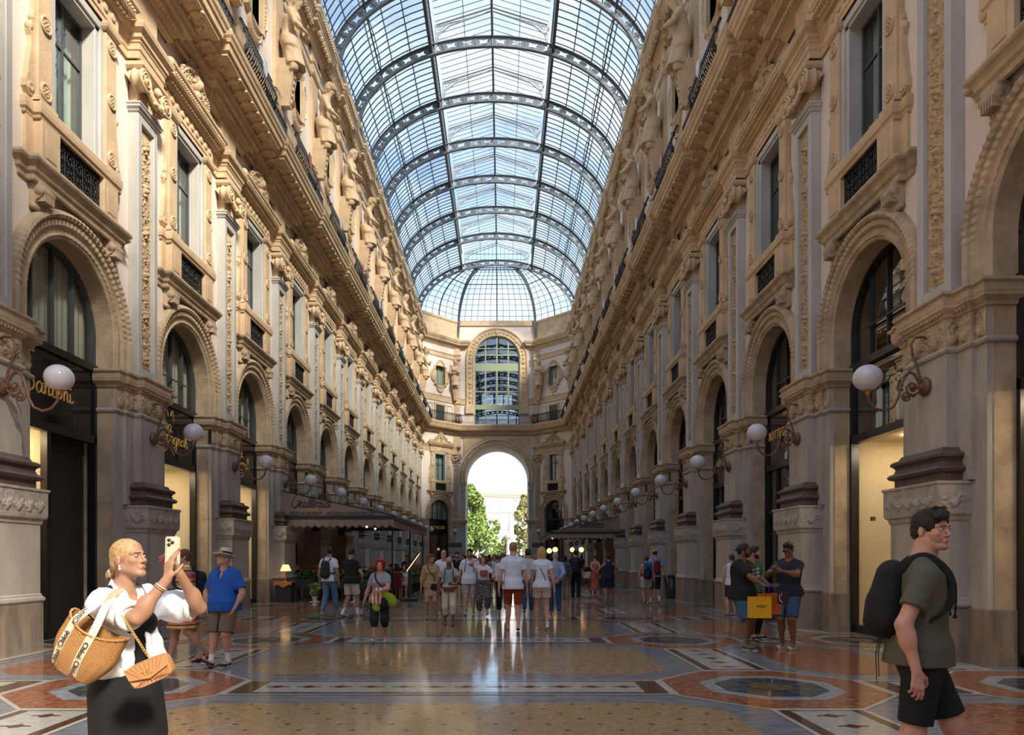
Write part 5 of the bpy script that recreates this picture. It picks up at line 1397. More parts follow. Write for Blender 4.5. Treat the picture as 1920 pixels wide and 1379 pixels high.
# potted plants and litter bin
for i,(x,y,l_) in enumerate(((-6.0,24.95,'bushy light green plant in a white pot right of the black stand'),(-4.55,24.9,'low green plant in a white pot between the two walking men'))):
    t=thing('potted_plant',l_,'plant',(x,y,0)); m=MB(); m.lathe([(0,.0),(.17,0),(.19,.02),(.06,.04),(.07,.06),(.11,.20),(.12,.21),(0,.20)],(0,0,0),16); obj('pot',m,M_('terracotta_white'),t)
    m=MB(); rs=random.Random(i); 
    for q in range(150): leafblade(m,Vector((rs.gauss(0,.07),rs.gauss(0,.06),rs.uniform(.22,.62))),Vector((rs.uniform(-1,1),rs.uniform(-1,1),rs.uniform(0,1.5))),.12,.03,0)
    obj('foliage',m,M_('leaf_light') if i==0 else M_('leaf'),t)
p=W(1260,1125,27.0); t=thing('litter_bin','dark ribbed litter bin standing against a right pier','bin',(p.x,27.0,0))
m=MB(); m.lathe([(0,.02),(.22,.02),(.24,.05),(.30,.86),(0,.86)],(0,0,0),24); obj('bin_body',m,M_('frame_black'),t)
m=MB()
for i in range(22): a=2*PI*i/22; m.tube([(.235*math.cos(a),.235*math.sin(a),.03),(.31*math.cos(a),.31*math.sin(a),.86)],.014,5)
obj('ribs',m,M_('frame_grey'),t)
m=MB(); m.lathe([(.29,.84),(.33,.86),(.335,.90),(.29,.92),(.26,.90)],(0,0,0),24); obj('rim',m,M_('frame_black'),t)
# monument on the square
t=thing('monument','pale stone monument on a tall pedestal between the trees outside the archway','monument',(CX+(958-VX)*96/F,96,0))
m=MB(); m.lathe([(0,0),(2.0,0),(2.0,.3),(1.6,.35),(1.6,.8),(1.2,.9),(1.2,1.2),(.7,1.4),(.62,1.6),(.6,4.2),(.8,4.4),(.8,4.7),(.5,4.8),(0,4.8)],(0,0,0),8,smooth=False); obj('pedestal',m,M_('statue_white'),t)
m=MB(); m.tube([(0,0,4.8),(0,0,5.6),(.03,0,6.4),(0,0,7.2),(0,0,7.5)],[.42,.40,.36,.34,.12],12); m.ell((0,-.05,7.72),(.19,.2,.25)); m.tube([(-.3,0,7.15),(-.42,-.1,6.5),(-.1,-.35,6.2)],[.12,.1,.07],8); m.tube([(.3,0,7.15),(.42,-.1,6.5),(.1,-.35,6.3)],[.12,.1,.07],8); obj('figure',m,M_('statue_white'),t)
m=MB(); m.tube([(1.35,-1.2,.9),(1.35,-1.2,1.7),(1.35,-1.2,2.4)],[.3,.28,.16],10); m.ell((1.35,-1.2,2.62),.17); obj('small_figure',m,M_('statue_white'),t)
# ================================================================ FIGURES: signed-distance bodies meshed as ONE surface
def V3(*a): return np.array(a,float)
def _n(v): v=np.asarray(v,float); return v/(np.linalg.norm(v)+1e-12)
class Sdf:
    """list of primitives blended smoothly; sub() carves"""
    def __init__(s,k=.02): s.p=[]; s.k=k; s.post=[]
    def cap(s,a,b,ra,rb=None,k=None,flat=None): s.p.append(('c',V3(*a),V3(*b),ra,ra if rb is None else rb,k,flat)); return s
    def ell(s,c,r,R=None,k=None): s.p.append(('e',V3(*c),V3(*r),R,None,k,None)); return s
    def prim(s,f,k=None): s.p.append(('g',f,None,0,0,k,None)); return s
    def sub(s,c,r,R=None,k=.006): s.post.append(('s',V3(*c),V3(*r),R,k)); return s
    def cut(s,pt,n): s.post.append(('p',V3(*pt),_n(n))); return s     # keep side where (x-pt).n<0
    def fn(s,f): s.post.append(('f',f)); return s
    @staticmethod
    def _e(P,c,r,R):
        q=P-c
        if R is not None: q=q@R
        k0=np.linalg.norm(q/r,axis=1); k1=np.linalg.norm(q/(r*r),axis=1); return k0*(k0-1)/np.maximum(k1,1e-9)
    def __call__(s,P):
        D=None
        for pr in s.p:
            if pr[0]=='c':
                _,a,b,ra,rb,k,flat=pr; ab=b-a; q=P-a; t=np.clip(q@ab/max(ab@ab,1e-12),0,1); w=q-t[:,None]*ab
                if flat is not None:
                    nrm,sc=flat; h=w@nrm; w=w+np.outer(h*(sc-1),nrm)
                d=np.linalg.norm(w,axis=1)-(ra+(rb-ra)*t)
            elif pr[0]=='g': d=pr[1](P); k=pr[5]
            else: _,c,r,R,_,k,_=pr; d=s._e(P,c,r,R)
            k=s.k if k is None else k
            if D is None: D=d
            else: h=np.maximum(k-np.abs(D-d),0)/k; D=np.minimum(D,d)-h*h*k*.25
        for po in s.post:
            if po[0]=='s': d=-s._e(P,po[1],po[2],po[3]); k=po[4]; h=np.maximum(k-np.abs(D-d),0)/k; D=np.maximum(D,d)+h*h*k*.25
            elif po[0]=='p': D=np.maximum(D,(P-po[1])@po[2])
            else: D=po[1](P,D)
        return D
def surf(f,lo,hi,h,af=1.25):
    """sparse evaluation + surface nets"""
    lo=np.array(lo,float); hi=np.array(hi,float); B=6
    nb=np.maximum(1,np.ceil((hi-lo)/(h*B)).astype(int)); n=nb*B
    cx=[lo[i]+(np.arange(nb[i])+.5)*B*h for i in range(3)]; G=np.stack(np.meshgrid(*cx,indexing='ij'),-1).reshape(-1,3)
    d=f(G); act=np.abs(d)<B*h*af
    Fd=np.repeat(np.repeat(np.repeat(d.reshape(nb).astype(np.float32),B,0),B,1),B,2)
    ai=np.argwhere(act.reshape(nb)); off=np.stack(np.meshgrid(*[np.arange(B)]*3,indexing='ij'),-1).reshape(-1,3)
    I=(ai[:,None,:]*B+off[None]).reshape(-1,3)
    for c in range(0,len(I),400000):
        J=I[c:c+400000]; Fd[J[:,0],J[:,1],J[:,2]]=f(lo+(J+.5)*h)
    S=(Fd<0); a=S[:-1,:-1,:-1].astype(np.int8)
    s=np.zeros_like(a)
    for i in (0,1):
        for j in (0,1):
            for k in (0,1): s+=S[i:n[0]-1+i,j:n[1]-1+j,k:n[2]-1+k]
    mix=(s>0)&(s<8); C=np.argwhere(mix)
    if len(C)==0: return np.zeros((0,3)),np.zeros((0,4),int)
    idx=-np.ones(mix.shape,np.int32); idx[mix]=np.arange(len(C))
    acc=np.zeros((len(C),3)); cnt=np.zeros(len(C))
    cor=[(i,j,k) for i in(0,1) for j in(0,1) for k in(0,1)]
    for c0 in cor:
        for ax in range(3):
            if c0[ax]==0:
                c1=list(c0); c1[ax]=1
                f0=Fd[C[:,0]+c0[0],C[:,1]+c0[1],C[:,2]+c0[2]]; f1=Fd[C[:,0]+c1[0],C[:,1]+c1[1],C[:,2]+c1[2]]
                m=(f0<0)!=(f1<0); t=np.where(m,f0/np.where(m,f0-f1,1),0)
                p=np.tile(np.array(c0,float),(len(C),1)); p[:,ax]+=t; acc[m]+=p[m]; cnt[m]+=1
    Vt=lo+(C+acc/cnt[:,None]+.5)*h
    Q=[]
    for ax in range(3):
        u,v=(ax+1)%3,(ax+2)%3
        sl0=[slice(None)]*3; sl1=[slice(None)]*3; sl0[ax]=slice(0,-1); sl1[ax]=slice(1,None)
        ch=S[tuple(sl0)]!=S[tuple(sl1)]; E=np.argwhere(ch); E=E[(E[:,u]>0)&(E[:,v]>0)&(E[:,u]<n[u]-1)&(E[:,v]<n[v]-1)]
        if len(E)==0: continue
        def g(du,dv): K=E.copy(); K[:,u]-=du; K[:,v]-=dv; return idx[K[:,0],K[:,1],K[:,2]]
        q=np.stack([g(1,1),g(0,1),g(0,0),g(1,0)],1); ins=S[E[:,0],E[:,1],E[:,2]]
        q[~ins]=q[~ins][:,::-1]; Q.append(q)
    Q=np.concatenate(Q); Q=Q[(Q>=0).all(1)]; return Vt,Q
def np_mesh(name,parts,mats):
    """parts: list of (V,Q,matindex)"""
    vs=[];fs=[];mi=[];o=0
    for V_,Q_,m in parts: vs.append(V_); fs.append(np.asarray(Q_)+o); mi.append(np.full(len(Q_),m)); o+=len(V_)
    V_=np.concatenate(vs); Q_=np.concatenate(fs); mi=np.concatenate(mi)
    me=bpy.data.meshes.new(name); me.vertices.add(len(V_)); me.vertices.foreach_set('co',V_.astype(np.float32).ravel())
    me.loops.add(len(Q_)*4); me.loops.foreach_set('vertex_index',Q_.astype(np.int32).ravel()); me.polygons.add(len(Q_))
    me.polygons.foreach_set('loop_start',np.arange(0,len(Q_)*4,4,dtype=np.int32)); me.polygons.foreach_set('loop_total',np.full(len(Q_),4,np.int32)) if bpy.app.version<(4,0,0) else None
    for m in (mats if isinstance(mats,(list,tuple)) else [mats]): me.materials.append(m)
    me.polygons.foreach_set('material_index',mi.astype(np.int32)); me.polygons.foreach_set('use_smooth',np.ones(len(Q_),bool)); me.update(calc_edges=True); return me
def fold(amp,f=38,seed=0,stretch=(1,1,.45)):
    rs=np.random.RandomState(seed); K=rs.normal(0,1,(5,3))*f*np.array(stretch)*.5; ph=rs.uniform(0,6.28,5)
    def g(P,D):
        v=np.zeros(len(P)); 
        for i in range(5): v+=np.sin(P@K[i]+ph[i]+1.3*np.sin(P@K[(i+1)%5]*.6))
        return D+amp*v/2.4
    return g
def smooth(pts,n=5):
    P=[V3(*p) for p in pts]; out=[]
    for i in range(len(P)-1):
        a,b,c,d=P[max(i-1,0)],P[i],P[i+1],P[min(i+2,len(P)-1)]
        for k in range(n):
            t=k/n; out.append(.5*(2*b+(c-a)*t+(2*a-5*b+4*c-d)*t*t+(3*b-a-3*c+d)*t**3))
    return out+[P[-1]]
def ik(a,t,l1,l2,pole):
    a=V3(*a); t=V3(*t); d=t-a; L=np.linalg.norm(d); Lm=(l1+l2)*.999
    if L>Lm: t=a+d/L*Lm; d=t-a; L=Lm
    x=(l1*l1-l2*l2+L*L)/(2*L); hgt=math.sqrt(max(0,l1*l1-x*x)); u=d/L; p=V3(*pole); p=_n(p-u*(p@u)); return a+u*x+p*hgt, t
def rotz(v,a): c,s=math.cos(a),math.sin(a); return V3(v[0]*c-v[1]*s,v[0]*s+v[1]*c,v[2])
# materials for people
SK={}
def skin(n,c): SK[n]=mat('skin_'+n,c,.48,sss=.08,noise=.10,nscale=25,spec=.4); return SK[n]
skin('light',(.60,.34,.23)); skin('tan',(.43,.235,.15)); skin('brown',(.22,.10,.055)); skin('pink',(.55,.29,.22)); skin('dark',(.15,.07,.045))
CL={}
def cloth(r,g,b,key=None,**kw):
    k=key or f'cloth_{r}_{g}_{b}'
    if k not in CL: CL[k]=mat(k,srgb(r,g,b),kw.pop('rough',.85),noise=kw.pop('noise',.12),nscale=kw.pop('nscale',9),bump=kw.pop('bump',.25),bscale=kw.pop('bscale',60),**kw)
    return CL[k]
def stripes(name,cols,scale,axis=2,off=0):
    m,nt,out=_new(name); N=nt.nodes; L=nt.links; b=N.new('ShaderNodeBsdfPrincipled'); L.new(b.outputs[0],out.inputs[0]); b.inputs['Roughness'].default_value=.85
    tc=N.new('ShaderNodeTexCoord'); sx=N.new('ShaderNodeSeparateXYZ'); L.new(tc.outputs['Object'],sx.inputs[0])
    a=N.new('ShaderNodeMath'); a.operation='MULTIPLY_ADD'; a.inputs[1].default_value=scale; a.inputs[2].default_value=off; L.new(sx.outputs[axis],a.inputs[0])
    fr=N.new('ShaderNodeMath'); fr.operation='FRACT'; L.new(a.outputs[0],fr.inputs[0]); cr=N.new('ShaderNodeValToRGB'); cr.color_ramp.interpolation='CONSTANT'; L.new(fr.outputs[0],cr.inputs[0])
    while len(cr.color_ramp.elements)<len(cols): cr.color_ramp.elements.new(.5)
    for i,(p,c) in enumerate(cols): cr.color_ramp.elements[i].position=p; cr.color_ramp.elements[i].color=(*srgb(*c),1)
    L.new(cr.outputs[0],b.inputs['Base Color']); CL[name]=m; return m
def spots_mat(name,c1,c2,scale,thr=.5):
    m,nt,out=_new(name); N=nt.nodes; L=nt.links; b=N.new('ShaderNodeBsdfPrincipled'); L.new(b.outputs[0],out.inputs[0]); b.inputs['Roughness'].default_value=.85
    tc=N.new('ShaderNodeTexCoord'); v=N.new('ShaderNodeTexNoise'); v.inputs['Scale'].default_value=scale; v.inputs['Detail'].default_value=2; L.new(tc.outputs['Object'],v.inputs[0]); cr=N.new('ShaderNodeValToRGB'); cr.color_ramp.interpolation='CONSTANT'
    cr.color_ramp.elements[0].color=(*srgb(*c1),1); cr.color_ramp.elements[1].color=(*srgb(*c2),1); cr.color_ramp.elements[1].position=thr; L.new(v.outputs[0],cr.inputs[0]); L.new(cr.outputs[0],b.inputs['Base Color']); CL[name]=m; return m
HAIR={k:mat('hair_'+k,srgb(*c),.5,noise=.35,nscale=60,stretch=(1,1,.15),bump=.6,bscale=120) for k,c in dict(black=(22,18,17),dark=(45,32,26),brown=(88,58,40),blond=(196,158,108),ginger=(150,25,25),grey=(170,165,160),fair=(150,120,90),auburn=(110,60,38)).items()}
mat('eye_white',(.8,.78,.75),.2); mat('iris',(.06,.05,.04),.1); mat('lip',(.42,.11,.10),.4); mat('lip_pale',(.40,.19,.15),.5); mat('brow',(.05,.03,.02),.8); mat('shade_lens',(.01,.01,.01),.08,spec=.8); mat('nail',(.85,.03,.02),.2); mat('sole',(.7,.7,.68),.7)

def head_sdf(S,C,fw,up,sc,ear=True,k=.012,face=True):
    """C = head centre at eye level, fw/up unit vectors, sc = head height/.235"""
    fw=_n(fw); up=_n(V3(*up)-fw*(V3(*up)@fw)); sd=np.cross(up,fw)*-1; R=np.stack([sd,fw,up],1)   # columns: side, forward, up
    T=lambda s_,f_,u_: C+R@(V3(s_,f_,u_)*sc)
    E=lambda s_,f_,u_,a,b,c,kk=k: S.ell(T(s_,f_,u_),V3(a,b,c)*sc,R,kk)
    E(0,-.017,.033,.075,.095,.084); E(0,.022,-.035,.060,.064,.078)
    for q in(-1,1):
        S.cap(T(q*.048,-.012,-.055),T(q*.014,.066,-.099),.020*sc,.017*sc,k=.02*sc)
        if face:
            E(q*.040,.058,-.022,.022,.020,.020); S.cap(T(q*.012,.083,.021),T(q*.046,.064,.020),.011*sc,.009*sc,k=.012*sc)
            if ear: E(q*.077,-.014,-.010,.010,.018,.030,.006)
    if face:
        E(0,.072,-.101,.022,.018,.015)
        S.cap(T(0,.083,.012),T(0,.105,-.030),.0070*sc,.0082*sc,k=.012*sc)
        for q in(-1,1): E(q*.0105,.095,-.035,.0080,.009,.006,.006)
        E(0,.083,-.066,.024,.014,.012,.008)
        for q in(-1,1): S.sub(T(q*.032,.098,.003),V3(.019,.016,.0115)*sc,R,.012*sc); 
        S.sub(T(0,.103,-.0675),V3(.022,.008,.0014)*sc,R,.003*sc)
        if ear:
            for q in(-1,1): S.sub(T(q*.087,-.010,-.006),V3(.006,.010,.018)*sc,R,.004*sc)
    return R,T
def neck(S,C,T,base,r,k=.02): S.cap(T(0,-.028,-.045),base,r,r*1.12,k)
def hand_prims(S,w,d,n,side,s=1.0,curl=(.35,.4,.45,.5),thumb=.5,spread=.10,k=.005,fk=None):
    """w wrist, d direction, n palm normal; side=+1 thumb towards cross(d,n)"""
    d=_n(d); n=_n(V3(*n)-d*(V3(*n)@d)); t=np.cross(d,n)*side; tips=[]
    L=[.088,.092,.086,.076]; F=[(.040,.026,.020),(.045,.029,.021),(.041,.027,.020),(.032,.021,.018)]
    for i in range(4):
        o=(.026-.0175*i)*s; kn=w+d*L[i]*s+t*o; S.cap(w+t*o*.55+d*.012*s,kn,.0135*s,.0105*s,k=.012*s)
        a=curl[i]; p=kn; dr=d+t*spread*(1.5-i)/1.5*.6; dr=_n(dr); r=.0088*s
        for j,l in enumerate(F[i]):
            dr=_n(dr*math.cos(a)+n*math.sin(a)) if j==0 else _n(dr*math.cos(a*1.1)+_n(n*(dr@d)-d*(dr@n))*math.sin(a*1.1))
            q=p+dr*l*s; S.cap(p,q,r,r*.90,k=k*s if j else .007*s); p=q; r*=.92
        tips.append((p,dr,r))
    p=w+t*.022*s+d*.018*s; dr=_n(t*.8+d*.65+n*thumb); q=p+dr*.040*s; S.cap(p,q,.0145*s,.0115*s,k=.012*s)
    dr=_n(d*.85+t*.30+n*thumb*.9); q2=q+dr*.032*s; S.cap(q,q2,.0112*s,.0098*s,k=.006*s); dr=_n(d*.9+t*.05+n*thumb); q3=q2+dr*.026*s; S.cap(q2,q3,.0098*s,.0080*s,k=.005*s); tips.append((q3,dr,.008*s))
    return tips

def person(label,pos,rz,h=1.72,sex='m',skin_='light',build=1.0,feet=((.0,.0),(.0,.0)),hands=None,head=(0,0),lean=0,
           top=None,bottom=None,shoes=None,hair=('short','dark'),extras=(),vox=.0125,far=False,group=None,belly=0,seated=False,cat='person',name='person',matall=None,cutz=None):
    """local frame: faces -Y, own left is +X. feet=(left,right) as (forward,lift)"""
    t=thing(name,label,cat,pos,rz,group); g=build; fem=(sex=='f'); H_=h
    hip=.52*H_; hx=(.052 if fem else .050)*H_; sh=.815*H_; sw=(.090 if fem else .104)*H_; lz=0
    if seated: lz=-(hip-.50*1.0)
    ln=lambda z: -lean*max(0,z-hip)                      # forward lean moves -y
    def P(x,y,z): return V3(x,y+ln(z),z+lz)
    hipL,hipR=P(hx,0,hip),P(-hx,0,hip); legs=[]
    th,cf=.245*H_,.245*H_
    for i,(hp,(fy,fl)) in enumerate(zip((hipL,hipR),feet)):
        sx=1 if i==0 else -1
        if seated: kn=hp+V3(sx*.03,-th,0.02); an=V3(kn[0],kn[1]+.05,.05*H_); legs.append((hp,kn,an,0)); continue
        an=V3(sx*hx*1.12,-fy,.045*H_+fl); kn,an=ik(hp,an,th,cf,(0,-1,.05)); legs.append((hp,kn,an,fl/.3 if fy<0 else (-.35 if fy>.12 else 0)))
    S=Sdf(.03*H_)
    # trunk
    pw=(.088 if fem else .082)*H_*g; ww=(.068 if fem else .078)*H_*g; cw=(.086 if fem else .096)*H_*g
    S.ell(P(0,.008*H_,.525*H_),(pw,.062*H_*g,.058*H_)); S.ell(P(0,0,.61*H_),(ww,.052*H_*g,.07*H_)); S.ell(P(0,.005*H_,.725*H_),(cw,.062*H_*g,.095*H_))
    if belly: S.ell(P(0,-belly*.6,.605*H_),(ww*1.02,.052*H_*g+belly*.5,.085*H_))
    S.cap(P(-sw*.75,.005*H_,.788*H_),P(sw*.75,.005*H_,.788*H_),.033*H_*g)
    for q in(-1,1): S.cap(P(q*.012*H_,.012*H_,.845*H_),P(q*sw*.8,.008*H_,.808*H_),.019*H_,.016*H_)
    if fem:
        for q in(-1,1): S.ell(P(q*.040*H_,-.050*H_,.725*H_),(.030*H_*g,.028*H_*g,.030*H_))
    for q in(-1,1): S.ell(P(q*.040*H_,.032*H_,.51*H_),(.042*H_*g**.6,.038*H_*g**.5,.042*H_))
    for hp,kn,an,ft in legs:
        S.cap(hp,kn,.050*H_*g,.032*H_*g**.5); S.cap(kn,an,.031*H_*g**.5,.0185*H_); m_=kn*.68+an*.32; S.ell(m_+V3(0,.010*H_,0),(.029*H_*g**.5,.031*H_*g**.5,.062*H_),None,.02*H_)
    # arms
    arms=[]; ua,fa=.172*H_,.148*H_
    hd=hands or [dict(),dict()]
    for i,sx in enumerate((1,-1)):
        s0=P(sx*sw,.005*H_,.788*H_); a=dict(t=(sx*.135*g**.5,-.02,.475),pole=(sx*.5,1,0)); a.update(hd[i] or {})
        tt=a['t']; tgt=P(tt[0]*H_,tt[1]*H_,tt[2]*H_) if not a.get('world') else V3(*tt)
        el,wr=ik(s0,tgt,ua,fa,a['pole']); arms.append((s0,el,wr,a,sx))
        S.cap(s0,el,.029*H_*g**.7,.0225*H_*g**.5); S.cap(el,wr,.0225*H_*g**.5,.0145*H_,k=.015*H_); m_=el*.72+wr*.28; S.ell(m_,(.024*H_*g**.5,)*2+(.035*H_,),None,.02*H_)
    # head
    sc=(.129*H_/.235)*1.02; yaw,pit=head; fw=rotz(V3(0,-math.cos(pit),math.sin(pit)),yaw); up=rotz(V3(0,math.sin(pit),math.cos(pit)),yaw)
    Cc=P(0,-.018*H_,.936*H_)
    S2=Sdf(.012)
    R,T=head_sdf(S,Cc,fw,up,sc,face=True)
    S.cap(T(0,-.030,-.05),P(0,.006*H_,.835*H_),(.029 if fem else .034)*H_,(.033 if fem else .040)*H_,k=.025)
    # hands inside the body volume
    tips=[]
    for s0,el,wr,a,sx in arms:
        d=a.get('d',None); d=_n(wr-el) if d is None else _n(d); n=a.get('n',None) or (-sx*1.0,-.0,0.0)
        if far: S.cap(wr,wr+d*.085*H_/1.7,.020,.016,k=.02)
        else: tips.append(hand_prims(S,wr,d,n,a.get('th',1 if sx>0 else -1)*1,s=H_/1.78*(.94 if fem else 1),curl=a.get('curl',(.25,.3,.35,.4))))
    # bare feet volume
    for i,(hp,kn,an,ft) in enumerate(legs):
        fd=V3(0,-math.cos(ft),-math.sin(ft)) if ft<0 else V3(0,-math.cos(ft*1.2),-math.sin(ft*1.2)); toe=an+fd*.115*H_+V3(0,0,-.028*H_ if ft<=0 and not ft<0 else (-.028*H_ if ft>0 else .01)); 
        S.cap(an+V3(0,.012*H_,-.022*H_),an+fd*.07*H_+V3(0,0,-.02*H_),.020*H_,.020*H_,k=.02); S.cap(an+fd*.07*H_+V3(0,0,-.02*H_),toe,.020*H_,.014*H_,k=.02)
    bx=[p for l in legs for p in l[:3]]+[p for a in arms for p in a[:3]]+[Cc,P(0,0,hip)]
    lo=np.min(bx,0)-V3(.22,.30,.10); hi=np.max(bx,0)+V3(.22,.22,.17); lo[2]=max(lo[2],-.02)
    if cutz: S.cut(V3(0,0,cutz),(0,0,-1))
    parts=[(*surf(S,lo,hi,vox),0)]
    obj('body',np_mesh('body',parts,SK[skin_]) if not matall else np_mesh('body',parts,matall),None,t)
    F_=dict(t=t,S=S,P=P,T=T,R=R,sc=sc,arms=arms,legs=legs,lo=lo,hi=hi,H=H_,g=g,Cc=Cc,fw=fw,up=up,tips=tips,sw=sw,lz=lz,vox=vox)
    cv=vox*1.05
    # ---- garments: the body volume swollen and trimmed
    def trunk(off,k=.035,arm=0,armoff=None,legsn=0,legoff=None):
        G=Sdf(k*H_); o=off
        G.ell(P(0,.008*H_,.525*H_),(pw+o,.062*H_*g+o,.062*H_)); G.ell(P(0,0,.61*H_),(ww+o*1.3,.052*H_*g+o*1.2,.075*H_)); G.ell(P(0,.005*H_,.725*H_),(cw+o,.062*H_*g+o,.095*H_))
        if belly: G.ell(P(0,-.03*H_-belly*.5,.605*H_),(ww*1.05+o,.045*H_+belly*.6+o,.07*H_))
        G.cap(P(-sw*.72,.005*H_,.795*H_),P(sw*.72,.005*H_,.795*H_),.036*H_*g+o*.8)
        if fem:
            for q in(-1,1): G.ell(P(q*.040*H_,-.050*H_,.725*H_),(.030*H_*g+o*.6,.028*H_*g+o*.5,.030*H_))
        for q in(-1,1): G.ell(P(q*.040*H_,.035*H_,.51*H_),(.042*H_*g+o,.040*H_*g+o,.042*H_))
        return G
    if top:
        ty=top['type']; off=top.get('loose',.014); al=top.get('sleeve',.55); hem=top.get('hem',.485)
        zs=np.array([.44,.50,.56,.615,.68,.74,.79,.83])*H_+lz
        hipx=max(pw,ww)+off*1.05; wx=ww+off*(1.25 if fem else 1.6)
        bl=(.012+bottom.get('loose',.012)*.7) if (bottom and hem<.56 and bottom['type'] in('shorts','pants','capri')) else 0; hx_need=hx+.050*H_*g+bottom.get('loose',.012)*.8+.024 if bl else 0; hipx=max(hipx+bl,hx_need)
        rxs=np.array([hipx,hipx,(hipx*.5+wx*.5),wx,(wx+cw+off)*.5,cw+off,cw*.93+off,.045*H_]); 
        b_=belly; rys=np.array([.072*H_*g**.7+off*1.2+bl,.073*H_*g**.7+off*1.2+b_*.3+bl,.064*H_*g+off*1.3+b_*.5+bl*.9,.058*H_*g+off*1.2+b_*.55,.060*H_*g+off+b_*.3,.064*H_*g+off,.056*H_*g+off,.035*H_])
        if bl: rxs[2]=max(rxs[2],hx_need*.97); rys[:2]=np.maximum(rys[:2],.050*H_*g+bottom.get('loose',.012)*.8+.028*H_)
        def column(Pp):
            z=Pp[:,2]; rx=np.interp(z,zs,rxs); ry=np.interp(z,zs,rys); yo=.006*H_+ln(1)*0-lean*np.maximum(0,z-lz-hip)-b_*.45*np.exp(-((z-lz)/H_-.60)**2/.006)
            if fem: yo=yo-.010*np.exp(-((z-lz)/H_-.725)**2/.0012)
            x=Pp[:,0]; y=Pp[:,1]-yo; q=np.sqrt((x/rx)**2+(y/ry)**2)+1e-9; d=(q-1)*np.sqrt(x*x+y*y)/q
            return np.maximum(d,z-(.832*H_+lz))
        G=Sdf(.03*H_); G.prim(column); G.cap(P(-sw*.75,.005*H_,.788*H_),P(sw*.75,.005*H_,.788*H_),.033*H_*g+off*.85)
        for q in(-1,1): G.cap(P(q*.012*H_,.012*H_,.845*H_),P(q*sw*.8,.008*H_,.808*H_),.019*H_+off*.6,.017*H_+off*.7)
        if fem:
            for q in(-1,1): G.ell(P(q*.040*H_,-.050*H_,.725*H_),(.030*H_*g+off*.4,.028*H_*g+off*.3,.030*H_))
        def sleeves(G,al):
            for s0,el,wr,a,sx in arms:
                if al<=0: continue
                if al<=1: e=s0+(el-s0)*al; G.cap(s0,e,.029*H_*g**.7+off*.5,.026*H_*g**.5+off*.9,k=.02*H_)
                else: e=el+(wr-el)*(al-1); G.cap(s0,el,.029*H_*g**.7+off*.9,.0225*H_*g**.5+off,k=.02*H_); G.cap(el,e,.0225*H_*g**.5+off,.018*H_+off,k=.015*H_)
        sleeves(G,al)
        ends=[]
        for s0,el,wr,a,sx in arms:
            if al<=0: continue
            if al<=1: e=s0+(el-s0)*al; n_=_n(el-s0)
            else: e=el+(wr-el)*(al-1); n_=_n(wr-el)
            ends.append((e,n_))
        def trim(Pp,D,ends=ends):
            for e,n_ in ends:
                q=Pp-e; ax=q@n_; rad=np.linalg.norm(q-ax[:,None]*n_,axis=1); D=np.where(rad<.10,np.maximum(D,ax-.006),D)
            return D
        G.fn(fold(top.get('fold',.004),30,seed=len(label)))
        G.fn(trim); nk=P(0,-.030*H_,.850*H_); nr=top.get('neck',(.042,.045,.032)); G.sub(nk,V3(*nr)*H_,None,.004); G.sub(P(0,.01*H_,.875*H_),V3(.04,.045,.035)*H_,None,.004)
        if top.get('vneck'): G.sub(P(0,-.070*H_,.812*H_),V3(.020,.04,.060)*H_,None,.004)
        if al<=0:
            for q in(-1,1): G.sub(P(q*sw*1.12,.0,.80*H_),V3(.035,.08,.06)*H_,None,.004)
        if top.get('strapless'): G.cut(P(0,0,.765*H_),(0,0,1))
        G.cut(P(0,0,hem*H_),(0,0,-1))
        me=np_mesh('shirt',[(*surf(G,lo,hi,cv),0)],top['mat']); obj(top.get('name','shirt'),me,None,t); F_['top']=G
    if bottom:
        ty=bottom['type']; off=bottom.get('loose',.012)
        if ty in('shorts','pants','capri'):
            G=Sdf(.03*H_); G.ell(P(0,.008*H_,.525*H_),(pw+off*.6,.062*H_*g+off*.6,.060*H_)); G.ell(P(0,0,.58*H_),(ww+off*.8+.006*H_,.054*H_*g+off*.7,.05*H_))
            for q in(-1,1): G.ell(P(q*.040*H_,.032*H_,.51*H_),(.042*H_*g**.6+off*.7,.038*H_*g**.5+off*.7,.042*H_))
            ln_={'shorts':.85,'capri':1.45,'pants':1.97}[ty]; ln_=bottom.get('len',ln_); ends=[]
            for hp,kn,an,ft in legs:
                if ln_<=1: e=hp+(kn-hp)*ln_; G.cap(hp,e,.050*H_*g+off*.8,(.050-.016*ln_)*H_*g**.8+off*1.25); ends.append((e,_n(kn-hp)))
                else: e=kn+(an-kn)*(ln_-1); G.cap(hp,kn,.050*H_*g+off*.8,.034*H_*g**.5+off); m_=kn*.68+an*.32; G.cap(kn,e,.034*H_*g**.5+off,.024*H_+off*bottom.get('flare',.9)); (G.ell(m_+V3(0,.010*H_,0),(.031*H_*g**.5+off*.7,.033*H_*g**.5+off*.7,.066*H_),None,.02*H_) if ln_>1.3 else None); ends.append((e,_n(an-kn)))
            def trim2(Pp,D):
                for e,n_ in ends:
                    q=Pp-e; ax=q@n_; rad=np.linalg.norm(q-ax[:,None]*n_,axis=1); D=np.where(rad<.11,np.maximum(D,ax-.004),D)
                return D
            G.fn(fold(bottom.get('fold',.004),28,seed=3)); G.fn(trim2)
            def cleft(Pp,D):
                u=np.maximum(0,(.475*H_+lz)-Pp[:,2]); gp=.003+.055*u
                if seated or abs(legs[0][2][1]-legs[1][2][1])>.5: return D
                return np.where(Pp[:,2]<.475*H_+lz,np.maximum(D,gp-np.abs(Pp[:,0])),D)
            G.fn(cleft); G.cut(P(0,0,bottom.get('waist',.60)*H_),(0,0,1))
            nm={'shorts':'shorts','pants':'trousers','capri':'trousers'}[ty]
        else:
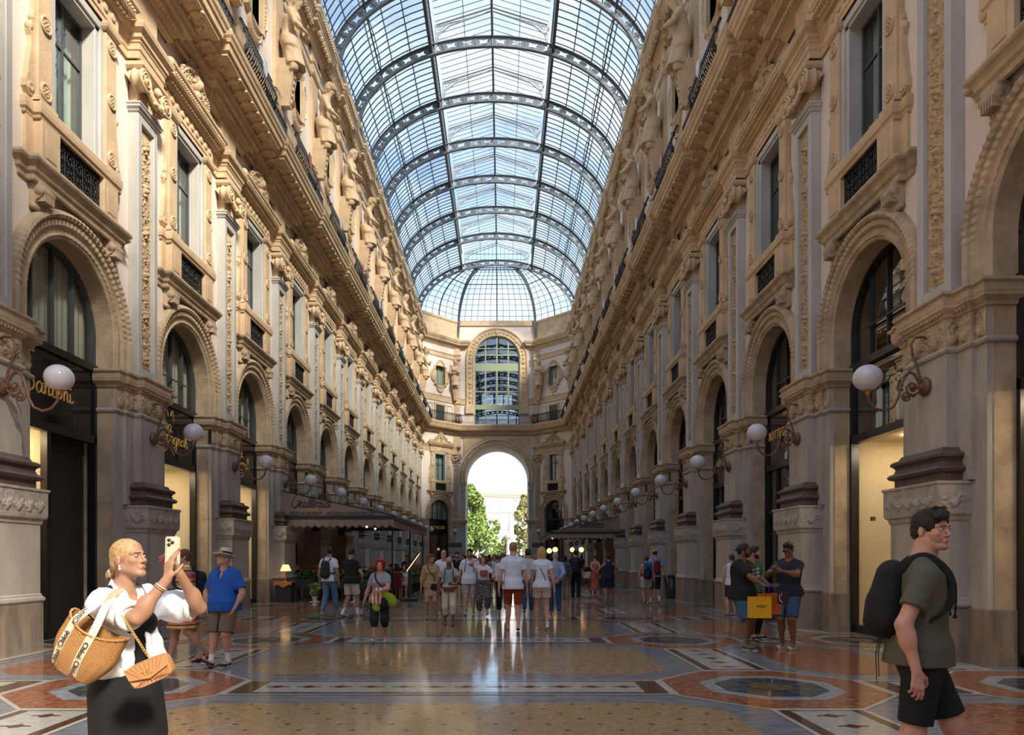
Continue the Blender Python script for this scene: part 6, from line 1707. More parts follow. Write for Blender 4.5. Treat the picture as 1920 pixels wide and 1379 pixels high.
            z1=bottom.get('hem',.30)*H_; z0=.60*H_; wd=bottom.get('width',.13)*H_; pl=bottom.get('pleat',9); ky=np.mean([l[1][1] if z1<.35*H_ else l[0][1] for l in legs]); 
            def sk(Pp):
                u=np.clip((z0+lz-Pp[:,2])/(z0-z1),0,1.1); cy=ky*u; rx=(ww+.012)+(wd-ww-.012)*u**.8; rx=np.where(u>.25,rx,rx+(pw-ww)*np.sin(np.clip(u/.25,0,1)*PI)*.5); ry=rx*.95+.020*np.sin(np.clip(u/.5,0,1)*PI); hw_=hx+.050*H_*g+.026; rx=np.maximum(rx,np.interp(u,[0,.10,.2,.45,.8,1.1],[0,hw_*.95,hw_,hw_,0,0]))
                x=Pp[:,0]; y=Pp[:,1]-cy-.016; a=np.arctan2(y,x); rr=np.sqrt((x/rx)**2+(y/ry)**2); rr=rr*(1-.05*u*(1+np.sin(a*pl+2*u))); d=(rr-1)*np.minimum(rx,ry)*.8
                return np.maximum(np.maximum(d,Pp[:,2]-(z0+lz)),(z1+lz)-Pp[:,2])
            G=sk; nm='skirt'
        me=np_mesh(nm,[(*surf(G,lo-V3(.1,.25,0),hi+V3(.1,.25,0),cv,3.0 if G is not None and nm=='skirt' else 1.25),0)],bottom['mat']); obj(bottom.get('name',nm),me,None,t)
    if shoes:
        for i,(hp,kn,an,ft) in enumerate(legs):
            fd=V3(0,-math.cos(ft),-math.sin(ft)) if ft<0 else V3(0,-math.cos(ft*1.2),-math.sin(ft*1.2)); nrm=_n(np.cross(np.cross(fd,V3(0,0,1)),fd)) 
            if nrm[2]<0: nrm=-nrm
            G=Sdf(.018); b=an-nrm*.026*H_; k_=H_/1.75
            G.cap(b+V3(0,.012*H_,0)-fd*.004,b+fd*.075*H_,.034*k_,.036*k_); G.cap(b+fd*.07*H_,b+fd*.118*H_-nrm*.004,.036*k_,.028*k_)
            if shoes['type']!='sandal': G.cap(b,an+nrm*.012*H_,.034*k_,.030*k_)
            if shoes['type']=='sandal':
                G=Sdf(.01); 
                for u in (.0,.03,.06,.09): G.cap(b+fd*(u*H_)-nrm*.02,b+fd*((u+.025)*H_)-nrm*.02,.036*k_,.036*k_)
                G.cut(b-nrm*.012,nrm); 
                G2=Sdf(.006); s_=np.cross(fd,nrm); G2.cap(b+fd*.085*H_+nrm*.008-s_*.03,b+fd*.085*H_+nrm*.02,.012,.012); G2.cap(b+fd*.085*H_+nrm*.02,b+fd*.085*H_+nrm*.008+s_*.03,.012,.012); G2.cap(b+fd*.02*H_+nrm*.03-s_*.03,b+fd*.02*H_+nrm*.03+s_*.03,.014,.014)
                me=np_mesh('shoe',[(*surf(G,b-.24,b+.24,cv*.7),0),(*surf(G2,b-.24,b+.24,cv*.7),0)],shoes['mat'])
            else:
                G.cut(b-nrm*.030*k_,-nrm); G.sub(an+nrm*.06*H_,V3(.026,.028,.03)*k_,None,.004)
                So=Sdf(.012); So.cap(b+V3(0,.012*H_,0)-nrm*.022*k_,b+fd*.118*H_-nrm*.022*k_,.036*k_,.032*k_,flat=(nrm,2.6))
                me=np_mesh('shoe',[(*surf(G,b-.24,b+.24,cv*.7),0),(*surf(So,b-.24,b+.24,cv*.7),1)],[shoes['mat'],shoes.get('sole',M_('sole'))])
            obj('shoe',me,None,t)
            if shoes.get('sock'):
                G=Sdf(.01); G.cap(an-V3(0,0,.01),an+_n(kn-an)*shoes['sock'],.0185*H_+.006,.020*H_+.006); obj('sock',np_mesh('sock',[(*surf(G,an-.2,an+.25,cv*.7),0)],shoes.get('sockmat',CL['cloth_w'])),None,t)
    # ---- face details
    if not far:
        def fpart(nm,fn,mt,vx=None,parent=t):
            G=Sdf(.004); fn(G); me=np_mesh(nm,[(*surf(G,Cc-.20,Cc+.20,vx or min(.006,vox*.45)),0)],mt); return obj(nm,me,None,parent)
        if vox<=.0135:
            E=lambda G,s_,f_,u_,a,b_,c: G.ell(T(s_,f_,u_),V3(a,b_,c)*sc,R)
            fpart('eye',lambda G:[E(G,q*.031,.0785,.002,.0125,.0085,.0046) for q in(-1,1)],M_('eye_white'))
            fpart('iris',lambda G:[E(G,q*.031,.0855,.002,.0058,.0030,.0048) for q in(-1,1)],M_('iris'),.0035)
            fpart('eyelashes',lambda G:[G.cap(T(q*.019,.0855,.0062),T(q*.031,.0885,.0080),.0016*sc,.0020*sc) for q in(-1,1)]+[G.cap(T(q*.031,.0885,.0080),T(q*.044,.0805,.0058),.0020*sc,.0014*sc) for q in(-1,1)],M_('brow'),.003 if vox<.008 else .005); fpart('eyebrow',lambda G:[G.cap(T(q*.014,.094,.020),T(q*.046,.078,.023),(.0030 if fem else .0042)*sc,.0024*sc) for q in(-1,1)],M_('brow'))
            fpart('lips',lambda G:[E(G,0,.0925,-.0640,.020,.0050,.0034),E(G,0,.0905,-.0710,.017,.0055,.0040)],M_('lip') if fem else M_('lip_pale'))
        F_['fpart']=fpart
    # ---- hair
    hs,hc=hair if hair else (None,None)
    if hs:
        G=Sdf(.02); E=lambda s_,f_,u_,a,b_,c,k=.02: G.ell(T(s_,f_,u_),V3(a,b_,c)*sc,R,k)
        A=lambda s_,f_,u_,a,b_,c: G.sub(T(s_,f_,u_),V3(a,b_,c)*sc,R,.010)
        E(0,-.020,.036,.083,.104,.092)
        if hs in('short','crop'):
            E(0,-.045,-.01,.075,.070,.070); A(0,.085,-.045,.074,.085,.098); [A(q*.075,-.002,-.055,.03,.05,.055) for q in(-1,1)]; A(0,-.03,-.13,.2,.2,.065)
            if hs=='short': E(0,.035,.098,.060,.050,.026)
        if hs=='bun': E(0,-.045,-.01,.078,.075,.075); A(0,.092,-.035,.076,.085,.100); E(0,-.105,.035,.038,.035,.038,.008); A(0,-.03,-.14,.2,.2,.065)
        if hs=='pony': E(0,-.045,-.01,.078,.075,.075); A(0,.092,-.035,.076,.085,.100); A(0,-.03,-.14,.2,.2,.065); G.cap(T(0,-.11,-.01),T(0,-.14,-.12),.026*sc,.030*sc); G.cap(T(0,-.14,-.12),T(0,-.12,-.22),.030*sc,.012*sc)
        if hs in('bob','long','wavy','curly'):
            ex={'bob':-.105,'long':-.22,'wavy':-.17,'curly':-.10}[hs]; wdt={'bob':.092,'long':.090,'wavy':.108,'curly':.115}[hs]
            E(0,-.040,-.02,wdt,.085,.095); G.cap(T(-.05,-.045,-.03),T(-.055,-.055,ex),.045*sc,.036*sc); G.cap(T(.05,-.045,-.03),T(.055,-.055,ex),.045*sc,.036*sc); G.cap(T(0,-.065,-.03),T(0,-.07,ex),.05*sc,.04*sc)
            A(0,.104,-.045,.072,.098,.110)
            if hs=='curly': E(0,-.02,.055,.110,.115,.090)
        G.fn(fold((.0035 if hs!='curly' else .011),110 if hs!='curly' else 150,seed=5,stretch=(1,1,.35) if hs not in('curly',) else (1,1,1)))
        if hs=='pony' or True: pass
        o=obj('hair',np_mesh('hair',[(*surf(G,Cc-V3(.2,.2,.36)*sc,Cc+.22*sc,min(vox*.7,.009)),0)],HAIR[hc] if isinstance(hc,str) else hc),None,t)
    for e in extras: e(F_)
    return F_
# ---- accessories -----------------------------------------------------------
def ex_backpack(mt,size=1.0,strap=True,strapmat=None,z=.70):
    def f(F):
        P,H_=F['P'],F['H']; G=Sdf(.03); y=.095*H_*F['g']**.5+.05
        G.cap(P(0,y,(z-.10)*H_),P(0,y-.01,(z+.06)*H_),.115*size,.095*size,flat=(V3(1,0,0),.80)); G.cap(P(0,y+.06*size,(z-.10)*H_),P(0,y+.05*size,(z-.04)*H_),.085*size,.075*size,flat=(V3(1,0,0),.85)); G.fn(fold(.004,30,2))
        o=obj('backpack',np_mesh('backpack',[(*surf(G,F['lo']-V3(0,0,0),F['hi']+V3(0,.25,0),.012),0)],mt),None,F['t'])
        if strap:
            for q in(-1,1):
                m=MB(); c=q*.055*H_; g=F['g']**.5
                m.tube(smooth([P(c*.9,y-.03,.80*H_),P(c,.02,(.845)*H_),P(c*1.05,-.055*H_*g-.016,.80*H_),P(c*1.15,-.078*H_*g-.022,.74*H_),P(c*1.35,-.062*H_*g-.020,.67*H_),P(c*1.9,.02,.63*H_),P(c*1.2,y-.05,.62*H_)]),.020,6,flat=.45)
                obj('backpack_strap',m,strapmat or mt,F['t'])
    return f
def ex_glasses(dark=True):
    def f(F):
        T,sc,R=F['T'],F['sc'],F['R']; m=MB()
        for q in(-1,1):
            n=14; m.poly([T(q*(.031+.021*math.cos(a)),.104+(-.006 if 1 else 0)*math.cos(a),.003+.015*math.sin(a)) for a in [i*2*PI/n for i in range(n)]][::q],0)
            m.tube([T(q*(.031+.022*math.cos(a)),.105-.006*math.cos(a),.003+.016*math.sin(a)) for a in [i*2*PI/n for i in range(n)]],.0016*sc,5,closed=True,mat=1); m.tube([T(q*.053,.098,.006),T(q*.080,.03,.004),T(q*.080,-.015,-.002)],.002*sc,5,mat=1)
        m.tube([T(-.010,.108,.006),T(.010,.108,.006)],.002*sc,5,mat=1)
        obj('sunglasses' if dark else 'glasses',m,[M_('shade_lens') if dark else M_('glass_shop'),M_('frame_black')],F['t'])
    return f
def ex_cap(mt,back=False,tilt=0):
    def f(F):
        T,sc,R,Cc=F['T'],F['sc'],F['R'],F['Cc']; G=Sdf(.012); G.ell(T(0,-.015,.042),V3(.087,.106,.088)*sc,R); G.cut(T(0,0,.040),-R[:,2]+R[:,1]*(.15))
        s=-1 if back else 1; G.cap(T(-.03,s*.085,.038),T(-.02,s*.145,.026),.036*sc,.034*sc,flat=(R[:,2],5.5)); G.cap(T(.03,s*.085,.038),T(.02,s*.145,.026),.036*sc,.034*sc,flat=(R[:,2],5.5))
        obj('cap',np_mesh('cap',[(*surf(G,Cc-.25,Cc+.25,.006 if F['vox']<.02 else .012),0)],mt),None,F['t'])
    return f
def ex_sling(mt,bag=None,side=1,z=.50,r=.011,size=(.12,.05,.085),matb=None,y=-.08,x=.09):
    def f(F):
        P,H_,g=F['P'],F['H'],F['g']; m=MB(); s=side
        m.tube(smooth([P(s*x,y,(z+.02)*H_),P(s*.04*H_,-.085*H_*g**.6,.66*H_),P(-s*.035*H_,-.082*H_*g**.6,.76*H_),P(-s*.055*H_,-.02*H_,.845*H_),P(-s*.04*H_,.06*H_*g,.78*H_),P(s*.02*H_,.085*H_*g,.66*H_),P(s*.08*H_,.05*H_,(z+.04)*H_)]),r,6,flat=.35,closed=False)
        obj('bag_strap',m,mt,F['t'])
        if bag:
            b=MB(); c=P(s*x,y-.03,z*H_); b.cbox(c[0]-size[0],c[0]+size[0],c[1]-size[1],c[1]+size[1],c[2]-size[2],c[2]+size[2],.02); obj('shoulder_bag',b,matb or mt,F['t'])
    return f
def ex_box(nm,mt,c,s,rz=0,b=.01):
    def f(F):
        m=MB(); m.cbox(-s[0],s[0],-s[1],s[1],-s[2],s[2],b); o=obj(nm,m,mt,F['t']); o.location=F['P'](c[0],c[1],c[2]); o.rotation_euler=(0,0,rz)
    return f
def ex_phone(hand=0,d=(0,-.03,.07),rx=.2):
    def f(F):
        w=F['arms'][hand][2]; m=MB(); m.cbox(-.037,.037,-.005,.005,-.075,.075,.006); o=obj('phone',m,M_('frame_black'),F['t']); o.location=w+V3(*d); o.rotation_euler=(rx,0,0)
    return f
def ex_beard(mt):
    def f(F):
        T,sc,R,Cc=F['T'],F['sc'],F['R'],F['Cc']; G=Sdf(.010); G.ell(T(0,.026,-.042),V3(.064,.066,.080)*sc,R); G.ell(T(0,.074,-.102),V3(.025,.021,.018)*sc,R)
        for q in(-1,1): G.cap(T(q*.048,-.012,-.055),T(q*.014,.066,-.099),.022*sc,.020*sc)
        G.sub(T(0,.08,-.005),V3(.085,.075,.052)*sc,R,.01); G.sub(T(0,.115,-.0665),V3(.024,.04,.012)*sc,R,.006); G.cut(T(0,-.02,0),-R[:,1])
        obj('beard',np_mesh('beard',[(*surf(G,Cc-.2,Cc+.2,.006),0)],mt),None,F['t'])
    return f
cloth(228,230,236,'cloth_w'); cloth(22,22,26,'cloth_k')
# ================================================================ PEOPLE
def floor_at(px,py): Y=H*F/(py-VY); return Vector(((px-VX)*Y/F+CX,Y,0))
def hgt(pos,top): return H-(top-VY)*pos.y/F
def PP(px,py,ytop,label,rz=0,**k):
    p=floor_at(px,py); h=k.pop('h',None) or hgt(p,ytop); return person(label,p,rz,h=h,**k)
WT=cloth(225,228,236,'c_white'); BK=CL['cloth_k']; JEAN=cloth(98,128,158,'c_jean',bscale=200); JEAN2=cloth(40,72,112,'c_jean2'); SNK=dict(type='sneaker',mat=WT); BSH=dict(type='sneaker',mat=BK)
walk=lambda a=.22,l=.0: ((a,0),(-a,l))
WH=CL['cloth_w']
hang=lambda f=0,o=.15: dict(t=(o,-f,.478))
hangR=lambda f=0,o=.15: dict(t=(-o,-f,.478))
# red-haired woman walking towards us
def red_stuff(Fg):
    P,Hh,t=Fg['P'],Fg['H'],Fg['t']
    G=Sdf(.03); G.ell(P(.02,-.19,.60*Hh),(.13,.06,.11)); G.ell(P(-.03,-.19,.52*Hh),(.14,.05,.09)); G.fn(fold(.006,30,1)); obj('drawstring_bag',np_mesh('drawstring_bag',[(*surf(G,Fg['lo']-V3(0,.1,0),Fg['hi'],.012),0)],stripes('bagstripe',[(0,(220,110,80)),(.2,(235,220,200)),(.35,(90,170,130)),(.5,(200,70,50)),(.7,(240,230,215)),(.85,(225,140,110))],7,0,.5)),None,t)
    G=Sdf(.03); G.cap(P(.07,-.19,.62*Hh),P(.24,-.13,.50*Hh),.07,.085); G.ell(P(.20,-.12,.52*Hh),(.09,.07,.12)); G.fn(fold(.010,34,4)); obj('jacket',np_mesh('jacket',[(*surf(G,Fg['lo']-V3(0,.1,0),Fg['hi']+V3(.1,0,0),.012),0)],cloth(140,165,30,'c_lime')),None,t)
    G=Sdf(.03); G.ell(P(-.05,-.16,.44*Hh),(.08,.04,.09)); G.fn(fold(.008,34,6)); obj('jacket_sleeve',np_mesh('jacket_sleeve',[(*surf(G,Fg['lo']-V3(0,.1,0),Fg['hi'],.012),0)],CL['c_lime']),None,t)
    G=Sdf(.03); G.ell(P(.09,-.18,.50*Hh),(.08,.05,.12)); G.fn(fold(.008,34,7)); obj('folded_cardigan',np_mesh('folded_cardigan',[(*surf(G,Fg['lo']-V3(0,.1,0),Fg['hi'],.012),0)],cloth(18,20,34,'c_navyk')),None,t)
PP(713,1206,1050,'red-haired woman in grey T-shirt and black cropped trousers carrying a lime jacket',0,sex='f',build=1.12,skin_='pink',feet=((-.12,.05),(.14,0)),
   hands=[dict(t=(.02,-.22,.63),pole=(1,.6,-.3),d=(-1,-.1,0),n=(0,1,0)),hangR(-.05,.21)],top=dict(type='tee',mat=cloth(150,150,160,'c_grey'),hem=.50,loose=.022,neck=(.05,.05,.04)),bottom=dict(type='capri',mat=BK,len=1.35,loose=.022),shoes=dict(type='sneaker',mat=cloth(205,208,212,'c_sil')),hair=('curly','ginger'),
   extras=[red_stuff,ex_sling(cloth(30,45,75,'c_strapblue'),r=.018)])
PP(617,1154,1027,'man in white T-shirt and blue jeans with dark grey backpack, walking away',PI-.25,skin_='tan',feet=((-.20,.03),(.26,0)),head=(.45,0),
   hands=[hang(0),hangR(.02)],top=dict(type='tee',mat=WT,hem=.50,loose=.02),bottom=dict(type='pants',mat=JEAN,loose=.018,len=1.95),shoes=dict(type='sneaker',mat=cloth(150,150,155,'c_sng')),hair=('short','black'),extras=[ex_backpack(cloth(48,46,52,'c_bpgrey'),.95)])
PP(658,1157,1030,'man in black T-shirt and beige shorts with a black flat cap, walking away',PI-.35,skin_='tan',feet=((-.24,.06),(.16,0)),head=(.5,-.3),
   hands=[dict(t=(.12,-.22,.62),pole=(1,.6,-.4)),dict(t=(-.13,-.1,.55),pole=(-1,1,0))],top=dict(type='tee',mat=BK,hem=.49,loose=.02),bottom=dict(type='shorts',mat=cloth(205,200,185,'c_beigesh'),loose=.03,len=.80),shoes=dict(type='sneaker',mat=WT,sock=.25),hair=('short','dark'),extras=[ex_cap(BK)])
PP(808,1162,1040,'woman in a beige belted dress with a black quilted shoulder bag',.1,sex='f',skin_='tan',feet=((.05,0),(-.06,.02)),head=(.9,0),hands=[hang(.04,.14),hangR(.0,.15)],
   top=dict(type='tee',mat=cloth(176,148,112,'c_beige'),hem=.50,loose=.025,sleeve=1.3,vneck=1),bottom=dict(type='skirt',mat=CL['c_beige'],hem=.36,width=.105),shoes=dict(type='sneaker',mat=cloth(170,130,105,'c_nude'),sole=BK),hair=('short','auburn'),extras=[ex_sling(BK,1,size=(.10,.04,.08),z=.50)])
def fanny(F_):
    P,H_=F_['P'],F_['H']; m=MB(); m.tube([P(.115*H_*math.cos(a),-.085*H_*math.sin(a)-.005,.555*H_) for a in [i*PI/10 for i in range(20)]],.022,6,closed=True,flat=.5); m.cbox(-.13,.13,-.175,-.115,.50*H_,.57*H_,.02); obj('belt_bag',m,cloth(110,55,30,'c_fanny',rough=.5),F_['t'])
PP(842,1173,1046,'brown-skinned man in pale T-shirt and cream cropped trousers looking down at his phone',.05,skin_='brown',feet=((.12,0),(-.10,0)),head=(.1,-.75),lean=.05,hands=[dict(t=(.06,-.20,.60),pole=(1,.6,-.4),d=(-.6,-1,.2),n=(0,0,1)),hangR(0,.16)],
   top=dict(type='tee',mat=cloth(165,172,168,'c_pale'),hem=.53,loose=.016,sleeve=.45),bottom=dict(type='capri',mat=cloth(205,198,180,'c_cream'),len=1.50,loose=.022),shoes=dict(type='sandal',mat=BK),hair=('crop','grey'),extras=[fanny,ex_phone(0,(-.06,-.07,.03),1.2),ex_backpack(cloth(35,36,40,'c_bpk'),.8)])
PP(832,1153,1032,'bald man in a white T-shirt with glasses behind the man looking at his phone',.1,skin_='pink',feet=walk(.15),top=dict(type='tee',mat=WT,hem=.49,loose=.025),bottom=dict(type='shorts',mat=cloth(70,60,55,'c_dkshort'),loose=.03,len=.9),shoes=SNK,hair=None,build=1.1,extras=[ex_glasses(False)])
PP(857,1126,1036,'man in black T-shirt and black cap behind the bald man',0,skin_='light',feet=walk(.12),top=dict(type='tee',mat=BK,hem=.49,loose=.025),bottom=dict(type='shorts',mat=BK,loose=.03,len=.9),shoes=SNK,hair=('short','dark'),extras=[ex_cap(BK),ex_beard(HAIR['dark'])],vox=.015)
def tshirt_mark(F_):
    m=MB(); P,H_=F_['P'],F_['H']; c=P(.06,-.125*H_*1.0,.72*H_); m.tube([c+V3(.01,0,.03),c+V3(-.01,-.01,0),c+V3(.015,-.0,-.03)],.006,5); obj('shirt_print',m,M_('frame_black'),F_['t'])
PP(881,1155,1030,'heavy bearded man in white T-shirt and beige shorts with glasses and a black bag strap',-.05,skin_='light',build=1.28,belly=.05,feet=((.05,0),(.18,0)),hands=[hang(.05,.17),hangR(0,.19)],top=dict(type='tee',mat=WT,hem=.475,loose=.02),
   bottom=dict(type='shorts',mat=cloth(168,148,135,'c_taupe'),loose=.022,len=.88),shoes=SNK,hair=('short','black'),extras=[ex_beard(HAIR['dark']),ex_glasses(False),ex_backpack(BK,.9)])
SPK=spots_mat('skirt_pattern',(30,28,30),(130,122,118),42,.52)
def tee_print(F_):
    P,H_=F_['P'],F_['H']; m=MB(); y=-.118*H_
    m.cbox(-.10,.10,y-.006,y+.03,.665*H_,.76*H_,.01,0); m.cbox(-.065,.065,y-.012,y+.02,.68*H_,.735*H_,.01,1); m.cbox(-.085,.085,y-.014,y+.02,.660*H_,.685*H_,.01,2); obj('shirt_print',m,[cloth(190,60,60,'c_prred'),cloth(120,105,80,'c_prbr'),cloth(200,20,20,'c_prr2')],F_['t'])
PP(906,1157,1042,'woman in printed white T-shirt and black patterned trousers touching her hair',.1,sex='f',skin_='light',feet=((.16,.05),(-.05,0)),head=(-.2,0),build=1.08,
   hands=[dict(t=(.10,-.17,.62),pole=(1,.6,-.5)),dict(t=(-.10,-.10,.93),pole=(-1,.2,-.6),d=(.4,0,1),n=(1,0,0))],top=dict(type='tee',mat=WT,hem=.57,loose=.016),bottom=dict(type='pants',mat=SPK,loose=.05,len=1.72,flare=.6,waist=.62),shoes=dict(type='sneaker',mat=cloth(150,142,130,'c_stone')),hair=('wavy','brown'),extras=[tee_print,ex_phone(0)])
PP(927,1116,1040,'woman in a white top and black skirt lifting a phone to her face',0,sex='f',skin_='tan',hands=[dict(t=(.02,-.17,.86),pole=(1,.3,-.8)),dict(t=(-.03,-.17,.86),pole=(-1,.3,-.8))],top=dict(type='tee',mat=WT,hem=.58,loose=.02),bottom=dict(type='skirt',mat=BK,hem=.34,width=.12),shoes=SNK,hair=('bob','dark'),vox=.018)
PP(943,1155,1038,'woman in black trousers with auburn hair half hidden behind the man in rust shorts',PI,sex='f',skin_='light',feet=walk(.15,.05),top=dict(type='tee',mat=WT,hem=.55,loose=.02,sleeve=1.3),bottom=dict(type='pants',mat=BK,loose=.03,len=1.8),shoes=dict(type='sneaker',mat=cloth(120,120,120,'c_g')),hair=('wavy','auburn'))
PP(962,1184,1018,'tall blond man in a white T-shirt and rust orange shorts, walking away',PI,skin_='light',feet=((.20,0),(-.22,.06)),build=1.05,hands=[hang(0,.16),hangR(.03,.16)],head=(.1,0),top=dict(type='tee',mat=cloth(215,222,235,'c_white2'),hem=.475,loose=.026),
   bottom=dict(type='shorts',mat=cloth(140,56,28,'c_rust'),loose=.026,len=.86),shoes=dict(type='sneaker',mat=cloth(190,188,175,'c_ivory'),sole=cloth(40,70,130,'c_bsole')),hair=('short','fair'))
PP(1016,1182,1026,'blonde woman in a white T-shirt and beige shorts with a brown strap, walking away',PI,sex='f',skin_='pink',feet=((.04,0),(-.24,.07)),hands=[hang(.05,.135),hangR(-.02,.15)],top=dict(type='tee',mat=CL['c_white2'],hem=.51,loose=.022,sleeve=.35),
   bottom=dict(type='shorts',mat=cloth(200,188,172,'c_sand'),loose=.026,len=.52),shoes=SNK,hair=('wavy','blond'),extras=[ex_sling(cloth(95,70,55,'c_brs'),1,side=-1,size=(.04,.09,.12),z=.46,y=0,x=.15,matb=cloth(170,140,110,'c_camel'))])
PP(990,1153,1030,'dark-haired man in a pale shirt and blue jeans, left of the blonde woman',PI,skin_='tan',feet=((-.2,.06),(.2,0)),top=dict(type='tee',mat=cloth(190,195,198,'c_pale2'),hem=.53,loose=.022),bottom=dict(type='pants',mat=JEAN2,loose=.012,len=1.93),shoes=BSH,hair=('short','black'))
PP(1041,1153,1036,'grey-haired man in a light blue shirt and blue trousers, hands clasped behind',PI,skin_='pink',feet=walk(.10),head=(.5,0),hands=[dict(t=(.03,.13,.55),pole=(1,.8,0),d=(-1,.1,-.2),n=(0,1,0)),dict(t=(-.03,.14,.55),pole=(-1,.8,0),d=(1,.1,-.2),n=(0,1,0))],
   top=dict(type='shirt',mat=cloth(150,165,195,'c_ltblue'),hem=.555,loose=.022,sleeve=1.6),bottom=dict(type='pants',mat=cloth(25,65,115,'c_navblue'),loose=.018),shoes=dict(type='sneaker',mat=cloth(40,40,42,'c_dg')),hair=('crop','grey'))
PP(1059,1127,1042,'woman with long black hair, patterned grey top and beige trousers, walking away',PI+.2,sex='f',skin_='tan',top=dict(type='tee',mat=spots_mat('greypat',(60,60,62),(140,138,132),30),hem=.52,sleeve=1.6,loose=.03),bottom=dict(type='pants',mat=cloth(150,132,105,'c_khb'),loose=.03),shoes=dict(type='sneaker',mat=CL['c_stone']),hair=('long','black'),vox=.015,extras=[ex_backpack(cloth(70,72,76,'c_bp2'),.8)])
PP(1079,1126,1032,'man all in black with a black backpack, standing with his back to us',PI-.2,skin_='tan',feet=((.05,0),(.0,0)),head=(.4,0),hands=[dict(t=(.12,-.2,.62),pole=(1,.5,-.5)),dict(t=(-.12,-.2,.62),pole=(-1,.5,-.5))],top=dict(type='tee',mat=BK,hem=.50,loose=.022),bottom=dict(type='pants',mat=BK,loose=.02),shoes=BSH,hair=('short','black'),vox=.015,extras=[ex_backpack(cloth(30,36,44,'c_bp3'),1.05)])
PP(1116,1112,1038,'woman in a long strapless coral dress with her hands behind her back',PI,sex='f',skin_='pink',h=1.68,head=(.9,0),hands=[dict(t=(.02,.14,.56),pole=(1,.6,0),d=(-.4,.1,-1)),dict(t=(-.02,.14,.55),pole=(-1,.6,0),d=(.4,.1,-1))],top=dict(type='tee',mat=spots_mat('coral',(175,75,70),(200,120,105),24),hem=.55,sleeve=0,strapless=1,loose=.012),bottom=dict(type='skirt',mat=CL['coral'],hem=.08,width=.115),shoes=SNK,hair=('bun','dark'),vox=.016)
PP(1141,1132,1040,'woman in a sleeveless navy dress and black trainers, walking away',PI,sex='f',skin_='tan',feet=walk(-.12,.04),hands=[dict(t=(.08,-.2,.75),pole=(1,.3,-.6)),dict(t=(-.08,-.2,.75),pole=(-1,.3,-.6))],top=dict(type='tee',mat=cloth(20,30,58,'c_navy'),hem=.50,sleeve=0,loose=.045),bottom=dict(type='skirt',mat=CL['c_navy'],hem=.32,width=.13),shoes=BSH,hair=('short','black'),vox=.014)
PP(1212,1139,1042,'woman with a turquoise backpack and pale grey shorts, walking away',PI,sex='f',skin_='tan',feet=((-.2,.08),(.15,0)),hands=[hang(.03),hangR(-.03)],top=dict(type='tee',mat=cloth(205,150,135,'c_pinkt'),hem=.52,sleeve=0,loose=.014),bottom=dict(type='shorts',mat=cloth(170,176,172,'c_pgrey'),loose=.032,len=.55),shoes=BSH,hair=('bun','brown'),vox=.014,extras=[ex_backpack(cloth(12,22,45,'c_bpn'),.95),ex_box('backpack_top',cloth(10,95,125,'c_turq'),(0,.22,1.29),(.13,.06,.12),0,.04)])
PP(1228,1134,1031,'man in pink cap and light blue T-shirt beyond the woman with the turquoise backpack',PI+.1,skin_='tan',feet=((.15,0),(-.2,.06)),hands=[hang(.02,.17),hangR(-.08,.20)],top=dict(type='tee',mat=cloth(130,160,200,'c_skyt'),hem=.50,loose=.025),bottom=dict(type='shorts',mat=cloth(20,24,34,'c_nvs'),loose=.03,len=.95),shoes=dict(type='sneaker',mat=cloth(90,50,30,'c_brsh'),sock=.15),hair=('short','dark'),vox=.014,extras=[ex_cap(cloth(190,140,130,'c_pcap')),ex_backpack(cloth(120,12,25,'c_redbp'),.85)])
# two men with shopping bags
def tee_letters(F_):
    P,H_=F_['P'],F_['H']; m=MB(); rs=random.Random(3)
    for r_ in range(3):
        for i in range(6):
            x=-.10+i*.042; z=(.755-.035*r_)*H_+.006*i; y=-.125*H_-.035-.0+abs(x)*.25
            m.tube([(x,y,z+.022),(x+.008,y-.003,z-.02),(x+.018,y-.003,z+.006),(x+.026,y,z-.02)],.0042,4)
    obj('shirt_print',m,CL['cloth_w'],F_['t'])
Fv=PP(1392,1217,1021,'heavily built man in black printed T-shirt and denim shorts with a brown backward cap',.75,skin_='brown',build=1.28,belly=.03,feet=((.02,0),(.10,0)),head=(.35,.10),
   hands=[dict(t=(.10,-.24,.60),pole=(1,.5,-.5),d=(0,-1,0),n=(0,0,1)),dict(t=(-.06,-.27,.60),pole=(-1,.5,-.5),d=(.3,-1,0),n=(0,0,1))],top=dict(type='tee',mat=BK,hem=.47,loose=.03,sleeve=.75),
   bottom=dict(type='shorts',mat=cloth(62,92,120,'c_den'),loose=.035,len=.98),shoes=dict(type='sneaker',mat=cloth(30,85,50,'c_green'),sole=WH,sock=.2,sockmat=cloth(120,120,122,'c_sockg')),hair=('short','black'),extras=[ex_cap(cloth(50,36,30,'c_brcap'),True),ex_glasses(),ex_beard(HAIR['black']),tee_letters],vox=.011)
Fw=PP(1479,1217,1018,'man in navy T-shirt and denim shorts looking at his phone beside the shopping bags',-.75,skin_='brown',build=1.22,feet=((.06,0),(.02,0)),head=(.0,-.35),
   hands=[dict(t=(.03,-.25,.735),pole=(1,.4,-.7),d=(-.5,-.6,.5),n=(-1,0,.3)),dict(t=(-.05,-.25,.735),pole=(-1,.4,-.7),d=(.4,-.6,.6),n=(1,0,.3))],top=dict(type='tee',mat=cloth(28,34,54,'c_nvt'),hem=.50,loose=.012,sleeve=.62),
   bottom=dict(type='shorts',mat=cloth(58,86,122,'c_den2'),loose=.022,len=.92),shoes=dict(type='sneaker',mat=cloth(200,196,198,'c_wsh')),hair=('short','black'),extras=[ex_glasses(),ex_phone(1,(.06,-.05,.09),-.3)],vox=.011)
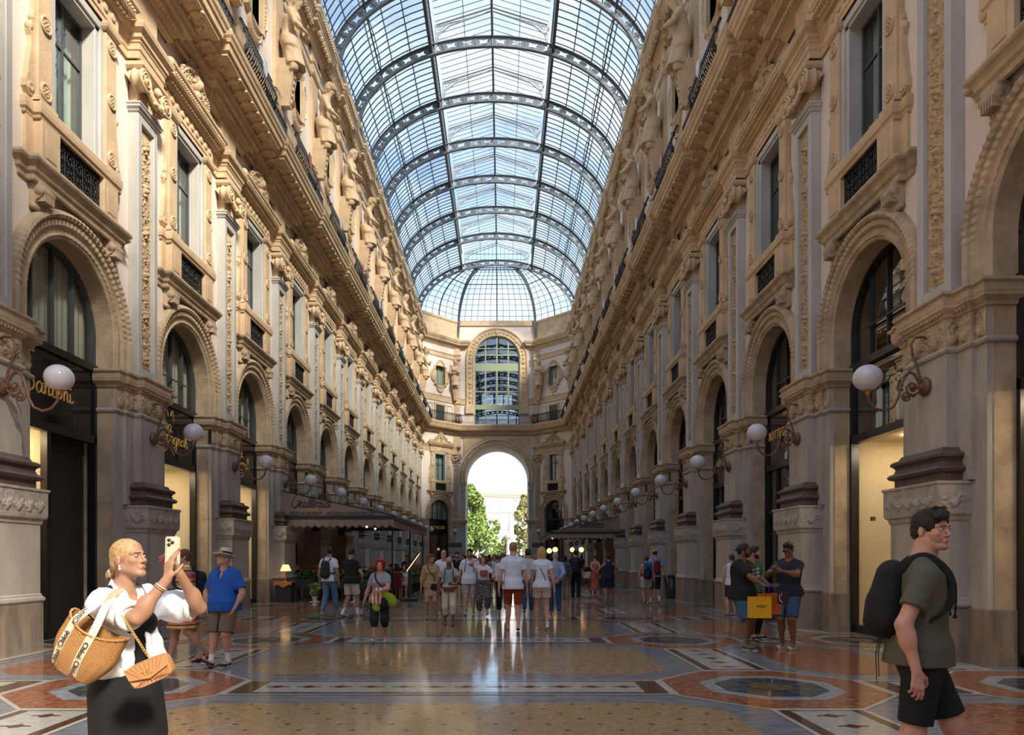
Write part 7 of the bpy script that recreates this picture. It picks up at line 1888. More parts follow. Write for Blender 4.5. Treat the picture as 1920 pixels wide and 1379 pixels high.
PP(1412,1198,1026,'bearded man in a green T-shirt standing behind the man in the brown cap',.5,skin_='tan',head=(.6,0),top=dict(type='tee',mat=cloth(35,95,55,'c_grt'),hem=.5,loose=.02),bottom=dict(type='pants',mat=BK),shoes=BSH,hair=('short','black'),extras=[ex_beard(HAIR['black'])],vox=.014)
PP(1372,1156,1040,'person in a white vest mostly hidden behind the man in the brown cap',PI,skin_='light',top=dict(type='tee',mat=WT,hem=.5,sleeve=0),bottom=dict(type='shorts',mat=cloth(60,40,40,'c_dkr')),shoes=dict(type='sneaker',mat=cloth(20,60,160,'c_blsh')),hair=('short','brown'),far=True,vox=.02)
def paperbag(label,px,py,Y,w_,d_,h_,rz,mt,word_=None,hc='frame_black'):
    p=W(px,py,Y); t=thing('shopping_bag',label,'shopping bag',p,rz)
    m=MB(); v=[(-w_/2,-d_/2,0),(w_/2,-d_/2,0),(w_/2,d_/2,0),(-w_/2,d_/2,0),(-w_/2,-d_/2,h_),(w_/2,-d_/2,h_),(w_/2+.0,0,h_),(w_/2,d_/2,h_),(-w_/2,d_/2,h_),(-w_/2,0,h_)]
    m.add(v,[(0,3,2,1),(0,1,5,4),(1,2,7,6,5),(2,3,8,7),(3,0,4,9,8)]); v2=[(x*.985,y*.97,z+.002) for x,y,z in v]; m.add(v2,[(0,1,2,3),(4,5,1,0),(5,6,7,2,1),(7,8,3,2),(8,9,4,0,3)]); obj('paper_bag',m,mt,t)
    for y in(-d_/2,d_/2): m=MB(); m.tube([(-w_*.2,y,h_-.03),(-w_*.16,y*.6,h_+.10),(0,0,h_+.17),(w_*.16,y*.6,h_+.10),(w_*.2,y,h_-.03)],.005,6); obj('handle',m,M_(hc) if isinstance(hc,str) else hc,t)
    if word_: text('bag_lettering',word_,.055,'frame_black',t,(0,-d_/2-.003,h_*.55),(PI/2,0,0),ext=.001)
    return t
paperbag('yellow paper shopping bag with small black lettering',1424,1159,11.2,.33,.14,.33,.05,cloth(225,170,10,'c_yel',rough=.5),'FENDI')
paperbag('orange paper shopping bag behind the yellow one',1442,1152,11.45,.36,.16,.33,.45,cloth(200,95,15,'c_ora',rough=.5),None,cloth(30,40,150,'c_blh'))
t=thing('pouch','small brown patterned pouch with a white and red jaw motif at his hip','pouch',W(1468,1121,11.3),-.2)
m=MB(); m.cbox(-.08,.08,-.025,.025,-.10,.09,.015); obj('pouch_body',m,cloth(50,28,24,'c_pch'),t); m=MB(); m.tube([(-.02,-.028,.07),(-.06,-.028,.02),(-.05,-.028,-.05),(-.01,-.028,-.08)],.006,5); m.tube([(-.01,-.028,.05),(-.035,-.028,.01),(-.02,-.028,-.05)],.003,4,mat=1); obj('jaw_motif',m,[CL['cloth_w'],cloth(200,20,30,'c_rd')],t)
m=MB(); m.tube([(0,0,.09),(.0,.0,.2),(.04,.03,.32)],.008,6); obj('wrist_strap',m,BK,t)
# man in blue shirt with straw hat
def hat(F_):
    T,sc,R,Cc=F_['T'],F_['sc'],F_['R'],F_['Cc']; m=MB(); Mx=Matrix([[*(R[i]),Cc[i]] for i in range(3)]+[[0,0,0,1]])
    m.lathe([(.0,.155),(.05,.152),(.078,.14),(.088,.115),(.092,.060),(.10,.052),(.15,.042),(.175,.050),(.178,.046),(.15,.034),(.09,.046),(.085,.05)],(0,-.02,.0),28,M=Mx); obj('straw_hat',m,cloth(205,190,160,'c_straw'),F_['t'])
    m=MB(); m.lathe([(.0925,.062),(.0945,.062),(.0925,.092),(.0905,.092)],(0,-.02,.0),28,M=Mx); obj('hat_band',m,BK,F_['t'])
PP(421,1248,1033,'man in bright blue shirt, khaki shorts and straw hat, hands in his pockets',-.15,skin_='pink',build=1.22,belly=.05,feet=((.06,0),(.20,0)),head=(-.35,.25),hands=[dict(t=(.125,-.06,.50),pole=(1,.5,0)),dict(t=(-.125,-.06,.50),pole=(-1,.5,0))],
   top=dict(type='shirt',mat=cloth(22,88,178,'c_blue'),hem=.475,loose=.026,sleeve=.72,vneck=1,fold=.007),bottom=dict(type='shorts',mat=cloth(112,98,80,'c_khaki'),loose=.034,len=.98,fold=.006),shoes=dict(type='sneaker',mat=cloth(38,40,48,'c_slip'),sock=.22),hair=('short','grey'),extras=[hat,ex_glasses()],vox=.010)
DS=stripes('dress_stripes',[(0,(170,60,45)),(.16,(150,105,110)),(.30,(40,30,50)),(.36,(185,140,70)),(.52,(225,205,205)),(.64,(190,150,90)),(.78,(60,40,60)),(.84,(200,120,80))],3.2,2)
PP(347,1243,1036,'woman in a striped knee-length dress and black sandals behind the woman taking a photo',-PI/2+.5,sex='f',skin_='tan',h=1.66,build=1.1,feet=((-.28,.06),(.20,0)),head=(.1,0),hands=[hang(),hangR()],top=dict(type='tee',mat=DS,hem=.5,loose=.03,sleeve=1.0),bottom=dict(type='skirt',mat=DS,hem=.31,width=.13),shoes=dict(type='sandal',mat=BK),hair=('bun','brown'),extras=[ex_backpack(BK,.9)],vox=.011)
# ---------------------------------------------------------------- diners, far crowd
diners=[(745,27.0,'black',(150,60,60),.2,'girl with long dark hair seated with her back to us at the left terrace','long',PI),(758,27.6,'black',(220,220,225),0,'dark-haired diner in a white top facing us on the left terrace','wavy',0),(733,28.6,'dark',(40,40,44),0,'diner in dark clothes at the left end of the terrace table','short',.6),(742,30.2,'black',(60,30,30),0,'second diner in the back row of the left terrace','short',0),(763,31.5,'dark',(30,60,110),0,'waiter in blue standing behind the menu stand','short',0),(556,27.2,'fair',(90,120,190),0,'fair-haired diner in blue half hidden by the table lamp','bob',.5)]
for i,(px,Y,hc,c,_,lb,hs,rz) in enumerate(diners):
    st=i==4; x=(px-VX)*Y/F+CX
    person(lb,(x,Y,-.0),rz,h=1.68,sex='f' if hs in('long','wavy','bob') else 'm',skin_='light',seated=not st,hands=[dict(t=(.06,-.2,.60),pole=(1,.4,-.5)),dict(t=(-.06,-.2,.60),pole=(-1,.4,-.5))] ,far=True,vox=.02,top=dict(type='tee',mat=cloth(*c),hem=.5),bottom=None if not st else dict(type='pants',mat=BK),hair=(hs,hc))
    if not st:
        dup(ch,(x,Y+(0 if rz==0 else 0)+ .08*(1 if rz<1 else -1),0),rz,f'dark red chair used by the {" ".join(lb.split()[:7])}',None)
rs=random.Random(11); HC=['black','dark','brown','auburn','grey','fair','blond']; SKN=['light','tan','pink','brown']
protos=[]
for i in range(7):
    f_=i%2==1; c1=rs.choice([(225,225,230),(30,30,34),(60,80,120),(150,150,155),(190,120,110),(40,60,50),(200,190,170)]); c2=rs.choice([(30,30,34),(50,75,110),(170,150,125),(80,80,85)])
    Fp=person('',(0,0,0),0,h=rs.uniform(1.62,1.82),sex='f' if f_ else 'm',skin_=SKN[i%4],feet=walk(.16,.04),far=True,vox=.024,build=rs.uniform(.95,1.15),top=dict(type='tee',mat=cloth(*c1),hem=.5,loose=.02),bottom=dict(type=['pants','skirt','shorts','pants'][i%4],mat=cloth(*c2)),shoes=dict(type='sneaker',mat=[WT,BK][i%2]),hair=(['short','bob','short','wavy','crop','long','short'][i],HC[i]))
    protos.append((Fp['t'],c1,f_))
crowd=[(868,36,0),(873,52,1),(880,44,1),(888,40,0),(893,58,0),(898,47,1),(904,34,0),(912,50,0),(917,42,1),(921,62,0),(933,48,0),(938,38,1),(946,55,1),(952,44,0),(975,36,0),(980,52,1),(986,45,0),(993,60,1),(1000,50,0),(1006,42,1),(861,60,0),(850,48,1),(815,50,0),(908,70,1),(930,76,0),(945,80,1),(965,82,0),(884,68,1),(900,84,0),(1090,50,0)]
CN={(225,225,230):'white',(30,30,34):'black',(60,80,120):'blue',(150,150,155):'grey',(190,120,110):'pink',(40,60,50):'green',(200,190,170):'cream'}
for i,(px,Y,away) in enumerate(crowd):
    pr,c1,f_=protos[i%7]; x=(px-VX)*Y/F+CX; rz=(PI if away else 0)+rs.uniform(-.3,.3)
    lb=f'small distant {"woman" if f_ else "man"} in a {CN[c1]} top, {"walking away" if away else "facing us"}, {"near the end archway" if Y>55 else "in the crowd down the nave"}'
    if i<7: pr.location=(x,Y,0); pr.rotation_euler=(0,0,rz); o=pr
    else: o=dup(pr,(x,Y,0),rz)
    o['label']=lb; o['group']='distant crowd in the nave'
# ---------------------------------------------------------------- stone figures on the top storey
stone=M_('tan')
def statue(f_,seed):
    Fp=person('',(0,0,0),0,h=3.75,sex='f' if f_ else 'm',build=1.15,far=True,vox=.045,lean=.14,matall=stone,cutz=.9,head=(.15*seed,-.5),hands=[dict(t=(.0,-.15,.70),pole=(1,.2,-.6)),dict(t=(-.02,-.16,.62),pole=(-1,.2,-.6))],top=dict(type='tee',mat=stone,hem=.52,sleeve=0,loose=.04,fold=.02,name='drapery') if f_ else None,bottom=dict(type='skirt',mat=stone,hem=.30,width=.10,pleat=7,name='drapery'),hair=('wavy' if f_ else 'curly',stone),cat='statue',name='stone_figure')
    t=Fp['t']; m=MB(); m.add([(-.13,-.02,-.3),(.13,-.02,-.3),(.13,.34,-.3),(-.13,.34,-.3),(-.30,-.26,1.30),(.30,-.26,1.30),(.30,.38,1.30),(-.30,.38,1.30)],[(0,3,2,1),(4,5,6,7),(0,1,5,4),(1,2,6,5),(2,3,7,6),(3,0,4,7)]); [m.ell((0,-.06-.03*i,-.1+.22*i),(.07+.01*i,.05,.09),6,5) for i in range(5)]
    obj('tapered_pedestal',m,stone,t); return t
sts=[statue(False,1),statue(True,-1)]; used=[False,False]
def put_statue(k,l,r,label,g):
    if not used[k]: o=sts[k]; used[k]=True; o.location=l; o.rotation_euler=(0,0,r)
    else: o=dup(sts[k],l,r)
    o['label']=label; o['group']=g; o['category']='statue'
for side in 'LR':
    for n in range(13):
        k=n%2; l,r=FR[side](PY(n)); sx=1 if side=='L' else -1
        put_statue(k,(l[0]+sx*.50,l[1],18.1),r+PI,lab('carved stone figure' if k==0 else 'draped stone figure',side,n),f'{"draped " if k else ""}stone figures of the {fac[side]}')
for sx,sn in((-1,'left'),(1,'right')): put_statue(1,(sx*4.28,72.85,18.1),2*PI,f'draped stone figure just {sn} of the great end window','stone figures beside the great window')
# ================================================================ THE TWO PEOPLE IN FRONT
# --- woman photographing
pw_=Vector((-1.40,3.80,0)); rzw=PI/2-.42
def loc_w(px,py,Y,base=pw_,rz=rzw): p=W(px,py,Y)-base; q=Matrix.Rotation(-rz,3,'Z')@p; return (q.x,q.y,q.z)
def locdir(v,rz): q=Matrix.Rotation(-rz,3,'Z')@Vector(v); return (q.x,q.y,q.z)
BLKD=cloth(14,14,17,'c_blackdress',noise=.1,bump=.1)
Lw=loc_w(337,1076,3.80); Rw=loc_w(314,1086,3.60)
FWm=person('blonde woman in a white shirt and black dress photographing with her phone',pw_,rzw,h=1.635,sex='f',skin_='tan',build=.93,feet=((.05,0),(-.05,0)),head=(.14,.17),
   hands=[dict(t=Lw,world=1,pole=locdir((.9,.3,-.5),rzw),d=locdir((-.25,-.15,.9),rzw),n=locdir((-.9,-.1,-.3),rzw),curl=(.55,.6,.65,.7),th=-1),
          dict(t=Rw,world=1,pole=locdir((.2,-.5,-.9),rzw),d=locdir((.05,.12,1),rzw),n=locdir((.45,.9,0),rzw),curl=(.22,.25,.35,.45),th=-1)],
   top=dict(type='tee',mat=BLKD,hem=.50,sleeve=0,loose=.006,neck=(.055,.06,.055),vneck=1,name='dress_bodice'),bottom=dict(type='skirt',mat=BLKD,hem=.06,width=.14,pleat=8,pad=.01,name='dress_skirt'),shoes=None,hair=None,vox=.0065)
Fg=FWm; P_,T_,R_,sc_,Hw=Fg['P'],Fg['T'],Fg['R'],Fg['sc'],Fg['H']; tw=Fg['t']
# sleek hair tied low
G=Sdf(.015); E=lambda s_,f_,u_,a,b_,c: G.ell(T_(s_,f_,u_),V3(a,b_,c)*sc_,R_)
E(0,-.021,.035,.0775,.099,.0865); E(0,-.052,-.015,.068,.068,.063); G.sub(T_(0,.106,-.036),V3(.081,.080,.121)*sc_,R_,.004); G.sub(T_(0,.0,-.135),V3(.2,.2,.065)*sc_,R_,.01); [G.sub(T_(q*.088,.012,-.05),V3(.03,.045,.058)*sc_,R_,.006) for q in(-1,1)]
G.cap(T_(0,-.115,-.050),T_(0,-.125,-.075),.028*sc_,.026*sc_); G.cap(T_(0,-.14,-.07),T_(0,-.165,-.16),.034*sc_,.028*sc_); G.cap(T_(0,-.165,-.16),T_(0,-.155,-.23),.028*sc_,.008)
kd=_n(R_[:,1]+R_[:,2]*.3)
G.fn(lambda Pp,D: D+.0008*np.sin((Pp@R_[:,0])*900)+.0005*np.sin((Pp@R_[:,2])*160+(Pp@R_[:,1])*90))
obj('hair',np_mesh('hair',[(*surf(G,Fg['Cc']-V3(.24,.24,.36),Fg['Cc']+.2,.004),0)],HAIR['blond']),None,tw)
m=MB(); cs=T_(0,-.128,-.062); m.tube([cs+R_[:,0]*.030*math.cos(a)*(1+.15*math.sin(5*a))+_n(R_[:,1]*.4+R_[:,2])*.026*math.sin(a) for a in [i*PI/10 for i in range(20)]],.009,6,closed=True); obj('hair_tie',m,cloth(190,170,160,'c_tie'),tw)
m=MB(); [m.ell(T_(q*.080,-.004,-.044),.007) for q in(-1,1)]; [m.ell(T_(q*.081,-.004,-.060),(.007,.007,.008)) for q in(-1,1)]; obj('earring',m,M_('enamel_white'),tw)
# open white shirt with rolled sleeves
off=.030; G=Sdf(.045); fg=1.0
G.ell(P_(0,.008,.70*Hw*1.0),(.165,.125,.20)); G.ell(P_(0,.0,.60*Hw),(.172,.135,.17)); G.ell(P_(.12,-.02,.60*Hw),(.09,.10,.15)); G.cap(P_(-.11,.01,.80*Hw),P_(.11,.01,.80*Hw),.072)
ends=[]
for s0,el,wr,a,sx in Fg['arms']:
    e=s0+(el-s0)*.86; G.cap(s0,s0+(el-s0)*.55,.066,.082,k=.05); G.cap(s0+(el-s0)*.55,e,.082,.070,k=.03); ends.append((e,_n(el-s0)))
G.fn(fold(.007,44,9,(1,1,1))); G.fn(fold(.0035,95,12,(1,1,.7)))
def trimw(Pp,D):
    for e,n_ in ends:
        q=Pp-e; ax=q@n_; rad=np.linalg.norm(q-ax[:,None]*n_,axis=1); D=np.where((rad<.12)&(ax<.12),np.maximum(D,ax),D)
    return D
G.fn(trimw)
def hollow(Pp,D): return np.maximum(D,-(D+.016))
def opening(Pp,D):
    z=Pp[:,2]/Hw; half=.022+.065*np.clip((.80-z)/.25,0,1)+.03*np.clip((.60-z)/.15,0,1); half=np.where(z>.74,.030+.25*(z-.74),half)
    x=Pp[:,0]+.0; half=half*.62; inside=np.minimum(half-np.abs(x), -Pp[:,1]-.02)
    return np.maximum(D,inside)
G.fn(hollow); G.fn(opening); G.sub(P_(0,-.01,.875*Hw),V3(.062,.07,.065),None,.004); G.fn(lambda Pp,D: np.maximum(D,(.555+.04*np.cos(Pp[:,0]*14))*Hw*.97-Pp[:,2]))
obj('shirt',np_mesh('shirt',[(*surf(G,Fg['lo']-.05,Fg['hi']+.05,.006),0)],cloth(236,238,246,'c_linen',noise=.04,bump=.15,bscale=90)),None,tw)
m=MB()
for (s0,el,wr,a,sx) in Fg['arms']:
    n_=_n(el-s0); e=s0+(el-s0)*.84; b=_n(np.cross(n_,V3(0,0,1))); c=np.cross(n_,b)
    m=MB(); m.tube([e+n_*.004*math.sin(3*q)+(b*math.cos(q)+c*math.sin(q))*.066 for q in [i*PI/12 for i in range(24)]],.016,8,closed=True); obj('rolled_cuff',m,CL['c_linen'],tw)
m=MB(); 
for q in(-1,1):
    pts=[P_(q*.012,.062,.862*Hw),P_(q*.060,.035,.868*Hw),P_(q*.078,-.02,.850*Hw),P_(q*.062,-.085,.815*Hw),P_(q*.085,-.105,.785*Hw)]
    low=[p+V3(q*.02,.0,-.035) for p in pts]; low[-1]=pts[-1]+V3(-q*.03,-.005,-.0)
    for i in range(4): m.add([pts[i],pts[i+1],low[i+1],low[i]],[(0,1,2,3)]); m.add([pts[i]+V3(0,0,.003),pts[i+1]+V3(0,0,.003),low[i+1],low[i]],[(3,2,1,0)])
obj('collar',m,CL['c_linen'],tw)
m=MB(); [m.lathe([(0,.004),(.006,.004),(.006,0)],tuple(P_(-.115,-.115,z*Hw)),10,axis='y') for z in(.60,.66,.72)]; obj('buttons',m,M_('eye_white'),tw)
# nails, bracelets, necklace, ring
m=MB()
for tp in Fg['tips']:
    for (p,d,r) in tp[:4]: m.ell(p+d*.006,(r*.8,r*.8,.010),8,6,R=Vector((0,0,1)).rotation_difference(Vector(d)).to_matrix())
obj('red_nails',m,M_('nail'),tw)
s0,el,wr,a,sx=Fg['arms'][1]; n_=_n(wr-el); b=_n(np.cross(n_,V3(0,0,1))); c=np.cross(n_,b)
for k,(u,mt,rr) in enumerate(((.76,'gold',.030),(.80,'enamel_white',.029))): m=MB(); q0=el+(wr-el)*u; m.tube([q0+(b*math.cos(q)+c*math.sin(q))*rr for q in [i*PI/10 for i in range(20)]],.0035,6,closed=True); obj('bracelet',m,M_(mt),tw)
m=MB(); m.tube([P_(-.05,-.0,.845*Hw),P_(-.035,-.085,.80*Hw),P_(0,-.118,.765*Hw),P_(.035,-.085,.80*Hw),P_(.05,0,.845*Hw)],.0015,5); m.ell(P_(0,-.121,.758*Hw),.007); obj('necklace',m,M_('gold'),tw)
# phone
t=thing('phone','smartphone in a pale floral case held up in both hands','phone',W(324,1033,3.70),.25)
m=MB(); m.cbox(-.036,.036,-.005,.005,-.074,.074,.008); obj('phone_case',m,cloth(205,195,170,'c_case',rough=.3),t)
m=MB(); [m.lathe([(0,-.009),(.008,-.009),(.009,-.005)],(x,0,z),12,axis='y') for x,z in((-.018,.055),(-.002,.042),(-.018,.030))]; obj('phone_lenses',m,M_('frame_black'),t)
t.rotation_euler=(-.12,0,.3)
# straw tote with printed bands
def bag_r(u):   # u -1 bottom .. 1 rim -> half width, half depth
    return (.115+.085*math.sin(PI*.5*min(1,(u+1)*.75+.05))+.0*u)*1.0, (.055+.055*math.sin(PI*.5*min(1,(u+1)*.85)))
t=thing('straw_tote','woven straw tote bag with two cream lettered bands hanging from her shoulder','bag',W(160,1222,3.50)); t.rotation_euler=(0,.52,0); t.scale=(.80,.80,.80)
m=MB(); n=64; k=44; v=[];f=[]
for j in range(k+1):
    u=-1+2*j/k; a,b=bag_r(u); z=u*.165+ (0 if j else 0)
    for i in range(n):
        q=2*PI*i/n; wv=.0022*math.sin(q*40+(j%2)*PI); e=1-.05*(abs(math.cos(q))**6)*max(0,u)
        zz=z+ .028*max(0,u)**2*math.cos(2*q)
        v.append(((a+wv)*math.cos(q)*e,(b+wv)*math.sin(q),zz))
for j in range(k):
    for i in range(n): f.append((j*n+i,j*n+(i+1)%n,(j+1)*n+(i+1)%n,(j+1)*n+i))
f.append(tuple(range(n-1,-1,-1))); m.add(v,f,0,True)
rim=v[-n:]; m.tube(rim,.008,6,closed=True); m.add([(x*.94,y*.94,z-.001) for x,y,z in rim]+[(x*.8,y*.7,-.10) for x,y,z in rim],[(i,(i+1)%n,n+(i+1)%n,n+i) for i in range(n)],0,True)
def weave():
    mm=mat('straw',srgb(196,142,84),.8,noise=.25,nscale=60,stretch=(1,1,4)); nt=mm.node_tree; N=nt.nodes; L=nt.links
    b=[x for x in N if x.type=='BSDF_PRINCIPLED'][0]; tc=N.new('ShaderNodeTexCoord'); wv=N.new('ShaderNodeTexWave'); wv.bands_direction='Z'; wv.inputs['Scale'].default_value=42; wv.inputs['Distortion'].default_value=.6; L.new(tc.outputs['Object'],wv.inputs[0]); bp=N.new('ShaderNodeBump'); bp.inputs['Strength'].default_value=.8; bp.inputs['Distance'].default_value=.006; L.new(wv.outputs[0],bp.inputs['Height']); L.new(bp.outputs[0],b.inputs['Normal']); return mm
obj('woven_body',m,weave(),t)
bandm=cloth(228,206,178,'c_band',bump=.1)
def band(x0,sgn,word_dir):
    m=MB(); pts=[]
    for j in range(3,k+1):
        u=-1+2*j/k; a,b=bag_r(u); z=u*.165; y=-b*math.sqrt(max(.02,1-(x0/a)**2))-.005; pts.append((x0,y,z-.0))
    top_=[(x0*.85-.01,-.085,.20),(x0*.45-.03,-.03,.29),(-.055,.06,.37),(-.06,.14,.40)]
    al=pts+top_; w_=.024; v=[]
    for p in al: v+=[(p[0]-w_,p[1],p[2]),(p[0]+w_,p[1],p[2])]
    m.add(v,[(2*i,2*i+1,2*i+3,2*i+2) for i in range(len(al)-1)],0,True); m.add([(a_,b_+.004,c_) for a_,b_,c_ in v],[(2*i+2,2*i+3,2*i+1,2*i) for i in range(len(al)-1)],0,True)
    obj('strap_band',m,bandm,t)
    for zc in(-.085,.045)+((.215,) if sgn<0 else ()):
        u=zc/.165; 
        if u<1: a,b=bag_r(u); y=-b*math.sqrt(max(.02,1-(x0/a)**2))-.012; u2=(zc+.05)/.165; a2,b2=bag_r(min(1,u2)); y2=-b2*math.sqrt(max(.02,1-(x0/a2)**2))-.012; sl=math.atan2(y2-y,.05)*.6; xx=x0
        else: y=-.100; sl=.25; xx=x0*.80-.01
        X=Vector((0,math.sin(sl),math.cos(sl)))*(1 if word_dir>0 else -1); Yv=Vector((-1,0,0))*(1 if word_dir>0 else -1); Z=X.cross(Yv)
        Mx=Matrix(((X.x,Yv.x,Z.x,xx),(X.y,Yv.y,Z.y,y),(X.z,Yv.z,Z.z,zc),(0,0,0,1)))
        text('band_lettering','Chloé',.045,'ink',t,(0,0,0),(0,0,0),ext=.0008,matrix=Mx,bold=.0004)
band(-.105,-1,1); band(.035,1,-1)
# quilted shoulder bag with chain
t=thing('quilted_bag','tan quilted leather shoulder bag with a gold clasp on a chain','bag',W(284,1258,3.40)); t.rotation_euler=(0,-.42,.12)
m=MB(); n=40
def sq(q,a,b,e=.35): return (a*math.copysign(abs(math.cos(q))**e,math.cos(q)), b*math.copysign(abs(math.sin(q))**e,math.sin(q)))
v=[];f=[]; lay=[(-.036,.90),(-.040,.97),(-.030,1.0),(.030,1.0),(.038,.97),(.036,.88)]
for y,s_ in lay:
    for i in range(n): x,z=sq(2*PI*i/n,.098*s_,.058*s_,.45); v.append((x,y,z))
for j in range(len(lay)-1):
    for i in range(n): f.append((j*n+i,(j+1)*n+i,(j+1)*n+(i+1)%n,j*n+(i+1)%n))
f+= [tuple(range(n)),tuple(range(6*n-1,5*n-1,-1))]; m.add(v,f,0,True)
LEA=cloth(190,138,92,'c_leather',rough=.42,noise=.08,bump=.1); obj('bag_body',m,LEA,t)
m=MB(); m.extrude([(-.098,-.041,.050),(.098,-.041,.050),(.094,-.041,-.006),(.0,-.046,-.030),(-.094,-.041,-.006)][::-1],(0,-.007,0)); obj('flap',m,LEA,t)
m=MB()
for i in range(-4,5):
    x=i*.022; m.tube([(x,-.0425,-.048),(x*.5+.0,-.0435,-.032)],.0015,4); m.tube([(x*1.0,-.0495,.045),(x*.45,-.0505,-.018)],.0012,4)
obj('quilting',m,cloth(150,104,66,'c_lea2'),t)
text('clasp_monogram','YSL',.032,'gold',t,(0,-.053,.0),(PI/2,.0,0),ext=.002)
c0=W(291,1235,3.41)-W(284,1258,3.40); m=MB(); a=Vector((.02,-.01,.055)); b_=Vector((-.03,.04,.30))
for i in range(34): 
    q=a+(b_-a)*(i/33); m.tube([q+Vector((.0045*math.cos(w_),0 if i%2 else .0045*math.cos(w_),.006*math.sin(w_))) for w_ in [j*PI/3 for j in range(6)]],.0014,4,closed=True)
obj('chain',m,M_('gold'),t)

# --- man with backpack
pm_=Vector((3.11,4.22,0)); rzm=PI/2-.45
Fg=person('dark-haired man in an olive T-shirt and black shorts with black backpack, at the right edge',pm_,rzm,h=1.815,skin_='pink',build=1.02,feet=((.32,.0),(-.28,.04)),head=(-.74,.0),lean=.03,
   hands=[dict(t=(.15,-.02,.485),pole=(.5,1,0)),dict(t=(-.155,.025,.492),pole=(-.4,1,0),d=(-.02,-.05,-1),n=(.9,.3,0),curl=(.30,.38,.45,.5),th=1)],
   top=dict(type='tee',mat=cloth(84,84,70,'c_olive',noise=.08),hem=.50,loose=.024,sleeve=.62,fold=.007),bottom=dict(type='shorts',mat=cloth(15,16,22,'c_blkshort',noise=.08),loose=.022,len=.84),shoes=SNK,hair=None,vox=.0065)
P_,T_,R_,sc_,Hm=Fg['P'],Fg['T'],Fg['R'],Fg['sc'],Fg['H']; tm_=Fg['t']
G=Sdf(.018); E=lambda s_,f_,u_,a,b_,c: G.ell(T_(s_,f_,u_),V3(a,b_,c)*sc_,R_)
E(0,-.020,.040,.083,.104,.092); E(0,-.055,-.01,.073,.066,.062); E(0,.030,.098,.068,.058,.030); E(.02,.070,.075,.05,.03,.025)
G.sub(T_(0,.092,-.050),V3(.074,.086,.106)*sc_,R_,.006); G.sub(T_(0,0,-.135),V3(.2,.2,.062)*sc_,R_,.01); [G.sub(T_(q*.086,.006,-.045),V3(.03,.042,.060)*sc_,R_,.006) for q in(-1,1)]
G.fn(fold(.0022,190,8,(1,1,1)))
obj('hair',np_mesh('hair',[(*surf(G,Fg['Cc']-.24,Fg['Cc']+.22,.0045),0)],HAIR['black']),None,tm_)
ST=mat('stubble',(.40,.215,.155),.8,noise=.3,nscale=300)
G=Sdf(.010); G.ell(T_(0,.024,-.038),V3(.0605,.0645,.0785)*sc_,R_); G.ell(T_(0,.072,-.101),V3(.0228,.0188,.0158)*sc_,R_)
for q in(-1,1): G.cap(T_(q*.048,-.012,-.055),T_(q*.014,.066,-.099),.0206*sc_,.0176*sc_)
G.sub(T_(0,.085,-.002),V3(.085,.078,.048)*sc_,R_,.004); G.sub(T_(0,.105,-.0665),V3(.022,.03,.010)*sc_,R_,.004); G.cut(T_(0,-.005,0),-R_[:,1])
obj('stubble',np_mesh('stubble',[(*surf(G,Fg['Cc']-.2,Fg['Cc']+.2,.004),0)],ST),None,tm_)
m=MB()
for q in(-1,1): m.ell(T_(q*.033,.045,.128),V3(.028,.012,.012)*sc_,14,8,R=Matrix([list(r) for r in R_])); m.tube([T_(q*.06,.04,.125),T_(q*.080,-.03,.10),T_(q*.082,-.06,.08)],.0025,5)
m.tube([T_(-.01,.05,.13),T_(.01,.05,.13)],.003,5); obj('sunglasses',m,M_('shade_lens'),tm_)
BP=cloth(14,15,18,'c_bpblack',bump=.3); z0=.72
G=Sdf(.04); G.cap(P_(0,.185,.645*Hm),P_(0,.165,.79*Hm),.115,.092,flat=(V3(1,0,0),.74)); G.cap(P_(0,.235,.625*Hm),P_(0,.225,.69*Hm),.085,.072,flat=(V3(1,0,0),.80)); G.fn(fold(.006,30,2)); G.fn(lambda Pp,D: np.maximum(D,-(Pp[:,1]-.105)))
obj('backpack',np_mesh('backpack',[(*surf(G,Fg['lo']-.1,Fg['hi']+V3(.1,.35,.1),.009),0)],BP),None,tm_)
for q in(-1,1):
    m=MB(); pp=smooth([P_(q*.10,.13,.80*Hm),P_(q*.11,.075,.838*Hm),P_(q*.11,.0,.848*Hm),P_(q*.115,-.085,.812*Hm),P_(q*.125,-.128,.76*Hm),P_(q*.150,-.120,.70*Hm),P_(q*.190,-.04,.655*Hm),P_(q*.15,.10,.60*Hm)],6); m.tube(pp,list(np.interp(np.linspace(0,1,len(pp)),[0,.3,.5,.65,.8,1],[.026,.027,.026,.022,.012,.010])),8,flat=.35); obj('backpack_strap',m,BP,tm_)
    m=MB(); m.tube([P_(q*.125,-.135,.76*Hm),P_(q*.12,-.15,.72*Hm),P_(q*.118,-.148,.665*Hm)],[.006,.006,.006],5); m.ell(P_(q*.118,-.148,.66*Hm),.012); obj('strap_end',m,BP,tm_)
m=MB(); m.tube([P_(.02,.22,.60*Hm),P_(.03,.24,.52*Hm),P_(.02,.235,.42*Hm)],[.012,.011,.008],5,flat=.3); m.tube([P_(-.03,.21,.60*Hm),P_(-.04,.23,.53*Hm),P_(-.035,.225,.45*Hm)],[.012,.011,.008],5,flat=.3); obj('hanging_strap',m,BP,tm_)
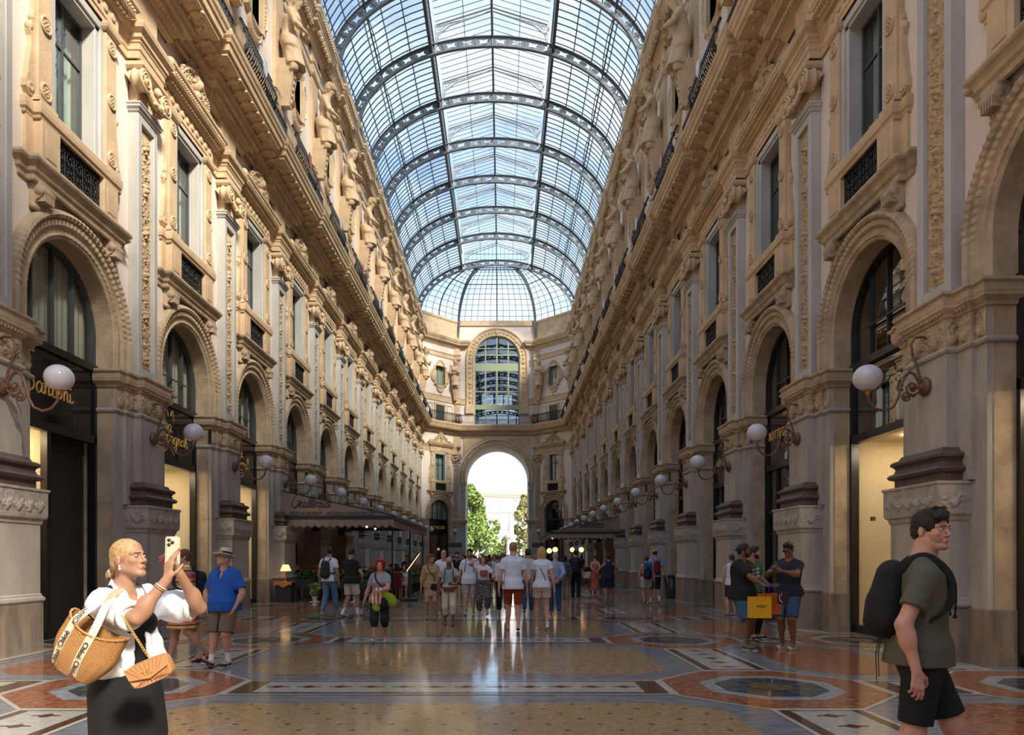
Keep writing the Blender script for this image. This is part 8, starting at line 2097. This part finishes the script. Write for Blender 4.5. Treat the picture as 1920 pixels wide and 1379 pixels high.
# ================================================================ CAMERA, SKY, LIGHT
cd=bpy.data.cameras.new('camera'); cam=bpy.data.objects.new('camera',cd); COL.objects.link(cam)
cam.location=(CX,0,H); cam.rotation_euler=(PI/2,0,0); cd.sensor_fit='HORIZONTAL'; cd.sensor_width=36; cd.lens=F/1920*36
cd.shift_x=(960-VX)/1920; cd.shift_y=(VY-689.5)/1920; cd.clip_end=600; cd.clip_start=.05
bpy.context.scene.camera=cam
w=bpy.data.worlds.new('world'); bpy.context.scene.world=w; w.use_nodes=True; nt=w.node_tree; nt.nodes.clear()
N=nt.nodes; L=nt.links; out=N.new('ShaderNodeOutputWorld'); bg=N.new('ShaderNodeBackground'); L.new(bg.outputs[0],out.inputs[0])
sky=N.new('ShaderNodeTexSky'); sky.sky_type='NISHITA'; sky.sun_disc=False; sky.sun_elevation=math.radians(38); sky.sun_rotation=math.radians(140); sky.air_density=1.0; sky.dust_density=.6; sky.ozone_density=2
tc=N.new('ShaderNodeTexCoord'); mp=N.new('ShaderNodeMapping'); mp.inputs['Scale'].default_value=(1,1,2.2); L.new(tc.outputs['Generated'],mp.inputs[0])
nz=N.new('ShaderNodeTexNoise'); nz.inputs['Scale'].default_value=2.3; nz.inputs['Detail'].default_value=6; nz.inputs['Roughness'].default_value=.55; L.new(mp.outputs[0],nz.inputs[0])
cr=N.new('ShaderNodeValToRGB'); cr.color_ramp.elements[0].position=.50; cr.color_ramp.elements[1].position=.74; cr.color_ramp.elements[0].color=(.10,.10,.10,1); cr.color_ramp.elements[1].color=(.95,.95,.95,1); L.new(nz.outputs[0],cr.inputs[0])
mx=N.new('ShaderNodeMix'); mx.data_type='RGBA'; L.new(cr.outputs[0],mx.inputs[0]); 
sc=N.new('ShaderNodeMix'); sc.data_type='RGBA'; sc.blend_type='MULTIPLY'; sc.inputs[0].default_value=1; L.new(sky.outputs[0],sc.inputs[6]); sc.inputs[7].default_value=(SKYK*1.0,SKYK*1.05,SKYK*1.08,1)
L.new(sc.outputs[2],mx.inputs[6]); mx.inputs[7].default_value=(*CLOUD,1); L.new(mx.outputs[2],bg.inputs[0]); bg.inputs[1].default_value=1.0
sd=bpy.data.lights.new('sun','SUN'); so=bpy.data.objects.new('sun',sd); COL.objects.link(so); sd.energy=SUNE; sd.angle=math.radians(9); sd.color=(1,.90,.74)
az=math.radians(SUNAZ); el=math.radians(SUNEL)      # direction of travel: towards -x,+y
d=Vector((-math.sin(az)*math.cos(el), math.cos(az)*math.cos(el), -math.sin(el))); so.rotation_euler=d.to_track_quat('-Z','Y').to_euler(); so.location=(10,-10,40)
s=bpy.context.scene; s.view_settings.view_transform='Standard'; s.view_settings.look='None'; s.view_settings.gamma=1; s.view_settings.exposure=EXPO; s.view_settings.use_curve_mapping=False
s.cycles.max_bounces=8; s.cycles.diffuse_bounces=4; s.cycles.transparent_max_bounces=12; s.cycles.caustics_reflective=False; s.cycles.caustics_refractive=False
s.cycles.sample_clamp_indirect=6
